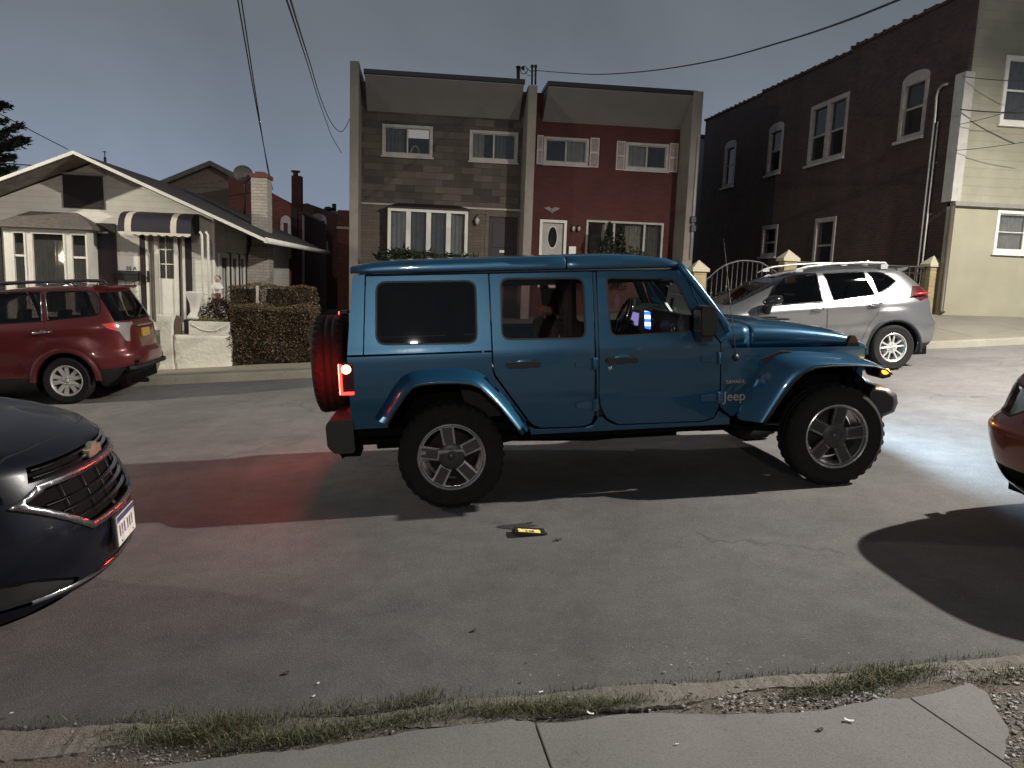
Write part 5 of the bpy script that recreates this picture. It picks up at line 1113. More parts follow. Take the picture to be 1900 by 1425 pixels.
def wheel(root, x, y, r, w, rr, side, spokes, name='wheel', lugs=0, face=None, pocket=None, face_in=.02, boltr=.05, rim_mat=None, spin=0.0):
    """wheel at the hub (x, y, r); side = +1 left / -1 right.  spokes = [(angle, half width)]"""
    T = Matrix.Translation((x, y, r)) @ Matrix(((1, 0, 0, 0), (0, 0, side, 0), (0, 1, 0, 0), (0, 0, 0, 1)))
    h = w/2; rim_mat = rim_mat or M_ALLOY
    hub = MB(); hub.lathe([(0, -h*.3), (rr*.72, -h*.3), (rr*.72, -h*.1), (.09, -h*.1), (.09, h*.1), (0, h*.1)], 28, T); wo = hub.build(name, plain('brake_disc', (.10, .095, .09), .4, metal=.7), root)
    t = MB(); prof = [(rr-.012, -h+.03), (rr+.02, -h+.004), (r*.88, -h-.004), (r*.96, -h+.012), (r*.99, -h+.035)]
    prof += [(r, -h*.6), (r, -h*.28), (r-.008, -h*.26), (r-.008, -h*.2), (r, -h*.18), (r, h*.18), (r-.008, h*.2), (r-.008, h*.26), (r, h*.28), (r, h*.6)]
    prof += [(r*.99, h-.035), (r*.96, h-.012), (r*.90, h+.003), (r*.885, h+.006), (r*.875, h+.003), (r*.80, h+.004), (rr+.022, h-.002), (rr+.004, h-.010), (rr-.012, h-.02)]
    t.lathe(prof, 56, T)
    if lugs:
        for i in range(lugs):
            a = 2*PI*i/lugs
            for sgn, da in ((1, 0), (-1, PI/lugs)):
                q = T @ Matrix.Rotation(a+da, 4, 'Z'); t.box(r-.02, r+.003, -.020, .020, sgn*h*.55-h*.17, sgn*h*.55+h*.17, q)
                t.box(r*.93, r-.004, -.015, .015, sgn*(h-.028)-.012, sgn*(h-.028)+.012, q)
    t.build('tyre', M_TYRE, wo, fix=True)
    f = MB(); z0 = h-.02-face_in
    f.lathe([(rr+.006, h-.012), (rr-.004, h-.006), (rr-.014, h-.014), (rr-.022, z0-.01), (rr-.03, z0-.06), (rr-.035, -h+.04)], 56, T)
    n = len(spokes); holes = []
    r1, r2 = boltr+.035, rr-.026
    sp_ = [(a+spin, b) for a, b in spokes]
    for i in range(n):
        a0, w0 = sp_[i]; a1, w1 = sp_[(i+1) % n]
        if i == n-1: a1 += 2*PI
        def on(a, off, rad): return a+math.asin(max(-.99, min(.99, off/rad)))
        st, en = on(a0, w0, r2), on(a1, -w1, r2); ra = r1
        while on(a0, w0*.9, ra) > on(a1, -w1*.9, ra)-.03 and ra < r2-.03: ra += .005
        poly = [(r2*math.cos(lerp(st, en, k/6)), r2*math.sin(lerp(st, en, k/6))) for k in range(7)]
        s2, e2 = on(a0, w0*.9, ra), on(a1, -w1*.9, ra); poly += [(ra*math.cos(lerp(e2, s2, k/2)), ra*math.sin(lerp(e2, s2, k/2))) for k in range(3)]
        holes.append(round_poly(poly, .012, 2))
    outer = [((rr-.012)*math.cos(2*PI*k/56), (rr-.012)*math.sin(2*PI*k/56)) for k in range(56)]
    g_ = MB(); g_.prism(outer, z0-.028, z0, 'z', holes)
    vs = []
    for p in g_.v:
        rad = math.hypot(p[0], p[1]); vs.append(tuple(T @ Vector((p[0], p[1], p[2]-.012*(1-min(1, rad/rr))+.008*(rad/rr)**2))))
    g_.v = vs; f.add(g_.v, g_.f)
    ro = f.build('rim', rim_mat, wo, .0025)
    if pocket:
        pk = MB()
        for a, hw in sp_:
            q = []; iw = hw*pocket
            for rad, ww in ((r1+.01, iw*.9), (r2+.002, iw)):
                for sg in ((1, -1) if rad == r1+.01 else (-1, 1)): q.append((rad*math.cos(a)-sg*ww*math.sin(a), rad*math.sin(a)+sg*ww*math.cos(a)))
            k = MB(); k.prism(q, z0-.01, z0+.0065, 'z'); pk.add([T @ Vector(p) for p in k.v], k.f)
        pk.lathe([(0, z0-.004), (boltr+.042, z0-.004), (boltr+.03, z0+.004), (.04, z0+.006), (0, z0+.006)], 24, T); pk.build('spoke_inlay', face or M_DKALLOY, wo, .002)
    b = MB()
    for k in range(5): a = 2*PI*k/5+.3+spin; b.lathe([(0, z0+.012), (.009, z0+.011), (.011, z0-.01)], 6, T @ Matrix.Translation((boltr*math.cos(a), boltr*math.sin(a), 0)))
    b.lathe([(0, z0+.014), (.026, z0+.012), (.031, z0+.004), (.032, z0-.015)], 20, T); b.build('hub_cap', M_DKALLOY if pocket else rim_mat, wo)
    return wo

class Shell:
    """car body as a stack of rounded plan contours"""
    def __init__(s, uf, ur, w, n, levels, N=150, disp=None):
        s.uf, s.ur, s.w, s.n = uf, ur, w, n; rows = []
        for v in levels:
            a, b, ww, nn = interp(uf, v), interp(ur, v), interp(w, v), interp(n, v); uc, hl = (a+b)/2, (a-b)/2; pts = []
            for k in range(481):
                t = 2*PI*k/480; c, sn = math.cos(t), math.sin(t); pts.append((uc+hl*math.copysign(abs(c)**(2/nn), c), ww*math.copysign(abs(sn)**(2/nn), sn)))
            L = [0]
            for p, q in zip(pts[:-1], pts[1:]): L.append(L[-1]+math.hypot(q[0]-p[0], q[1]-p[1]))
            row = []; j = 0
            for i in range(N):
                d = L[-1]*i/N
                while L[j+1] < d: j += 1
                t = (d-L[j])/max(1e-9, L[j+1]-L[j]); p = Vector((lerp(pts[j][0], pts[j+1][0], t), lerp(pts[j][1], pts[j+1][1], t), v)); row.append(disp(p) if disp else p)
            rows.append(row)
        mb = MB(); mb.grid(rows, closed=True); k0 = len(mb.v)-N; mb.f.append(tuple(range(k0, k0+N))); mb.sm.append(True); mb.f.append(tuple(reversed(range(N)))); mb.sm.append(False)
        me = mb.mesh(); s.bm = bmesh.new(); s.bm.from_mesh(me)
        me.calc_loop_triangles if False else None
        s.nrm = [(v.co.copy(), v.normal.copy()) for v in s.bm.verts]
        from mathutils.kdtree import KDTree
        s.kd = KDTree(len(s.nrm))
        for i, (c, _) in enumerate(s.nrm): s.kd.insert(c, i)
        s.kd.balance(); s.lay = s.bm.faces.layers.int.new('reg'); s.regs = []
        bpy.data.meshes.remove(me)
    def _ax(s, axis): return (0, 2) if axis == 'y' else ((1, 2) if axis == 'x' else (0, 1))
    def mark(s, poly, axis, test, rid, only=0):
        """give the faces inside the polygon (seen along the axis) the region id"""
        i0, i1 = s._ax(axis); bm = s.bm; P = [Vector(p[:2]) for p in poly]
        lo = [min(p[k] for p in P)-.03 for k in (0, 1)]; hi = [max(p[k] for p in P)+.03 for k in (0, 1)]
        def cand():
            out = []
            for f in bm.faces:
                if only is not None and f[s.lay] != only: continue
                c = f.calc_center_median()
                if not test(c): continue
                xs = [v.co[i0] for v in f.verts]; ys = [v.co[i1] for v in f.verts]
                if max(xs) < lo[0] or min(xs) > hi[0] or max(ys) < lo[1] or min(ys) > hi[1]: continue
                out.append(f)
            return out
        m_ = len(P)
        for i in range(m_):
            a, b = P[i], P[(i+1) % m_]; d = b-a
            if d.length < 1e-6: continue
            nn = Vector((0, 0, 0)); nn[i0] = -d.y; nn[i1] = d.x; co = Vector((0, 0, 0)); co[i0] = a.x; co[i1] = a.y
            # only the faces the edge itself runs through
            seg = []
            for f in cand():
                xs = [v.co[i0] for v in f.verts]; ys = [v.co[i1] for v in f.verts]; e = .004
                if max(xs) < min(a.x, b.x)-e or min(xs) > max(a.x, b.x)+e or max(ys) < min(a.y, b.y)-e or min(ys) > max(a.y, b.y)+e: continue
                seg.append(f)
            if not seg: continue
            geom = list({v for f in seg for v in f.verts})+list({e for f in seg for e in f.edges})+seg
            bmesh.ops.bisect_plane(bm, geom=geom, plane_co=co, plane_no=nn.normalized(), dist=1e-5)
        def inside(x, y):
            c = False; j = m_-1
            for i in range(m_):
                if (P[i].y > y) != (P[j].y > y) and x < (P[j].x-P[i].x)*(y-P[i].y)/(P[j].y-P[i].y)+P[i].x: c = not c
                j = i
            return c
        for f in cand():
            c = f.calc_center_median()
            if inside(c[i0], c[i1]): f[s.lay] = rid
    def take(s, rid, name, mat, parent, inset_=0.0, keep=False, thick=0.0, slots=()):
        ids = rid if isinstance(rid, (list, tuple)) else [rid]
        new = bmesh.new(); lay2 = new.faces.layers.int.new('reg'); vm = {}
        for f in s.bm.faces:
            if f[s.lay] not in ids: continue
            vs = []
            for v in f.verts:
                if v.index not in vm or True:
                    k = id(v)
                    if v not in vm: vm[v] = new.verts.new(v.co)
                vs.append(vm[v])
            try: nf = new.faces.new(vs); nf.smooth = True; nf[lay2] = f[s.lay]; nf.material_index = ids.index(f[s.lay]) if slots else 0
            except ValueError: pass
        me = bpy.data.meshes.new(name); ns = []
        new.verts.ensure_lookup_table()
        for v in new.verts:
            n = Vector((0, 0, 0))
            for co, i, d in s.kd.find_n(v.co, 4): n += s.nrm[i][1]/(d+.002)
            n.normalize(); ns.append(n)
            if inset_: v.co -= n*inset_
        new.to_mesh(me); new.free()
        for m_ in ((mat,)+tuple(slots)): me.materials.append(m_)
        o = link_mesh(name, me, None, parent)
        me.normals_split_custom_set_from_vertices([tuple(n) for n in ns]) if len(ns) else None
        if thick: q = o.modifiers.new('thick', 'SOLIDIFY'); q.thickness = thick; q.offset = -1
        return o

def arch(cu, r, v0=.02, n=18, sq=1.0):
    return [(cu-r, v0)]+[(cu+r*math.cos(PI-PI*k/n), .34+sq*r*math.sin(PI*k/n)) for k in range(n+1)]+[(cu+r, v0)]
def well(root, x, y0, y1, r, side, hub=.34):
    m_ = MB(); n = 16; T = [(x+r*math.cos(PI*k/n), hub+r*math.sin(PI*k/n)) for k in range(n+1)]; T = T[1:-1]
    m_.grid([[Vector((a, side*y0, b)) for a, b in T], [Vector((a, side*y1, b)) for a, b in T]]); m_.add([(a, side*y0, b) for a, b in T], [tuple(range(len(T)))]); return m_
LEV = [.2, .24, .28, .32, .36, .40, .44, .48, .52, .56, .60, .64, .68, .72, .76, .80, .84, .88, .91, .94, .97, 1.0, 1.02, 1.04, 1.06, 1.08, 1.10, 1.13, 1.16, 1.2, 1.24, 1.28, 1.32, 1.36, 1.40, 1.44, 1.48, 1.51, 1.54]
def seats(root, rows, w=.5):
    for i, u in enumerate(rows):
        for sy in (-.38, .38):
            m_ = MB(); m_.prism(round_poly([(u-.05, .5), (u+.45, .5), (u+.48, .62), (u+.05, .6), (u-.16, 1.16), (u-.28, 1.16)], .05), sy-.24, sy+.24, 'y'); m_.prism(round_poly([(u-.20, 1.19), (u-.24, 1.36), (u-.33, 1.36), (u-.31, 1.19)], .03), sy-.13, sy+.13, 'y'); m_.build('seat', M_SEAT, root, .03)

# ---------------------------------------------------------------- the silver crossover (faces left, far kerb)
cr_ = car_root('silver_crossover', 'silver crossover with roof rails parked at the far kerb before the brick building', 7.23, 11.80, PI)
M_SILV = paint('silver_paint', (.26, .26, .265), .15, .30, .8, .8)
def bulge(centres, amp, R=.52):
    def fn(p):
        q = p.copy()
        for cu in centres:
            d = math.hypot(p.x-cu, (p.z-.36)*1.0)
            if p.z < .95 and R-.25 < d < R+.16: q.y += math.copysign(amp*max(0, 1-((d-(R-.06))/.2)**2), p.y) if abs(p.y) > .5 else 0
        # shoulder line
        return q
    return fn
def rogue_disp(p):
    q = bulge((0, 2.58), .022)(p)
    if abs(p.y) > .4 and .2 < p.x < 3.0: q.y -= math.copysign(.03*math.exp(-((p.z-.74)/.13)**2), p.y); q.y += math.copysign(.012*math.exp(-((p.z-.97-.04*(2-p.x))/.05)**2), p.y)
    return q
sh = Shell([(.2, 3.28), (.3, 3.40), (.45, 3.44), (.65, 3.44), (.85, 3.38), (.94, 3.25), (1.0, 2.95), (1.05, 2.66), (1.09, 2.55), (1.16, 2.36), (1.3, 2.04), (1.44, 1.72), (1.51, 1.52), (1.56, 1.28), (1.60, 1.0), (1.625, .8)],
           [(.2, -.62), (.32, -.80), (.45, -.90), (.6, -.93), (.72, -.92), (.8, -.86), (1.06, -.80), (1.15, -.75), (1.3, -.62), (1.45, -.45), (1.52, -.36), (1.57, -.28), (1.60, -.1), (1.625, .1)],
           [(.2, .79), (.3, .85), (.5, .875), (.7, .88), (.9, .87), (1.02, .85), (1.10, .815), (1.2, .77), (1.35, .705), (1.45, .66), (1.51, .625), (1.56, .56), (1.60, .44), (1.625, .26)],
           [(.2, 5), (.6, 5.5), (1.0, 5.5), (1.2, 6), (1.5, 6), (1.625, 4)], LEV+[1.565, 1.585, 1.6, 1.615, 1.625], disp=rogue_disp)
both = lambda sg: (lambda c: c.y*sg > .2)
W_ = dict(front=[(2.045, 1.085), (1.95, 1.21), (1.861, 1.307), (1.73, 1.405), (1.604, 1.475), (1.48, 1.508), (1.344, 1.52), (1.165, 1.52), (1.145, 1.108)], rear=[(1.03, 1.515), (.7, 1.522), (.40, 1.518), (.345, 1.36), (.28, 1.175), (.967, 1.115)], quarter=[(.30, 1.512), (.19, 1.508), (.076, 1.488), (-.02, 1.44), (-.10, 1.375), (.0, 1.305), (.13, 1.235), (.215, 1.205)])
for sg, base in ((1, 10), (-1, 40)):
    t_ = both(sg)
    sh.mark(arch(.0, .425), 'y', t_, 1); sh.mark(arch(2.58, .425), 'y', t_, 1)
    for i, k in enumerate(('front', 'rear', 'quarter')): sh.mark(inset(W_[k], -.02), 'y', t_, 4); sh.mark(W_[k], 'y', t_, base+i, 4)
    dF = round_poly([(2.19, 1.075), (2.20, .60), (2.12, .40), (1.10, .38), (1.085, .75), (1.10, 1.09)], .06); dR = round_poly([(1.09, 1.09), (1.075, .38), (.60, .38), (.40, .74), (.26, .90), (.235, 1.12)], .05)
    for j, D in enumerate((dF, dR)):
        sh.mark(D, 'y', t_, 5); sh.mark(inset(D, .007), 'y', t_, base+5+j, 5)
    sh.mark([(-.31, 1.145), (-.385, 1.285), (-.60, 1.27), (-.90, 1.25), (-.90, 1.10), (-.60, 1.09), (-.48, 1.055)], 'y', lambda c, sg=sg: c.y*sg > .42 and c.x < 0, base+8)
    sh.mark([(3.44, .86), (3.0, .99), (2.80, 1.0), (3.1, .86)], 'y', lambda c, sg=sg: c.y*sg > .3 and c.x > 2.5, base+9)
sh.mark([(-.60, 1.09), (.60, 1.09), (.555, 1.475), (.3, 1.49), (-.3, 1.49), (-.555, 1.475)], 'x', lambda c: c.x > 1.2 and c.z > 1.05, 2)
sh.mark([(-.56, 1.16), (.56, 1.16), (.5, 1.47), (-.5, 1.47)], 'x', lambda c: c.x < -.2, 3)
sh.mark([(-1.2, .1), (3.6, .1), (3.6, .40), (-1.2, .40)], 'y', lambda c: True, 6)
sh.take([0, 4, 5], 'body', M_SILV, cr_, slots=(M_GLOSSBLK, M_SEAM)); sh.take(6, 'lower_cladding', M_CLAD, cr_)
sh.take(2, 'windscreen', G_CLEAR, cr_, .004); sh.take(3, 'rear_window', G_DARK, cr_, .004)
for sg, base in ((1, 10), (-1, 40)):
    ds_ = []
    for j, (nm, pane) in enumerate((('front_door', G_TINT), ('rear_door', G_DARK))):
        d_ = sh.take(base+5+j, nm, M_SILV, cr_); sh.take(base+j, 'window', pane, d_, .005); ds_.append(d_)
    sh.take(base+2, 'quarter_window', G_DARK, cr_, .005)
    tl = sh.take(base+8, 'tail_lamp', M_REDLENS, cr_, -.006); hl_ = sh.take(base+9, 'headlight', M_REFL, cr_, -.003)
    m_ = MB(); m_.tube([(-.32, sg*.83, 1.165), (-.5, sg*.80, 1.175), (-.62, sg*.76, 1.18)], [.012, .016, .012], 6); m_.build('light_bar', emit('dim_red_bar', (1, .05, .04), .12, (.4, .02, .02)), tl)
    for (ua, ub, vv), d_ in zip((((1.15, 1.35, .99)), (.22, .42, 1.035)), ds_):
        yy = .895*sg; m_ = MB(); m_.tube([(ub, yy-.025*sg, vv-.01), (ub-.03, yy+.012*sg, vv), (ua+.03, yy+.012*sg, vv+.015), (ua, yy-.025*sg, vv+.012)], [.014, .017, .017, .014], 8); m_.build('handle', M_CHROME, d_)
        m_ = MB(); m_.ball(((ua+ub)/2, yy-.022*sg, vv-.008), .075, 14, (1, .2, .55)); m_.build('handle_cup', M_SILV, d_)
    m_ = MB(); rows = []
    for (u, v, ry, rz_) in ((1.87, 1.18, .02, .03), (1.90, 1.17, .09, .07), (2.0, 1.165, .10, .075), (2.10, 1.15, .075, .06), (2.17, 1.14, .02, .02)): rows.append([Vector((u, sg*(.98+ry*math.cos(a)), v+rz_*math.sin(a))) for a in [2*PI*k/14 for k in range(14)]])
    m_.grid(rows, closed=True); m_.f += [tuple(range(14)), tuple(range(len(m_.v)-14, len(m_.v)))]; m_.sm += [False]*2; m_.tube([(2.06, sg*.84, 1.0), (2.05, sg*.9, 1.08), (2.04, sg*.95, 1.13)], [.08, .06, .045], 10); m_.build('door_mirror', M_GLOSSBLK, cr_)
    m_ = MB(); m_.tube([(1.56, sg*.585, 1.545), (1.45, sg*.58, 1.60), (1.30, sg*.575, 1.635), (.9, sg*.565, 1.665), (.4, sg*.565, 1.672), (.0, sg*.57, 1.655), (-.05, sg*.575, 1.60)], [.010, .016, .017, .016, .016, .017, .012], 8); m_.box(1.36, 1.48, sg*.567, sg*.593, 1.56, 1.60); m_.box(-.03, .08, sg*.56, sg*.59, 1.56, 1.635); m_.build('roof_rail', plain('satin_rail', (.45, .45, .44), .4, metal=.6), cr_)
    for cu in (0, 2.58):
        a_ = MB(); rows = []
        for rad, yy in ((.425, .86), (.428, .905), (.455, .905), (.475, .885)): rows.append([Vector((cu+rad*math.cos(t), sg*yy, .34+rad*math.sin(t))) for t in [lerp(-.15, PI+.15, k/24) for k in range(25)]])
        a_.grid(rows, flip=sg < 0); a_.build('arch_moulding', M_CLAD, cr_)
for cu in (0, 2.58):
    for sg in (1, -1): well(cr_, cu, .5, .87, .43, sg).build('wheel_well', M_UNDER, cr_, fix=False)
m_ = MB(); m_.box(-.7, 3.3, -.66, .66, .2, .5); m_.build('floor_pan', M_UNDER, cr_)
sp_ = MB(); sp_.prism(round_poly([(-.2, 1.555), (-.34, 1.578), (-.40, 1.575), (-.37, 1.545), (-.25, 1.50)], .012), -.56, .56, 'y'); sp_.build('roof_spoiler', M_SILV, cr_, .01)
m_ = MB(); m_.prism([(-.05, 1.62), (.06, 1.62), (-.04, 1.70), (-.07, 1.70)], -.02, .02, 'y'); m_.build('fin_antenna', M_SILV, cr_, .008)
seats(cr_, (1.35, .45), .5)
m_ = MB(); m_.prism([(2.0, .6), (2.5, .7), (2.5, 1.03), (2.1, 1.06), (2.0, 1.0)], -.7, .7); m_.build('dashboard', M_SEAT, cr_, .03)
m_ = MB(); m_.box(2.0, 2.02, -.12, .12, 1.36, 1.42); m_.build('rear_view_mirror', M_BLKPL, cr_, .01)
m_ = MB(); m_.box(2.28, 2.30, .12, .28, 1.09, 1.15, Matrix.Translation((2.28, .2, 1.1)) @ Matrix.Rotation(-.6, 4, 'Y') @ Matrix.Translation((-2.28, -.2, -1.1))); m_.build('paper_sticker', M_PAPER, cr_)
m_ = MB(); m_.prism(rect(-.6, .6, .42, .80), 3.40, 3.46, 'x'); m_.build('grille', M_GLOSSBLK, cr_, .02)
sp10 = sorted([(2*PI*k/5+d, .0125) for k in range(5) for d in (-.24, .24)])
for cu in (0, 2.58):
    for sg in (1, -1): wheel(cr_, cu, sg*.775, .355, .22, .222, sg, sp10, spin=.25)

# ---------------------------------------------------------------- the dark red wagon (faces left, far kerb)
su = car_root('red_wagon', 'dark red wagon with roof rails parked at the far kerb before the bungalow', -5.17, 12.43, PI)
M_RED = paint('dark_red_paint', (.095, .009, .010), .12, .35, .7, .3, .04)
def sub_disp(p):
    q = bulge((0, 2.61), .03, .54)(p)
    if abs(p.y) > .4 and .3 < p.x < 3.0: q.y -= math.copysign(.012*math.exp(-((p.z-.62)/.12)**2), p.y)
    return q
sh = Shell([(.2, 3.3), (.35, 3.5), (.6, 3.55), (.85, 3.48), (.95, 3.3), (1.02, 2.9), (1.1, 2.5), (1.18, 2.3), (1.4, 1.85), (1.58, 1.45), (1.66, 1.1), (1.70, .8), (1.72, .6)],
           [(.2, -.55), (.34, -.74), (.44, -.86), (.5, -.93), (.68, -.94), (.72, -.87), (.85, -.855), (1.08, -.83), (1.18, -.79), (1.4, -.68), (1.58, -.58), (1.64, -.54), (1.68, -.40), (1.72, -.1)],
           [(.2, .77), (.3, .84), (.5, .86), (.75, .87), (.95, .865), (1.1, .85), (1.2, .81), (1.35, .755), (1.5, .70), (1.6, .66), (1.66, .60), (1.70, .47), (1.72, .3)],
           [(.2, 5), (.6, 5), (1.1, 5.5), (1.3, 6), (1.6, 6), (1.72, 4)], LEV+[1.57, 1.6, 1.63, 1.66, 1.68, 1.70, 1.712, 1.72], disp=sub_disp)
W_ = dict(front=[(1.95, 1.2), (1.7, 1.46), (1.5, 1.6), (1.12, 1.645), (1.08, 1.205)], rear=[(1.04, 1.64), (.32, 1.632), (.285, 1.228), (1.02, 1.212)], quarter=[(.215, 1.628), (-.05, 1.63), (-.31, 1.618), (-.42, 1.58), (-.47, 1.53), (-.50, 1.42), (-.505, 1.33), (-.48, 1.29), (-.43, 1.278), (.185, 1.235)])
for sg, base in ((1, 10), (-1, 40)):
    t_ = both(sg); sh.mark(arch(0, .42), 'y', t_, 1); sh.mark(arch(2.61, .42), 'y', t_, 1)
    for i, k in enumerate(('front', 'rear', 'quarter')): sh.mark(inset(W_[k], -.016), 'y', t_, 4); sh.mark(W_[k], 'y', t_, base+i, 4)
    dR = round_poly([(1.05, 1.19), (1.04, .40), (.52, .40), (.42, .70), (.25, .88), (.22, 1.215)], .05); dF = round_poly([(2.12, 1.1), (2.12, .5), (2.0, .40), (1.055, .40), (1.065, 1.19)], .05)
    for j, D in enumerate((dF, dR)): sh.mark(D, 'y', t_, 5); sh.mark(inset(D, .006), 'y', t_, base+5+j, 5)
    tl_ = lambda c, sg=sg: c.y*sg > .35 and c.x < 0; sh.mark([(-.535, 1.145), (-.70, 1.155), (-.818, 1.14), (-.818, .86), (-.78, .88), (-.735, 1.02), (-.60, 1.085)], 'y', tl_, base+8); sh.mark([(-.545, 1.142), (-.70, 1.150), (-.722, 1.04), (-.605, 1.092)], 'y', tl_, base+11, base+8)
sh.mark([(-.68, 1.175), (.68, 1.175), (.66, 1.3), (.60, 1.60), (-.60, 1.60), (-.66, 1.3)], 'x', lambda c: c.x < -.35, 3)
sh.mark([(-.6, 1.2), (.6, 1.2), (.54, 1.6), (-.54, 1.6)], 'x', lambda c: c.x > 1.2 and c.z > 1.15, 2)
sh.mark([(-1.3, .1), (3.7, .1), (3.7, .40), (.42, .40), (.40, .30), (-.40, .30), (-.40, .485), (-1.3, .485)], 'y', lambda c: True, 6)
gt2 = [(-.60, .73), (.60, .73), (.62, 1.1), (.60, 1.172), (-.60, 1.172), (-.62, 1.1)]
sh.mark(gt2, 'x', lambda c: c.x < -.76, 5); sh.mark(inset(gt2, .006), 'x', lambda c: c.x < -.76, 7, 5)
sh.take([0, 4, 5], 'body', M_RED, su, slots=(M_GLOSSBLK, M_SEAM)); sh.take(6, 'lower_cladding', M_CLAD, su, -.006)
sh.take(2, 'windscreen', G_CLEAR, su, .004); tg_ = sh.take(7, 'tailgate', M_RED, su); sh.take(3, 'rear_window', G_TINT, tg_, .004)
for sg, base in ((1, 10), (-1, 40)):
    ds_ = []
    for j, nm in enumerate(('front_door', 'rear_door')): d_ = sh.take(base+5+j, nm, M_RED, su); sh.take(base+j, 'window', G_TINT, d_, .005); ds_.append(d_)
    sh.take(base+2, 'quarter_window', G_TINT, su, .005)
    # chrome slivers on the window pillar, as on the photograph
    m_ = MB(); m_.tube([(.30, sg*.662, 1.62), (.285, sg*.735, 1.40), (.262, sg*.805, 1.225)], .009, 6); m_.tube([(.235, sg*.663, 1.62), (.205, sg*.74, 1.38), (.18, sg*.80, 1.235)], .008, 6); m_.build('pillar_trim', M_CHROME, su)
    tl = sh.take(base+8, 'tail_lamp', plain('silver_lens', (.42, .38, .38), .15, metal=.5), su, -.004)
    sh.take(base+11, 'red_lens', MATS.get('red_lens_lit') or emit('red_lens_lit', (1, .06, .05), .22, (.45, .02, .02)), tl, -.006)
    for (ua, ub), d_ in (((1.15, 1.42), ds_[0]), ((.14, .40), ds_[1])):
        m_ = MB(); yy = sg*.868; m_.tube([(ub, yy, 1.055), (ub-.04, yy+.03*sg, 1.06), (ua+.06, yy+.03*sg, 1.068), (ua, yy, 1.072)], [.014, .018, .018, .014], 8); m_.build('handle', M_CHROME, d_); m_ = MB(); m_.ball((ua+.09, yy-.01*sg, 1.066), .06, 12, (1, .2, .6)); m_.build('handle_cup', M_RED, d_)
    m_ = MB(); m_.tube([(1.6, sg*.56, 1.69), (1.5, sg*.56, 1.765), (.9, sg*.555, 1.785), (.2, sg*.555, 1.785), (-.1, sg*.56, 1.77), (-.16, sg*.565, 1.70)], [.02, .024, .024, .024, .024, .02], 8); 
    m_.build('roof_rail', plain('black_rail', (.03, .03, .03), .4), su); m_ = MB(); m_.tube([(.36, sg*.575, 1.755), (.02, sg*.575, 1.757), (-.07, sg*.58, 1.735), (-.11, sg*.58, 1.70)], .010, 6); m_.build('rail_trim', M_CHROME, su)
    for cu in (0, 2.61):
        a_ = MB(); rows = []
        for rad, yy in ((.42, .82), (.421, .905), (.45, .912), (.50, .885)): rows.append([Vector((cu+rad*math.cos(t), sg*yy, .34+rad*math.sin(t))) for t in [lerp(.0, PI+.02, k/24) for k in range(25)]])
        a_.grid(rows, flip=sg < 0); a_.build('arch_flare', M_RED, su)
    m_ = MB(); m_.ball((2.0, sg*.98, 1.22), .12, 12, (.6, .9, .65)); m_.build('door_mirror', M_RED, su)
for cu in (0, 2.61):
    for sg in (1, -1): well(su, cu, .5, .87, .425, sg).build('wheel_well', M_UNDER, su, fix=False)
m_ = MB(); m_.box(-.75, 3.2, -.64, .64, .22, .5); m_.tube([(-.3, .4, .27), (-.98, .42, .25)], .035, 10); m_.build('floor_pan', M_UNDER, su)
m_ = MB(); m_.box(-.90, -.84, -.58, .58, .50, .60); m_.prism([(-.945, -.50), (-.91, -.66), (-.84, -.72), (-.78, -.66), (-.78, .66), (-.84, .72), (-.91, .66), (-.945, .50)], .44, .50, 'z'); m_.build('rear_bumper_pad', M_CLAD, su, .02)
m_ = MB(); m_.box(-.945, -.91, .42, .60, .545, .585); m_.build('reflector', M_REDLENS, su, .005)
m_ = MB(); m_.box(-.878, -.845, -.15, .15, .90, 1.03); pl_ = m_.build('licence_plate', plain('plate_yellow', (.36, .24, .05), .5, var=.35, scale=25), tg_, .006)
m_ = MB(); m_.box(-.865, -.83, -.30, .30, 1.07, 1.10); m_.build('tailgate_trim', M_CHROME, tg_, .008)
m_ = MB(); m_.tube([(-.81, 0, 1.19), (-.80, .05, 1.22), (-.72, -.40, 1.37)], .01, 6); m_.build('wiper', M_BLKPL, tg_)
seats(su, (1.35, .4))
m_ = MB(); m_.prism(round_poly([(-.45, 1.6), (-.61, 1.655), (-.60, 1.685), (-.37, 1.70)], .01), -.55, .55, 'y'); m_.build('roof_spoiler', M_RED, su, .01)
m_ = MB(); m_.tube([(-.33, .3, 1.70), (-.44, .3, 1.86)], [.008, .004], 6); m_.build('antenna', M_BLKPL, su)
sp10b = sorted([(2*PI*k/5+d, .030) for k in range(5) for d in (-.26, .26)])
for cu in (0, 2.61):
    for sg in (1, -1): wheel(su, cu, sg*.775, .345, .215, .225, sg, sp10b, spin=.12, face_in=.012)

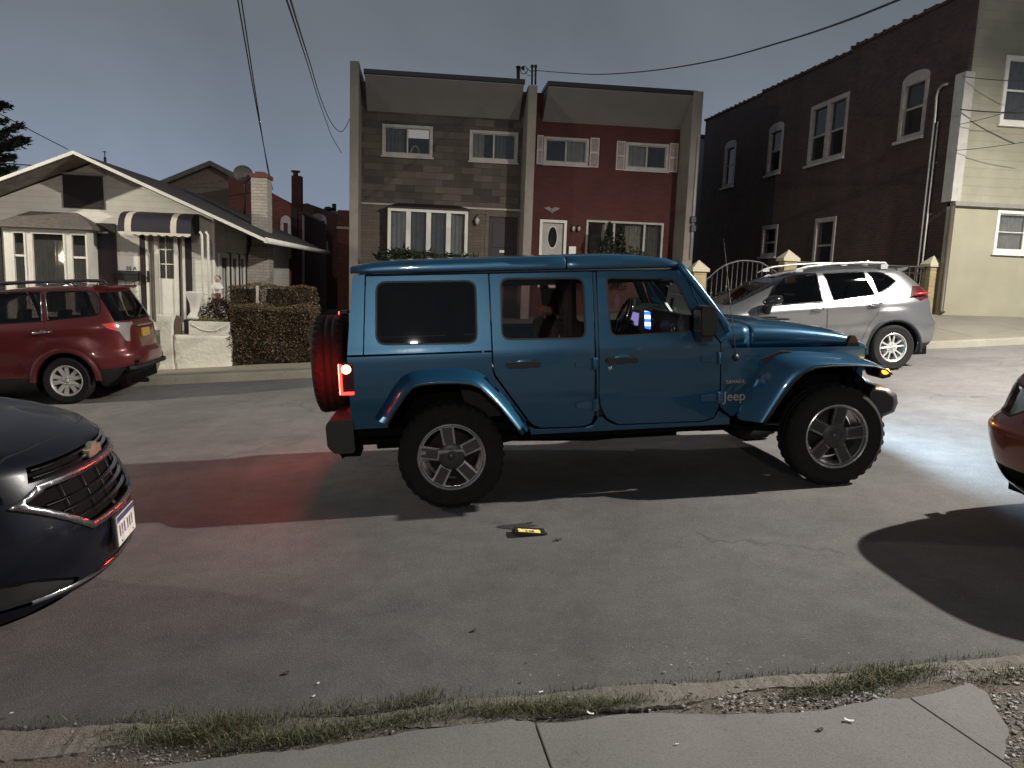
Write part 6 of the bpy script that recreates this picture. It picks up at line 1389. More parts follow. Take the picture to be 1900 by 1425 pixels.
# ---------------------------------------------------------------- the dark blue crossover whose nose juts in at the left
cx = car_root('dark_crossover', 'near black blue crossover whose chrome grille juts in at the left edge', -5.431, 3.643, math.radians(6))
M_NAVY = paint('navy_paint', (.005, .006, .011), .1, .3, .22, .1, .01); M_NAVY.node_tree.nodes['Principled BSDF'].inputs['Specular IOR Level'].default_value = .22
def sweep(y, u): t = max(0, min(1, (u-2.9)/.7)); return .30*y*y*t
def cx_disp(p):
    q = bulge((0, 2.70), .02, .55)(p)
    if p.x > 2.3 and 1.0 < p.z < 1.26: q.z += .016*math.exp(-((abs(p.y)-.55)/.09)**2)      # hood ridges
    if p.x > 3.5 and .40 < p.z < .60: q.x -= .025*math.exp(-((p.z-.47)/.05)**2)*(1 if abs(p.y) < .62 else .3)
    q.x -= sweep(p.y, p.x)
    return q
sh = Shell([(.2, 3.30), (.25, 3.62), (.29, 3.80), (.33, 3.89), (.42, 3.91), (.51, 3.925), (.63, 3.92), (.75, 3.89), (.86, 3.855), (.92, 3.825), (.97, 3.80), (1.0, 3.76), (1.04, 3.67), (1.09, 3.52), (1.13, 3.34), (1.165, 3.12), (1.205, 2.82), (1.245, 2.52), (1.27, 2.40), (1.37, 2.2), (1.55, 1.75), (1.66, 1.35), (1.72, 1.0), (1.75, .7)],
           [(.2, -.8), (.4, -1.0), (.7, -1.05), (1.0, -.98), (1.2, -.85), (1.5, -.6), (1.7, -.35), (1.75, -.1)],
           [(.2, .86), (.3, .93), (.5, .965), (.75, .975), (.92, .96), (1.0, .94), (1.06, .92), (1.12, .90), (1.2, .86), (1.26, .82), (1.4, .755), (1.6, .65), (1.7, .5), (1.75, .3)],
           [(.2, 4.2), (.6, 4.4), (.85, 4.4), (1.0, 4.6), (1.15, 5), (1.6, 6), (1.75, 4)], [v for v in LEV if v >= .28]+[1.58, 1.62, 1.65, 1.68, 1.70, 1.72, 1.735, 1.75], N=190, disp=cx_disp)
fr = lambda c: c.x > 3.0
M_CXCHROME = plain('dark_chrome', (.42, .42, .43), .27, metal=1, var=.05)
# slim upper grille with the badge, wide chrome band, winged hexagon below
gp = [(-.585, .82), (-.32, .635), (.32, .635), (.585, .82), (.48, .862), (-.48, .862)]
up = [(-.53, .90), (.53, .90), (.50, .967), (-.50, .967)]
sh.mark([(-.635, .818), (-.335, .608), (.335, .608), (.635, .818), (.50, .888), (-.50, .888)], 'x', fr, 20); sh.mark(gp, 'x', fr, 21, 20); sh.mark(up, 'x', fr, 22)
for sg, b_ in ((1, 24), (-1, 25)):
    sh.mark([(3.74, .86), (3.73, .91), (3.62, .985), (3.35, 1.03), (3.1, 1.045), (3.2, .97), (3.5, .875), (3.68, .835)], 'y', lambda c, sg=sg: c.y*sg > .64 and c.x > 3, b_)
    sh.mark(arch(0, .46), 'y', both(sg), 1); sh.mark(arch(2.70, .46), 'y', both(sg), 1)
    fg = [(sg*.42, .40), (sg*.46, .36), (sg*.74, .37), (sg*.80, .42), (sg*.74, .52), (sg*.58, .47)]
    sh.mark(fg, 'x', fr, 27)
    sh.mark([(2.05, 1.26), (1.6, 1.58), (1.2, 1.66), (-.2, 1.66), (-.5, 1.56), (-.4, 1.28)], 'y', both(sg), 29)
low = [(-.64, .24), (.64, .24), (.68, .30), (.55, .345), (-.55, .345), (-.68, .30)]; sh.mark(low, 'x', fr, 28)
sh.mark([(-1.2, .1), (4, .1), (4, .275), (3.4, .30), (-1.2, .30)], 'y', lambda c: True, 6)
sh.mark([(-.7, 1.27), (.7, 1.27), (.6, 1.66), (-.6, 1.66)], 'x', lambda c: c.x > 1.2 and c.z > 1.15, 2)
hd_ = round_poly([(3.55, -.78), (3.66, -.40), (3.72, 0), (3.66, .40), (3.55, .78), (3.2, .80), (2.5, .78), (2.5, -.78), (3.2, -.80)], .08)
sh.mark(hd_, 'z', lambda c: c.z > .975 and c.x > 2.3, 30); sh.mark(inset(hd_, .007), 'z', lambda c: c.z > .975 and c.x > 2.3, 31, 30)
sh.take([0, 30], 'body', M_NAVY, cx, slots=(M_SEAM,)); sh.take(31, 'hood', M_NAVY, cx); sh.take(6, 'lower_cladding', M_CLAD, cx, -.004)
sh.take(20, 'grille_surround', M_CXCHROME, cx, -.012, thick=.03); gr_ = sh.take(21, 'grille', M_UNDER, cx, .05); gu_ = sh.take(22, 'upper_grille', M_UNDER, cx, .03)
sh.take([27, 28], 'lower_intake', M_CLAD, cx, .02); sh.take(2, 'windscreen', G_TINT, cx, .003); sh.take(29, 'side_windows', G_DARK, cx, .003)
def on_front(y, z, d=0.0):
    nn = interp(sh.n, z); a, b, ww = interp(sh.uf, z), interp(sh.ur, z), interp(sh.w, z); uc, hl = (a+b)/2, (a-b)/2
    u = uc+hl*(1-min(.999, abs(y)/ww)**nn)**(1/nn); return Vector((u-sweep(y, u)+d, y, z))
def front_bar(z, hw, d, mat, par, t=.010, name='grille_bar'):
    m_ = MB(); rows = []
    for k in range(25): p = on_front(lerp(-hw, hw, k/24), z, d); rows.append([p+Vector((0, 0, t)), p+Vector((.016, 0, t*.4)), p+Vector((.016, 0, -t*.4)), p+Vector((0, 0, -t))])
    m_.grid(rows, smooth=False); m_.build(name, mat, par)
M_BAR = plain('bar_chrome', (.30, .30, .31), .22, metal=1)
for z, hw in ((.685, .38), (.735, .44), (.785, .50)): front_bar(z, hw, -.026, M_BAR, gr_, .007)
for z, hw in ((.918, .50), (.950, .49)): front_bar(z, hw, -.016, M_BAR, gu_, .007)
for y in (-.36, -.18, 0, .18, .36): m_ = MB(); m_.tube([on_front(y, .65, -.04), on_front(y, .75, -.04), on_front(y, .855, -.04)], .004, 5); m_.build('grille_upright', M_BLKPL, gr_)
# bow shaped badge in the middle of the upper grille
m_ = MB(); c = on_front(0, .925, -.004); m_.prism([(-.095, c.z-.022), (-.040, c.z-.022), (-.03, c.z-.042), (.03, c.z-.042), (.040, c.z-.022), (.095, c.z-.022), (.085, c.z+.022), (.034, c.z+.022), (.026, c.z+.042), (-.034, c.z+.042), (-.045, c.z+.022), (-.105, c.z+.022)], c.x-.02, c.x+.016, 'x'); m_.build('badge', plain('badge_metal', (.62, .55, .4), .3, metal=.9), gu_, .004)
for sg, b_ in ((1, 24), (-1, 25)):
    hl_ = sh.take(b_, 'headlight', M_GLOSSBLK, cx, .03); sh.take(b_, 'lens', G_LENS, hl_, -.002)
    m_ = MB()
    for u, y, z, r_ in ((3.50, .82, .925, .038), (3.38, .87, .955, .034)): m_.ball((u-.02, sg*(y-.02), z), r_, 12)
    m_.tube([(3.66, sg*.72, .875), (3.50, sg*.83, .89), (3.30, sg*.895, .94)], .010, 6); m_.build('projector', M_REFL, hl_)
# plate on its bracket
m_ = MB(); m_.box(3.915, 3.935, -.17, .17, .43, .605); m_.build('plate_bracket', M_BLKPL, cx, .006)
m_ = MB(); m_.box(3.9355, 3.941, -.155, .155, .44, .592); lp = m_.build('licence_plate', plain('plate_white', (.62, .60, .58), .45, var=.2, scale=28), cx, .001)
m_ = MB(); m_.box(3.9412, 3.9422, -.150, .150, .560, .589); m_.build('plate_band', plain('plate_blue', (.05, .06, .13), .5, var=.3, scale=40), lp)
m_ = MB()
for y, z in ((-.10, .58), (.10, .58), (-.10, .455), (.10, .455)): m_.ball((3.942, y, z), .006, 6)
for i, y in enumerate((-.115, -.075, -.035, .02, .06, .10)): m_.prism(rect(y-.010, y+.010, .485, .54), 3.9412, 3.9422, 'x', [rect(y-.006, y+.006, .49, .51)] if i % 2 else None)
m_.build('plate_marks', plain('plate_ink', (.10, .10, .14), .6), lp)
m_ = MB(); rows = []
for k in range(21): y = lerp(-.62, .62, k/20); p = on_front(y, .375, .004); rows.append([p+Vector((0, 0, .009)), p+Vector((.008, 0, 0)), p+Vector((0, 0, -.009))])
m_.grid(rows); m_.build('bumper_trim', M_CHROME, cx)
for cu in (0, 2.70):
    for sg in (1, -1): well(cx, cu, .55, .94, .465, sg, .36).build('wheel_well', M_UNDER, cx, fix=False)
m_ = MB(); m_.box(-.8, 2.9, -.7, .7, .28, .5); m_.build('floor_pan', M_UNDER, cx)
for cu in (0, 2.70):
    for sg in (1, -1): wheel(cx, cu, sg*.86, .385, .25, .265, sg, sp10)

# ---------------------------------------------------------------- the copper car whose corner juts in at the right
cp_ = car_root('copper_car', 'copper red car whose bumper corner juts in at the right edge', 7.04, 3.92, PI)
M_COP = paint('copper_paint', (.15, .035, .020), .12, .32, .9, .4, .04)
sh = Shell([(.23, 3.20), (.33, 3.34), (.48, 3.42), (.69, 3.46), (.74, 3.42), (.77, 3.37), (.83, 3.34), (.95, 3.27), (1.03, 3.16), (1.08, 2.95), (1.13, 2.6), (1.19, 2.35), (1.3, 2.0), (1.45, 1.55), (1.52, 1.2), (1.55, .8)],
           [(.2, -.7), (.4, -.85), (.8, -.88), (1.0, -.8), (1.3, -.55), (1.5, -.3), (1.55, 0)],
           [(.2, .76), (.3, .83), (.5, .87), (.68, .88), (.75, .865), (.95, .86), (1.05, .83), (1.15, .79), (1.35, .70), (1.5, .58), (1.55, .35)],
           [(.2, 3.4), (.7, 3.6), (1.0, 3.8), (1.2, 5), (1.5, 5.5), (1.55, 4)], [v for v in LEV if v < 1.52]+[1.535, 1.545, 1.55]+[.70, .73] if False else sorted(set([v for v in LEV if v < 1.52]+[1.535, 1.545, 1.55, .70, .74])), N=170)
fr = lambda c: c.x > 2.6
gp = [(-.20, .755), (.20, .755), (.22, .80), (.20, .92), (-.20, .92), (-.22, .80)]; sh.mark(gp, 'x', fr, 21)
for sg, b_ in ((1, 24), (-1, 25)):
    hp = [(sg*.26, .82), (sg*.34, .775), (sg*.62, .785), (sg*.80, .83), (sg*.90, .90), (sg*.90, .985), (sg*.66, .975), (sg*.30, .925)]
    sh.mark(inset(hp, -.012), 'x', fr, 26); sh.mark(hp, 'x', fr, b_, 26); sh.mark(arch(0, .41), 'y', both(sg), 1); sh.mark(arch(2.6, .41), 'y', both(sg), 1)
    sh.mark([(2.0, 1.18), (1.5, 1.42), (-.1, 1.44), (-.4, 1.2)], 'y', both(sg), 29)
sh.mark([(-.62, 1.17), (.62, 1.17), (.5, 1.44), (-.5, 1.44)], 'x', lambda c: c.x > 1.2 and c.z > 1.15, 2)
sh.mark([(-.45, .34), (.45, .34), (.55, .46), (-.55, .46)], 'x', fr, 28)
sh.take([0, 26], 'body', M_COP, cp_, slots=(M_SEAM,)); g_ = sh.take(21, 'grille', M_UNDER, cp_, .06); sh.take(28, 'lower_intake', M_UNDER, cp_, .03); sh.take(2, 'windscreen', G_TINT, cp_, .003); sh.take(29, 'side_windows', G_DARK, cp_, .003)
for sg, b_ in ((1, 24), (-1, 25)):
    hl_ = sh.take(b_, 'headlight', plain('lamp_housing', (.42, .42, .44), .25, metal=.3), cp_, .05); sh.take(b_, 'lens', G_LENS, hl_, .0)
    m_ = MB(); m_.ball((3.15, sg*.44, .855), .062, 16, (.6, 1, 1)); m_.build('reflector_bowl', M_REFL, hl_); m_ = MB(); m_.ball((2.955, sg*.66, .83), .035, 12); m_.build('side_bulb', plain('amber_bulb', (.5, .10, .06), .3), hl_)
m_ = MB()
for z in (.78, .83, .88): m_.box(3.28, 3.31, -.20, .20, z-.006, z+.006)
m_.build('grille_bar', M_BLKPL, g_)
for cu in (0, 2.6):
    for sg in (1, -1): well(cp_, cu, .5, .85, .415, sg).build('wheel_well', M_UNDER, cp_, fix=False)
m_ = MB(); m_.box(-.7, 3.1, -.62, .62, .2, .5); m_.build('floor_pan', M_UNDER, cp_)
for cu in (0, 2.6):
    for sg in (1, -1): wheel(cp_, cu, sg*.76, .33, .2, .21, sg, sp10)
# ---------------------------------------------------------------- the blue four-door off-roader (faces right)
G_REAR = glass('rear_door_glass', (.62, .55, .55), .9, .01, 1.5)
jp = car_root('blue_offroader', 'bright blue four-door off-roader with rear spare wheel and red brake light, standing mid-road', 0.254, 6.414, -.01745)
M_BLUE = paint('blue_paint', (.008, .076, .158), .12, .32, .9, .5, .05)
def jS(u, v):
    """half width of the tub and the hard top"""
    lo_ = .785-.018*((min(v, 1.22)-.95)/.35)**2; hi_ = .776-(v-1.17)*.185; t_ = max(0, min(1, (v-1.09)/.16)); t_ = t_*t_*(3-2*t_); b = lo_+(hi_-lo_)*t_
    if u > 2.15: b -= .11*((u-2.15)/1.2)**1.2
    return b
def cut_lines(bm, us=(), vs=()):
    for u in us: bmesh.ops.bisect_plane(bm, geom=bm.verts[:]+bm.edges[:]+bm.faces[:], plane_co=(u, 0, 0), plane_no=(1, 0, 0))
    for v in vs: bmesh.ops.bisect_plane(bm, geom=bm.verts[:]+bm.edges[:]+bm.faces[:], plane_co=(0, 0, v), plane_no=(0, 0, 1))
def jpanel(name, poly, sg, mat, parent, holes=(), thick=.022, off=0.0, bev=.005, fn=jS):
    """sheet panel of the side: outline in (u, v), bent to the body's width, sg = -1 near side"""
    loops = [list(poly)]+[list(h) for h in holes]
    tris = tessellate_polygon([[Vector((p[0], p[1], 0)) for p in L] for L in loops]); flat = [p for L in loops for p in L]
    bm = bmesh.new(); vs = [bm.verts.new((p[0], 0, p[1])) for p in flat]
    for t in tris:
        try: bm.faces.new([vs[i] for i in t])
        except ValueError: pass
    bmesh.ops.dissolve_limit(bm, angle_limit=.01, verts=bm.verts, edges=bm.edges) if False else None
    lo, hi = min(p[1] for p in poly), max(p[1] for p in poly)
    cut_lines(bm, us=[u for u in (2.3, 2.5, 2.7, 2.9, 3.1)], vs=[v for v in (.65, .75, .85, .95, 1.05, 1.09, 1.11, 1.13, 1.15, 1.17, 1.19, 1.21, 1.23, 1.25, 1.45) if lo < v < hi])
    for v in bm.verts: v.co.y = sg*(fn(v.co.x, v.co.z)+off)
    bmesh.ops.recalc_face_normals(bm, faces=bm.faces)
    if sum(f.normal.y*sg*f.calc_area() for f in bm.faces) < 0: bmesh.ops.reverse_faces(bm, faces=bm.faces)
    me = bpy.data.meshes.new(name); bm.to_mesh(me); bm.free(); o = link_mesh(name, me, mat, parent)
    if thick: s_ = o.modifiers.new('thick', 'SOLIDIFY'); s_.thickness = thick; s_.offset = -1
    if bev: b = o.modifiers.new('bevel', 'BEVEL'); b.width = bev; b.segments = 2; b.limit_method = 'ANGLE'; b.angle_limit = math.radians(50)
    return o
qwin = round_poly([(-.505, 1.715), (.245, 1.70), (.235, 1.225), (-.525, 1.245)], .085, 6)
rwin = round_poly([(.425, 1.71), (1.068, 1.692), (1.062, 1.228), (.412, 1.245)], .075, 6)
fwin = round_poly([(1.232, 1.688), (1.785, 1.668), (1.945, 1.305), (1.90, 1.248), (1.245, 1.233)], [.05, .08, .05, .05, .075], 6)
rdoor = [(.347, 1.742), (.345, 1.04), (.36, .985), (.60, .625), (.635, .583), (.70, .558), (1.03, .553), (1.085, .575), (1.11, .63), (1.128, 1.50), (1.130, 1.736)]
fdoor = [(1.168, 1.735), (1.152, .80), (1.165, .70), (1.21, .61), (1.30, .556), (1.97, .547), (2.065, .575), (2.10, .655), (2.106, 1.15), (2.02, 1.27), (1.955, 1.42), (1.86, 1.66), (1.835, 1.715), (1.80, 1.722)]
for sg in (-1, 1):
    # tub: rear quarter with its wheel opening, sill, pillars between the doors
    jpanel('rear_quarter', [(-.735, 1.166), (.335, 1.160), (.333, 1.035), (.35, .975), (.585, .62), (.53, .59), (.44, .72), (.34, .86), (.26, .93), (.18, .965), (-.19, .97), (-.27, .95), (-.38, .80), (-.47, .62), (-.735, .62)], sg, M_BLUE, jp)
    jpanel('hardtop_side', [(-.612, 1.180), (.336, 1.172), (.338, 1.752), (-.572, 1.768)], sg, M_BLUE, jp, [qwin]); jpanel('hardtop_corner', [(-.735, 1.182), (-.619, 1.180), (-.579, 1.768), (-.655, 1.765), (-.672, 1.74)], sg, M_BLUE, jp, bev=.014)
    jpanel('sill', [(.60, .575), (.655, .548), (.71, .545), (1.04, .540), (1.10, .555), (1.135, .60), (1.14, .62), (1.18, .62), (1.22, .58), (1.30, .545), (1.97, .536), (2.07, .56), (2.11, .62), (2.20, .56), (2.20, .505), (.62, .505)], sg, M_BLUE, jp, off=-.006)
    jpanel('door_pillar', [(1.136, 1.73), (1.134, .62), (1.146, .62), (1.162, 1.73)], sg, M_BLUE, jp, off=-.01)
    dR = jpanel('rear_door', rdoor, sg, M_BLUE, jp, [rwin]); dF = jpanel('front_door', fdoor, sg, M_BLUE, jp, [fwin])
    jpanel('door_lining', [(.36, 1.05), (.62, .62), (2.08, .62), (2.09, 1.17), (.36, 1.17)], sg, M_SEAT, jp, off=-.06, bev=0)
    for wn, d_, g_ in ((qwin, jp, G_DARK), (rwin, dR, G_REAR), (fwin, dF, G_CLEAR)):
        jpanel('window', inset(wn, -.008), sg, g_, d_, thick=0, off=-.010, bev=0)
        jpanel('window_seal', wn, sg, M_BLKPL, d_, [inset(wn, .013)], thick=.012, off=-.004, bev=0)
    # cowl side and the side under the bonnet
    cw = jpanel('cowl_side', [(2.113, 1.155), (2.112, .655), (2.20, .575), (2.235, .58), (2.36, .78), (2.53, 1.02), (2.62, 1.055), (3.34, .985), (3.34, 1.070), (2.38, 1.108), (2.20, 1.112), (2.15, 1.19)], sg, M_BLUE, jp)
    m_ = MB(); m_.prism([(2.44, 1.02), (2.60, 1.075), (2.70, 1.065), (2.60, 1.01), (2.50, .94)], sg*(jS(2.5, 1.0)-.01), sg*(jS(2.5, 1.0)+.006)); m_.build('fender_vent', M_BLKPL, cw, .004)
    jpanel('windscreen_frame', [(1.842, 1.722), (1.868, 1.665), (1.962, 1.425), (2.03, 1.275), (2.115, 1.155), (2.165, 1.205), (2.165, 1.275), (1.835, 1.762), (1.80, 1.765), (1.805, 1.73)], sg, M_BLUE, jp, thick=.05, bev=.012)
    m_ = MB(); m_.tube([Vector((u, sg*jS(u, v)+sg*.004, v)) for u, v in ((1.795, 1.752), (1.815, 1.757), (1.86, 1.70), (1.95, 1.585), (2.05, 1.445), (2.15, 1.295), (2.172, 1.235))], [.02, .03, .032, .032, .032, .032, .022], 12); m_.build('screen_pillar', M_BLUE, jp)
    # fender flares
    def flare(name, A, B, inner):
        m_ = MB(); rows = []
        n = len(A)
        for (ua, va), (ub, vb) in zip(A, B):
            mid = (lerp(ua, ub, .5), lerp(va, vb, .5)); cy = .80 if ua < 2.1 or True else 0
            rows.append([Vector((ua, sg*inner(ua), va)), Vector((lerp(ua, ub, .35), sg*lerp(inner(ua), .935, .55), lerp(va, vb, .30))), Vector((lerp(ua, ub, .75), sg*.925, lerp(va, vb, .68))), Vector((ub, sg*.94, vb)), Vector((ub, sg*.925, vb-.004)), Vector((lerp(ub, ua, -.02), sg*.80, vb-.0)), Vector((ub, sg*.62, vb+.02))])
        m_.grid(rows); me = m_.mesh(); o = link_mesh(name, me, M_BLUE, jp); sd_ = o.modifiers.new('round', 'SUBSURF'); sd_.levels = sd_.render_levels = 2
        l_ = MB(); l_.tube([Vector((b[0], sg*.938, b[1]-.004)) for b in B], .008, 6); l_.build('flare_lip', M_BLKPL, o); return o
    flare('rear_fender_flare', [(-.57, .70), (-.50, .79), (-.40, .955), (-.33, 1.025), (-.25, 1.05), (-.10, 1.058), (.08, 1.052), (.20, 1.037), (.28, .998), (.42, .83), (.56, .65), (.605, .56)],
          [(-.455, .68), (-.41, .76), (-.31, .895), (-.26, .945), (-.20, .965), (-.08, .970), (.07, .965), (.165, .952), (.235, .920), (.37, .78), (.485, .62), (.53, .552)], lambda u: .775)
    flare('front_fender_flare', [(2.215, .555), (2.30, .70), (2.42, .90), (2.50, 1.015), (2.58, 1.062), (2.72, 1.068), (2.95, 1.045), (3.15, 1.015), (3.30, .985), (3.38, .955), (3.42, .92)],
          [(2.40, .546), (2.455, .62), (2.545, .753), (2.625, .855), (2.71, .925), (2.80, .958), (2.95, .965), (3.12, .960), (3.27, .945), (3.37, .915), (3.415, .88)], lambda u: jS(u, 1.0)-.005)
    # door hardware
    for (u0, u1, vv), d_ in (((.44, .70, 1.060), dR), ((1.205, 1.45, 1.060), dF)):
        y = jS(u0, vv); m_ = MB(); m_.ball(((u0+u1)/2, sg*(y-.006), vv), .085, 14, (1, .14, .55)); m_.build('handle_recess', M_BLUE, d_)
        m_ = MB(); m_.prism(rrect(u0, u1, vv-.020, vv+.022, .016), sg*(y+.022), sg*(y+.046)); m_.box(u0+.01, u0+.04, sg*y, sg*(y+.023), vv-.015, vv+.015); m_.box(u1-.05, u1-.01, sg*y, sg*(y+.023), vv-.015, vv+.015); m_.build('handle', M_BLKPL, d_, .008, seg=3)
    m_ = MB(); c = Vector((1.235, sg*jS(1.2, 1.0), 1.0)); m_.lathe([(.018, 0), (.018, .008), (.012, .012), (0, .012)], 14, Matrix.Translation(c) @ Matrix.Rotation(-sg*PI/2, 4, 'X')); m_.build('key_lock', M_CHROME, dF)
    for u1, d_, vs_ in ((1.118, dR, (1.042, .722)), (2.10, dF, (1.043, .732))):
        for v_ in vs_:
            y = jS(u1, v_); m_ = MB(); m_.prism([(u1-.150, v_-.022), (u1-.150, v_+.022), (u1-.06, v_+.030), (u1-.035, v_+.030), (u1-.035, v_-.030), (u1-.06, v_-.030)], sg*(y-.002), sg*(y+.016))
            m_.prism(rect(u1-.035, u1+.028, v_-.046, v_+.046), sg*(y-.002), sg*(y+.012)); m_.tube([(u1-.012, sg*(y+.018), v_-.046), (u1-.012, sg*(y+.018), v_+.046)], .013, 8)
            for k_ in (-.026, .026): m_.lathe([(0, .0), (.009, 0), (.009, .006), (0, .006)], 8, Matrix.Translation((u1+.013, sg*(y+.012), v_+k_)) @ Matrix.Rotation(-sg*PI/2, 4, 'X'))
            m_.build('hinge', M_BLUE, d_, .004)
    # mirrors
    m_ = MB(); m_.prism(round_poly([(1.875, 1.455), (1.955, 1.462), (1.99, 1.42), (2.0, 1.27), (1.985, 1.245), (1.885, 1.24), (1.872, 1.28)], .03), sg*.84, sg*1.02); m_.box(1.93, 1.975, sg*.74, sg*.85, 1.255, 1.31); m_.prism([(1.90, 1.19), (1.98, 1.19), (1.99, 1.25), (1.89, 1.25)], sg*.80, sg*.95); mo = m_.build('door_mirror', M_BLKPL, jp, .018, seg=3)
    m_ = MB(); m_.prism(round_poly([(.855, 1.27), (.855, 1.43), (1.005, 1.43), (1.005, 1.27)], .03), 1.868, 1.8695, 'x'); q = m_.mesh(); 
    if sg < 0: q.transform(Matrix.Scale(-1, 4, (0, 1, 0)))
    link_mesh('mirror_glass', q, M_CHROME, mo)
    # tail lamp: black case, glowing bracket of red
    tl = MB(); tl.prism(round_poly([(sg*.60, .875), (sg*.60, 1.13), (sg*.785, 1.13), (sg*.785, .875)], .02), -.80, -.695, 'x'); to = tl.build('tail_lamp', plain('dark_red_lens', (.05, .004, .005), .2, var=.1), jp, .008)
    M_BRK = MATS.get('brake_light') or emit('brake_light', (1, .016, .012), 11, (.5, .02, .02)); M_BULB = MATS.get('brake_bulb_glow') or emit('brake_bulb_glow', (1, .20, .07), 26, (.5, .1, .05))
    ya_, yb_ = sorted((sg*.7855, sg*.7905))
    g_ = MB(); r_ = MB(); r_.prism(rect(sg*.62, sg*.775, .89, 1.115), -.806, -.8005, 'x', [rect(sg*.645, sg*.75, .925, 1.02)]); r_.build('rear_ring', MATS.get('brake_light_rear') or emit('brake_light_rear', (1, .018, .012), 120, (.5, .02, .02)), to); g_.prism([(-.797, .888), (-.797, 1.118), (-.781, 1.118), (-.781, .908), (-.700, .908), (-.700, .888)], ya_, yb_); g_.build('red_ring', M_BRK, to)
    g_ = MB(); g_.ball((-.748, sg*.786, 1.078), .036, 14, (1, .25, .95)); g_.build('brake_bulb', M_BULB, to)
    # headlight, turn signal
    T = Matrix.Translation((3.345, sg*.46, .93)) @ Matrix.Rotation(PI/2, 4, 'Y'); h_ = MB(); h_.lathe([(.095, .03), (.108, .035), (.112, .02), (.112, -.02)], 28, T); ho = h_.build('headlight', M_BLKPL, jp)
    h_ = MB(); h_.lathe([(0, .022), (.05, .020), (.095, .008)], 24, T); h_.build('lamp_face', emit('headlight_glow', (.85, .93, 1), 25), ho)
    h_ = MB(); h_.prism(round_poly([(3.335, .865), (3.335, .935), (3.40, .930), (3.428, .895), (3.43, .85), (3.36, .835)], .012), sg*.70, sg*.90); so_ = h_.build('turn_signal_case', M_BLKPL, jp, .008)
    h_ = MB(); h_.ball((3.385, sg*.885, .895), .034, 14, (1.15, .9, .85)); h_.build('amber_lamp', emit('amber_glow', (1, .27, .02), 5 if sg < 0 else 5, (.5, .2, .02)), so_, .005)
# back wall, tailgate, rear glass
m_ = MB(); m_.prism([(-.735, .62), (.735, .62), (.76, 1.0), (.765, 1.165), (-.765, 1.165), (-.76, 1.0)], -.738, -.71, 'x'); tgj = m_.build('tailgate', M_BLUE, jp, .01)
m_ = MB(); out_ = [Vector((lerp(-.738, -.655, t), y, lerp(1.18, 1.765, t))) for t, y in ((0, -.755), (1, -.665), (1, .665), (0, .755))]; inn = [Vector((lerp(-.738, -.655, t), y, lerp(1.18, 1.765, t))) for t, y in ((.05, -.665), (.86, -.60), (.86, .60), (.05, .665))]
m_.add(out_+inn+[p+Vector((.025, 0, 0)) for p in out_+inn], [(0, 1, 5, 4), (1, 2, 6, 5), (2, 3, 7, 6), (3, 0, 4, 7), (8, 12, 13, 9), (9, 13, 14, 10), (10, 14, 15, 11), (11, 15, 12, 8), (4, 5, 13, 12), (5, 6, 14, 13), (6, 7, 15, 14), (7, 4, 12, 15), (0, 8, 9, 1), (1, 9, 10, 2), (2, 10, 11, 3), (3, 11, 8, 0)]); m_.build('hardtop_rear', M_BLUE, jp, .008)
m_ = MB(); m_.add([p+Vector((-.006, 0, 0)) for p in inn]+[p+Vector((0.0, 0, 0)) for p in inn], [(0, 1, 2, 3), (7, 6, 5, 4)]); m_.build('rear_window', G_DARK, jp)
m_ = MB(); m_.tube([(-.69, 0, 1.16), (-.72, .08, 1.20), (-.655, .35, 1.36)], .012, 6); m_.tube([(-.70, 0, 1.22), (-.74, 0, 1.22), (-.71, 0, 1.3)], .02, 8); m_.build('rear_wiper', M_BLKPL, jp)
# roof: gutter, rounded edge, crowned panels with a joint
def roof_rows(u0, u1, n=10):
    rows = []
    for i in range(n+1):
        u = lerp(u0, u1, i/n); e = 0
        zt = 1.872-.004*(u-.4)**2-(.055*max(0, (u-1.2)/.6)**2)-(.03*max(0, (-.40-u)/.28)**2); zg_ = 1.768-.012*u
        if u > 1.74: zt -= .02
        rows.append([Vector((u, s*y, z)) for s, y, z in [(-1, .672, zg_), (-1, .676, zg_+.02), (-1, .668, lerp(zg_, zt, .62)), (-1, .640, lerp(zg_, zt, .88)), (-1, .58, zt-.006), (-1, .3, zt+.006), (1, 0, zt+.008), (1, .3, zt+.006), (1, .58, zt-.006), (1, .640, lerp(zg_, zt, .88)), (1, .668, lerp(zg_, zt, .62)), (1, .676, zg_+.02), (1, .672, zg_)]])
    return rows
for nm, u0, u1 in (('hardtop_roof', -.685, .93), ('freedom_panel', .938, 1.812)):
    m_ = MB(); rr_ = roof_rows(u0, u1); m_.grid(rr_); 
    for R_ in (rr_[0], rr_[-1]): m_.add(R_, [tuple(range(len(R_)))])
    o = m_.build(nm, M_BLUE, jp); q = o.modifiers.new('thick', 'SOLIDIFY'); q.thickness = .012; q.offset = -1; add_bevel(o, .006)
m_ = MB()
for sg in (-1, 1): m_.tube([(-.57, sg*.672, 1.762), (.3, sg*.674, 1.752), (1.0, sg*.674, 1.744), (1.80, sg*.672, 1.735)], .009, 6)
m_.build('gutter_seal', M_SEAM, jp)
m_ = MB(); m_.box(-.58, 1.80, -.64, .64, 1.70, 1.735); m_.build('headliner', plain('headliner_grey', (.05, .048, .048), .9), jp, .01)
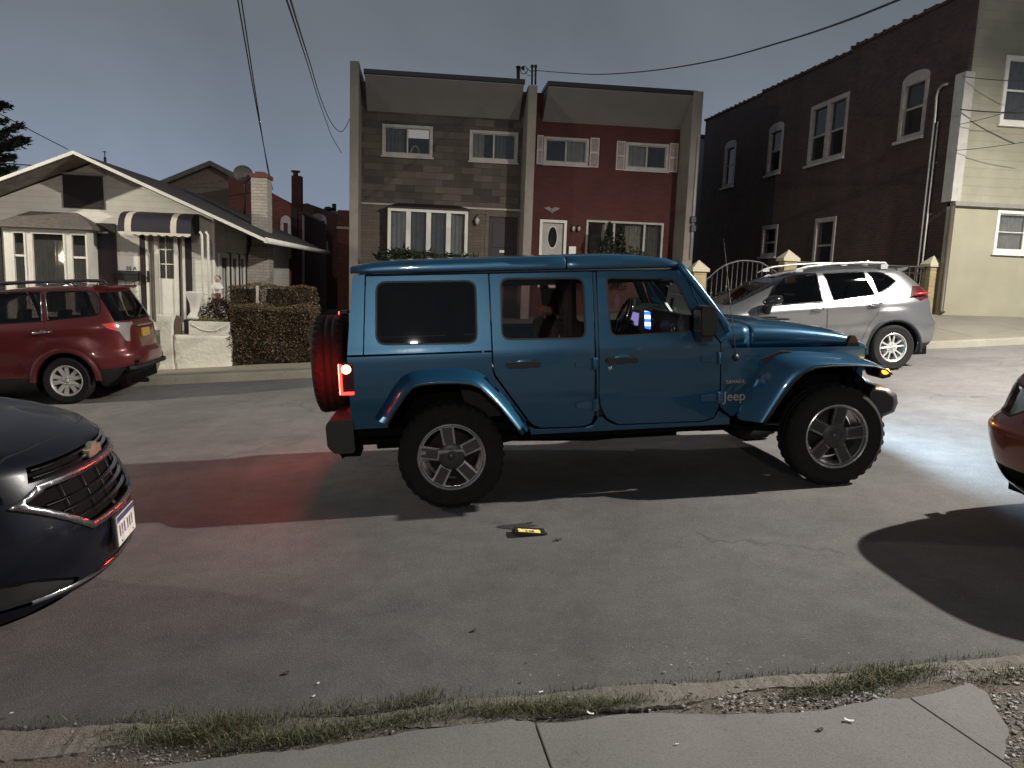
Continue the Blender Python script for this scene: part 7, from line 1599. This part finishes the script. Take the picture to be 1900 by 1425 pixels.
# screen frame header, screen, wipers
m_ = MB(); m_.box(1.805, 1.86, -.66, .66, 1.715, 1.77); m_.build('screen_header', M_BLUE, jp, .015)
m_ = MB(); m_.add([(1.855, -.60, 1.715), (1.855, .60, 1.715), (2.15, .68, 1.25), (2.15, -.68, 1.25)], [(0, 1, 2, 3)]); ws = m_.build('windscreen', G_CLEAR, jp)
m_ = MB(); Ms = Matrix.Translation((2.02, .50, 1.42))
def on_ws(y, z, d=0): t = (1.715-z)/(1.715-1.25); return Vector((lerp(1.855, 2.15, t)-d, y, z))
m_ = MB(); m_.add([on_ws(.45, 1.30, .012), on_ws(.54, 1.30, .012), on_ws(.54, 1.40, .012), on_ws(.45, 1.40, .012)], [(0, 1, 2, 3)]); m_.build('sticker', plain('sticker_white', (.62, .64, .62), .7, var=.3, scale=60), ws)
m_ = MB()
for y in (-.45, .15): m_.tube([(2.19, y, 1.30), (2.20, y+.1, 1.315), (2.165, y+.45, 1.30)], .010, 6); m_.tube([(2.18, y-.1, 1.29), (2.17, y+.45, 1.31)], .006, 5)
m_.build('wiper', M_BLKPL, jp)
# cowl and bonnet with a crowned middle
def hood_row(u):
    w_ = interp([(2.13, .755), (2.38, .735), (2.9, .675), (3.3, .62), (3.40, .60)], u); zl = interp([(2.13, 1.14), (2.2, 1.112), (2.38, 1.108), (3.34, 1.070), (3.40, 1.05)], u); zt = interp([(2.13, 1.262), (2.3, 1.290), (2.6, 1.272), (3.0, 1.215), (3.2, 1.172), (3.32, 1.125), (3.38, 1.085), (3.40, 1.06)], u)
    row = []
    for k in range(25):
        a = lerp(-1, 1, k/24); y = w_*math.copysign(abs(math.sin(a*PI/2))**.8, a) if True else 0
        t = abs(a); q = (1-t**5.5)**.55; z = zl+(zt-zl)*q+(.022*max(0, 1-(t/.55)**4) if 2.36 < u < 3.34 else 0)*min(1, (u-2.3)/.15)
        row.append(Vector((u, y, z)))
    return row
for nm, us in (('cowl', [2.13, 2.18, 2.24, 2.30, 2.355]), ('bonnet', [2.365, 2.40, 2.5, 2.65, 2.8, 2.95, 3.1, 3.2, 3.27, 3.33, 3.37, 3.40])):
    m_ = MB(); m_.grid([hood_row(u) for u in us]); o = m_.build(nm, M_BLUE, jp); q = o.modifiers.new('thick', 'SOLIDIFY'); q.thickness = .02; q.offset = -1
m_ = MB()
for y in (-.22, .22): m_.prism(rrect(2.24, 2.34, y-.09, y+.09, .02), 1.288, 1.306, 'z')
for y in (-.26, .30): m_.ball((2.32, y, 1.30), .022, 8); m_.tube([(2.32, y, 1.30), (2.34, y+.05, 1.322)], .006, 5)
m_.build('cowl_vent', M_BLKPL, jp, .004)
m_ = MB()
for y in (-.12, .12): m_.prism(round_poly([(2.75, y-.05), (2.75, y+.05), (2.95, y+.06), (2.95, y-.06)], .02), 1.262, 1.272, 'z')
m_.build('bonnet_vent', M_BLKPL, jp, .003)
for sg in (-1, 1):
    m_ = MB(); y = sg*.615; m_.prism([(3.20, 1.03), (3.21, 1.10), (3.235, 1.155), (3.27, 1.158), (3.30, 1.11), (3.315, 1.05), (3.30, 1.02)], y-sg*.01, y+sg*.035); m_.tube([(3.18, y+sg*.03, 1.03), (3.25, y+sg*.05, 1.055), (3.33, y+sg*.02, 1.03)], .014, 8); m_.build('bonnet_catch', M_BLKPL, jp, .008)
# grille
slots = [rect(y-.028, y+.028, .80, 1.00) for y in (-.27, -.18, -.09, 0, .09, .18, .27)]; hl_h = [[(sg*.46+.098*math.cos(a), .93+.098*math.sin(a)) for a in [2*PI*k/24 for k in range(24)]] for sg in (-1, 1)]
m_ = MB(); m_.prism(round_poly([(-.60, .74), (.60, .74), (.63, 1.0), (.59, 1.062), (-.59, 1.062), (-.63, 1.0)], .03), 3.31, 3.365, 'x', [round_poly(s_, .02) for s_ in slots]+hl_h); m_.build('grille', M_BLUE, jp, .006)
m_ = MB(); m_.box(3.25, 3.30, -.58, .58, .72, 1.04); m_.build('radiator', M_UNDER, jp)
# bumpers
m_ = MB(); P_ = [(3.27, .555), (3.27, .74), (3.32, .79), (3.45, .765), (3.535, .705), (3.55, .63), (3.52, .555), (3.40, .51)]
rows = []
for y, du, sq in ((-.90, -.035, .80), (-.86, -.012, .96), (-.62, -.0, 1), (-.4, .045, 1), (0, .06, 1), (.4, .045, 1), (.62, 0, 1), (.86, -.012, .96), (.90, -.035, .80)): rows.append([Vector((3.30+(u-3.30)*sq+du*(1 if u > 3.31 else .3), y, .65+(v-.65)*sq)) for u, v in P_])
m_.grid(rows, closed=True); m_.f += [tuple(range(8)), tuple(range(len(m_.v)-8, len(m_.v)))]; m_.sm += [False]*2; fb_ = m_.build('front_bumper', plain('grained_plastic', (.020, .019, .019), .42, bump=.001, bscale=200), jp, .012, seg=3)
m_ = MB(); 
for sg in (-1, 1): m_.tube([(3.34, sg*.80, .62), (3.32, sg*.86, .60), (3.30, sg*.855, .50)], .018, 8); m_.tube([(3.45, sg*.35, .70), (3.52, sg*.35, .75), (3.58, sg*.35, .70)], .014, 8)
m_.build('tow_hook', plain('bracket_grey', (.22, .21, .20), .5, metal=.5), fb_)
m_ = MB(); m_.prism(round_poly([(-.72, .70), (-.90, .70), (-.925, .66), (-.92, .50), (-.87, .445), (-.72, .445)], .02), -.80, .80, 'y'); rb = m_.build('rear_bumper', MATS['grained_plastic'], jp, .02, seg=3)
m_ = MB(); m_.box(-.93, -.921, -.66, -.56, .60, .64); m_.build('bumper_reflector', M_REDLENS, rb, .004); m_ = MB(); m_.tube([(-.80, -.52, .50), (-.86, -.53, .40), (-.83, -.53, .36)], .03, 10); m_.box(-.84, -.70, -.64, -.40, .38, .445); m_.build('tow_bracket', M_UNDER, rb)
# spare wheel on the back: modelled facing backwards
spw = bpy.data.objects.new('spare_wheel', None)
def spare():
    T = Matrix.Translation((-.945, 0, 1.035)) @ Matrix(((0, 0, -1, 0), (1, 0, 0, 0), (0, 1, 0, 0), (0, 0, 0, 1))); w_, r, rr = .25, .405, .24; h = w_/2
    m_ = MB(); m_.lathe([(0, -h-.06), (.10, -h-.06), (.16, -h*.4), (rr, -h*.4), (rr, -h*.2), (0, -h*.2)], 24, T); o = m_.build('spare_wheel', M_DKALLOY, jp)
    t = MB(); t.lathe([(rr-.012, -h+.03), (rr+.02, -h+.004), (r*.88, -h-.004), (r*.96, -h+.012), (r, -h*.6), (r, -h*.28), (r-.008, -h*.26), (r-.008, -h*.2), (r, -h*.18), (r, h*.18), (r-.008, h*.2), (r-.008, h*.26), (r, h*.28), (r, h*.6), (r*.96, h-.012), (r*.88, h+.004), (rr+.022, h-.002), (rr-.012, h-.02)], 56, T)
    for i in range(34):
        for sgn, da in ((1, 0), (-1, PI/34)):
            q = T @ Matrix.Rotation(2*PI*i/34+da, 4, 'Z'); t.box(r-.02, r+.003, -.020, .020, sgn*h*.55-h*.17, sgn*h*.55+h*.17, q); t.box(r*.93, r-.004, -.015, .015, sgn*(h-.028)-.012, sgn*(h-.028)+.012, q)
    t.build('tyre', M_TYRE, o)
    f = MB(); f.lathe([(rr, h-.012), (rr-.02, h-.02), (rr-.03, h*.3), (.12, h*.35), (.09, h*.5), (0, h*.5)], 40, T); f.build('rim', M_ALLOY, o)
spare(); bpy.data.objects.remove(spw)
m_ = MB(); m_.prism(rrect(-.10, .10, 1.445, 1.475, .01), -.86, -.80, 'x'); m_.tube([(-.83, 0, 1.44), (-.83, 0, 1.2), (-.76, 0, 1.1)], .03, 8); sl_ = m_.build('brake_light_arm', M_BLKPL, jp, .005)
m_ = MB(); m_.box(-.868, -.861, -.09, .09, 1.45, 1.47); m_.build('high_brake_light', emit('high_brake_glow', (1, .05, .03), 12, (.5, .02, .02)), sl_)
# frame, axles, exhaust, wells
m_ = MB()
for sg in (-1, 1): m_.box(-.85, 3.25, sg*.40-.05, sg*.40+.05, .42, .54); m_.box(.62, 2.15, sg*.60-.05, sg*.60+.05, .44, .50)
m_.tube([(0, -.75, .40), (0, .75, .40)], .05, 10); m_.tube([(3.008, -.75, .40), (3.008, .75, .40)], .045, 10); m_.ball((0, .0, .40), .15, 12); m_.ball((3.008, .3, .40), .13, 12)
m_.box(-.6, -.25, -.35, .4, .36, .55); m_.tube([(2.2, -.25, .40), (1.2, -.3, .36), (.3, -.28, .40)], .04, 8); m_.box(1.1, 1.9, -.35, .2, .34, .46); m_.box(2.05, 2.5, -.5, .5, .40, .48); m_.tube([(2.2, -.5, .45), (3.0, -.52, .36)], .03, 8); m_.tube([(.6, -.5, .45), (0, -.52, .36)], .03, 8)
m_.build('chassis', M_UNDER, jp, .01)
m_ = MB(); m_.box(-.70, 2.12, -.70, .70, .545, .60); m_.build('floor_pan', M_UNDER, jp)
m_ = MB(); m_.box(2.12, 3.24, -.50, .50, .62, 1.05); m_.build('engine_bay', M_UNDER, jp)
for sg in (1, -1):
    for cu, yo in ((.03, .76), (2.97, .70)): well(jp, cu, .45, yo, .50, sg, .46).build('wheel_well', M_UNDER, jp, fix=False)
sp5 = [(2*PI*k/5+PI/2, .052) for k in range(5)]
M_JRIM = plain('machined_rim', (.46, .45, .45), .24, metal=.85)
for u in (0, 3.008):
    for sg in (-1, 1): wheel(jp, u, sg*.79, .397, .25, .252, sg, sp5, lugs=34, pocket=.70, face=plain('spoke_grey', (.055, .055, .058), .45, metal=.4), rim_mat=M_JRIM, spin=.12 if u < 1 else -.2, boltr=.06)
# cabin
for u, ys in ((1.12, (-.36, .36)), (.18, (-.36, .36))):
    for sy in ys:
        m_ = MB(); m_.prism(round_poly([(u, .62), (u+.5, .66), (u+.54, .80), (u+.12, .78), (u-.06, 1.34), (u-.20, 1.36), (u-.06, .75)], .06), sy-.25, sy+.25); m_.prism(round_poly([(u-.09, 1.38), (u-.12, 1.58), (u-.24, 1.58), (u-.21, 1.38)], .04), sy-.14, sy+.14); m_.tube([(u-.15, sy-.06, 1.3), (u-.16, sy-.06, 1.42)], .01, 6); m_.build('seat', M_SEAT, jp, .03, seg=3)
m_ = MB(); m_.prism(round_poly([(1.82, .85), (1.80, 1.28), (1.86, 1.385), (2.08, 1.335), (2.14, 1.20), (2.14, .7)], .04), -.70, .70); m_.prism([(1.72, 1.19), (1.74, 1.37), (1.86, 1.415), (1.95, 1.40), (1.9, 1.1)], .20, .52); dash = m_.build('dashboard', plain('dash_black', (.018, .017, .019), .55, bump=.001), jp, .02)
m_ = MB()
for y in (-.58, .0, .62): m_.lathe([(.045, 0), (.05, .01), (.035, .012)], 14, Matrix.Translation((1.80, y, 1.26)) @ Matrix.Rotation(-PI/2, 4, 'Y'))
m_.build('air_vent', M_CHROME, dash)
m_ = MB(); m_.prism([(1.712, 1.23), (1.722, 1.34), (1.74, 1.34), (1.735, 1.23)], .24, .48); m_.build('gauge_cluster', emit('gauge_glow', (.55, .4, 1), .6), dash)
# steering wheel is on the far side (left seat)
m_ = MB(); T = Matrix.Translation((1.62, .36, 1.285)) @ Matrix.Rotation(math.radians(-68), 4, 'Y'); m_.tube([T @ Vector((.19*math.cos(a), .19*math.sin(a), 0)) for a in [2*PI*k/28 for k in range(29)]], .017, 8)
for a in (0.0, PI, -PI/2): m_.tube([T @ Vector((.04*math.cos(a), .04*math.sin(a), -.01)), T @ Vector((.185*math.cos(a), .185*math.sin(a), 0))], .014, 6)
m_.lathe([(0, .015), (.055, .012), (.07, -.01), (0, -.02)], 16, T); m_.tube([T @ Vector((0, 0, -.02)), (1.80, .36, 1.18)], .03, 8); m_.build('steering_wheel', M_GLOSSBLK, jp)
# roll bars
m_ = MB()
for sg in (-1, 1): m_.tube([(.98, sg*.60, .65), (.96, sg*.60, 1.3), (.93, sg*.57, 1.60), (.90, sg*.50, 1.675)], .04, 8); m_.tube([(1.80, sg*.58, 1.67), (.92, sg*.57, 1.68), (-.45, sg*.57, 1.67), (-.60, sg*.60, 1.3)], .035, 8)
m_.tube([(.92, -.55, 1.68), (.92, .55, 1.68)], .035, 8); m_.build('roll_bar', M_SEAT, jp)
m_ = MB(); m_.box(1.90, 1.92, -.10, .14, 1.585, 1.645); m_.tube([(1.92, .02, 1.62), (1.93, .02, 1.70)], .01, 6); m_.build('rear_view_mirror', M_BLKPL, jp, .012)
# the phone in a cradle on the dash, lit
ph = thing('phone', 'lit phone with blue and white screen on the dashboard of the blue off-roader', 'phone', tuple(jp.matrix_world.translation)); ph.rotation_euler = jp.rotation_euler; ROOT[ph.name] = Vector((0, 0, 0)); ph.location = jp.location
Tp = Matrix.Translation((1.735, -.06, 1.300)) @ Matrix.Rotation(math.radians(-62), 4, 'Z') @ Matrix.Rotation(math.radians(8), 4, 'X') @ Matrix.Rotation(math.radians(7), 4, 'Y')
m_ = MB(); m_.prism(rrect(-.040, .040, -.082, .082, .010), -.005, .004, 'y'); q = m_.mesh(); q.transform(Tp); pb = link_mesh('phone_body', q, M_GLOSSBLK, ph)
for z0, z1, nm in ((-.076, -.045, 'w'), (-.045, -.022, 'b'), (-.022, .012, 'w'), (.012, .046, 'b'), (.046, .076, 'w')):
    pass
t = NT('phone_screen'); sp = t.n('ShaderNodeSeparateXYZ'); t.l(t.co(), sp.inputs[0])
bands = t.ramp(t.math('ADD', sp.outputs[2], t.math('MULTIPLY', t.noise(60, 2), .01)), [(0, (.75, .85, 1)), (1, (.75, .85, 1))])
zz = t.math('FRACT', t.math('MULTIPLY', t.math('ADD', sp.outputs[2], .003), 16)); col = t.mix(t.math('GREATER_THAN', zz, .55), (.80, .92, 1), (.05, .16, .75)); t.set(base=(.02, .02, .02), emit=col, estr=2.6)
m_ = MB(); m_.prism(rrect(-.036, .036, -.077, .077, .006), -.0065, -.0052, 'y'); q = m_.mesh(); q.transform(Tp); link_mesh('screen', q, t.m, pb)
m_ = MB(); m_.box(-.045, .045, -.014, .006, -.092, -.080); m_.box(-.02, .02, .006, .02, -.05, .03); q = m_.mesh(); q.transform(Tp); q2 = link_mesh('cradle', q, M_BLKPL, ph)
m_ = MB(); m_.tube([Tp @ Vector((0, .015, -.02)), (1.80, -.04, 1.27), (1.83, -.03, 1.26)], .010, 6); m_.build('cradle_arm', M_BLKPL, ph)
# coral toy on the back seat by the far window
ty = thing('soft_toy', 'coral pink soft toy behind the rear door window of the blue off-roader', 'toy', jp.location); ty.rotation_euler = jp.rotation_euler; ROOT[ty.name] = Vector((0, 0, 0))
m_ = MB(); c = Vector((.90, .12, 1.40))
for d_, r_ in (((0, 0, 0), .05), ((.06, 0, .01), .042), ((-.05, .0, .02), .035)): m_.ball(c+Vector(d_), r_, 12, (1.1, .8, .8))
m_.tube([c+Vector((-.06, 0, .01)), c+Vector((-.12, -.01, .045))], [.016, .006], 6); m_.tube([c+Vector((.05, 0, -.02)), c+Vector((.09, -.02, -.08))], [.016, .007], 6); m_.tube([c+Vector((-.03, 0, -.02)), c+Vector((-.04, -.02, -.09))], [.015, .008], 6); m_.build('toy_body', plain('coral_plush', (.75, .26, .20), .9, bump=.004), ty)
m_ = MB(); m_.ball(c+Vector((-.01, -.035, -.005)), .03, 10, (1.6, .5, .5)); m_.build('toy_scarf', plain('teal_cloth', (.25, .42, .36), .9), ty)
# child seat in the back so the toy has something to rest on
cs = thing('child_seat', 'dark child seat on the back bench of the blue off-roader', 'seat', jp.location); cs.rotation_euler = jp.rotation_euler; ROOT[cs.name] = Vector((0, 0, 0))
m_ = MB(); m_.prism(round_poly([(.62, .80), (1.02, .84), (1.08, 1.0), (.98, 1.02), (.90, 1.34), (.80, 1.34), (.70, .95)], .05), -.02, .34); m_.build('shell', M_SEAT, cs, .03); m_ = MB(); m_.tube([(1.0, .0, 1.05), (.94, .02, 1.25), (.97, .28, 1.25), (1.0, .32, 1.05)], .03, 8); m_.build('handle', M_BLKPL, cs)
# aerial, badge, side marker
m_ = MB(); a_ = Vector((2.226, -jS(2.226, 1.04), 1.04)); m_.tube([a_+Vector((0, -.012, 0)), a_+Vector((-.01, -.02, .06)), Vector((2.145, -.72, 1.95))], [.0045, .0035, .0022], 6); m_.lathe([(0, 0), (.028, 0), (.028, .008), (.012, .02), (0, .02)], 14, Matrix.Translation(a_) @ Matrix.Rotation(PI/2, 4, 'X')); m_.build('aerial', M_BLKPL, jp)
M_BADGE = plain('badge_grey', (.42, .40, .36), .35, metal=.5)
me = text_mesh('Jeep', .105, .003, 'LEFT', bold=.0006); me.transform(Matrix.Translation((2.135, -jS(2.2, .73)-.004, .70)) @ Matrix.Rotation(math.radians(1.5), 4, 'Z') @ Matrix.Rotation(PI/2, 4, 'X')); link_mesh('badge_lettering', me, M_BADGE, jp, False)
me = text_mesh('SAHARA', .040, .002, 'LEFT', shear=.15); me.transform(Matrix.Translation((2.150, -jS(2.2, .84)-.004, .836)) @ Matrix.Rotation(math.radians(1.5), 4, 'Z') @ Matrix.Rotation(PI/2, 4, 'X')); link_mesh('trim_lettering', me, M_BADGE, jp, False)
# lamps of the off-roader
def jw(p): return jp.matrix_basis @ Vector(p)
# ================================================================ street lamps and lights
def lamp_post(label, x, y, H, arm, az, z0=None):
    """street lamp: pole, curved arm, cobra head with its glowing lens; returns the lens point"""
    z = gz(x, y)+.1 if z0 is None else z0
    t = thing('street_lamp', label, 'street lamp', (x, y, z), 'street lamps along the road'); d = Vector((math.cos(az), math.sin(az), 0)); b = Vector((x, y, z)); top = b+Vector((0, 0, H-.5))
    m_ = MB(); m_.tube([b, b+Vector((0, 0, .6)), top], [.13, .10, .07], 12); m_.lathe([(.2, 0), (.2, .12), (.14, .3)], 14, Matrix.Translation(b)); m_.build('pole', plain('lamp_pole_grey', (.2, .2, .19), .5, metal=.5), t)
    e = b+d*arm+Vector((0, 0, H)); m_ = MB(); m_.tube([top, b+d*arm*.35+Vector((0, 0, H-.12)), e+Vector((0, 0, .06))], .045, 8); m_.build('arm', MATS['lamp_pole_grey'], t)
    M_ = Matrix.Translation(e) @ Matrix.Rotation(az, 4, 'Z'); m_ = MB(); m_.prism(round_poly([(-.1, .02), (.1, .10), (.5, .10), (.62, .03), (.6, .0), (-.05, .0)], .04), -.13, .13); q = m_.mesh(); q.transform(M_); ho = link_mesh('lamp_head', q, MATS['lamp_pole_grey'], t)
    m_ = MB(); m_.prism(rrect(.12, .55, -.10, .10, .05), -.02, -.001, 'z'); q = m_.mesh(); q.transform(M_); link_mesh('lens', q, MATS.get('lamp_lens') or emit('lamp_lens', (1, .86, .62), 40), ho)
    return M_ @ Vector((.34, 0, -.06))
def light(name, kind, p, energy, col, size=.12, target=None, spot=None, blend=.3):
    l = bpy.data.lights.new(name, kind); l.energy = energy; l.color = col
    if kind in ('POINT', 'SPOT'): l.shadow_soft_size = size
    o = bpy.data.objects.new(name, l); COL.objects.link(o); o.location = p
    if target is not None: o.rotation_euler = (Vector(target)-Vector(p)).to_track_quat('-Z', 'Y').to_euler()
    if spot: l.spot_size = math.radians(spot); l.spot_blend = blend
    return o
WARM = (1.0, .94, .85)
pA = lamp_post('street lamp at the near kerb to the right, its arm over the road', 11.2, 2.3, 7.5, 2.9, PI/2)
pC = lamp_post('street lamp at the far kerb beyond the red wagon', -14.2, 13.6, 7.0, 2.0, -PI/2)
pD = lamp_post('street lamp far behind the viewer up a side yard', -2.2, -24, 8.4, 1.6, PI/2, 0.3)
light('lamp_light_right', 'SPOT', pA, 15000, WARM, .10, pA+Vector((-.20, .10, -1)), 162, .38)
light('lamp_light_left', 'SPOT', pC, 5200, (1.0, .92, .76), .12, (-6, 13, .5), 112, .8)
light('lamp_light_behind', 'POINT', pD, 6500, (1.0, .92, .80), .12)
# the off-roader's own lamps: brake lights, headlights, indicator, reversing glow under the bumper
for sg in (-1, 1):
    light('brake_lamp', 'SPOT', jw((-.83, sg*.72, 1.06)), 13, (1, .03, .015), .05, jw((-1.8, sg*1.35, .75)), 150, .5)
    light('headlamp', 'SPOT', jw((3.42, sg*.46, .93)), 480, (.58, .82, 1), .06, jw((8.0, sg*.46-.45, .20)), 168, 1.0)
light('indicator_lamp', 'POINT', jw((3.47, -.85, .90)), 5, (1, .36, .04), .02)
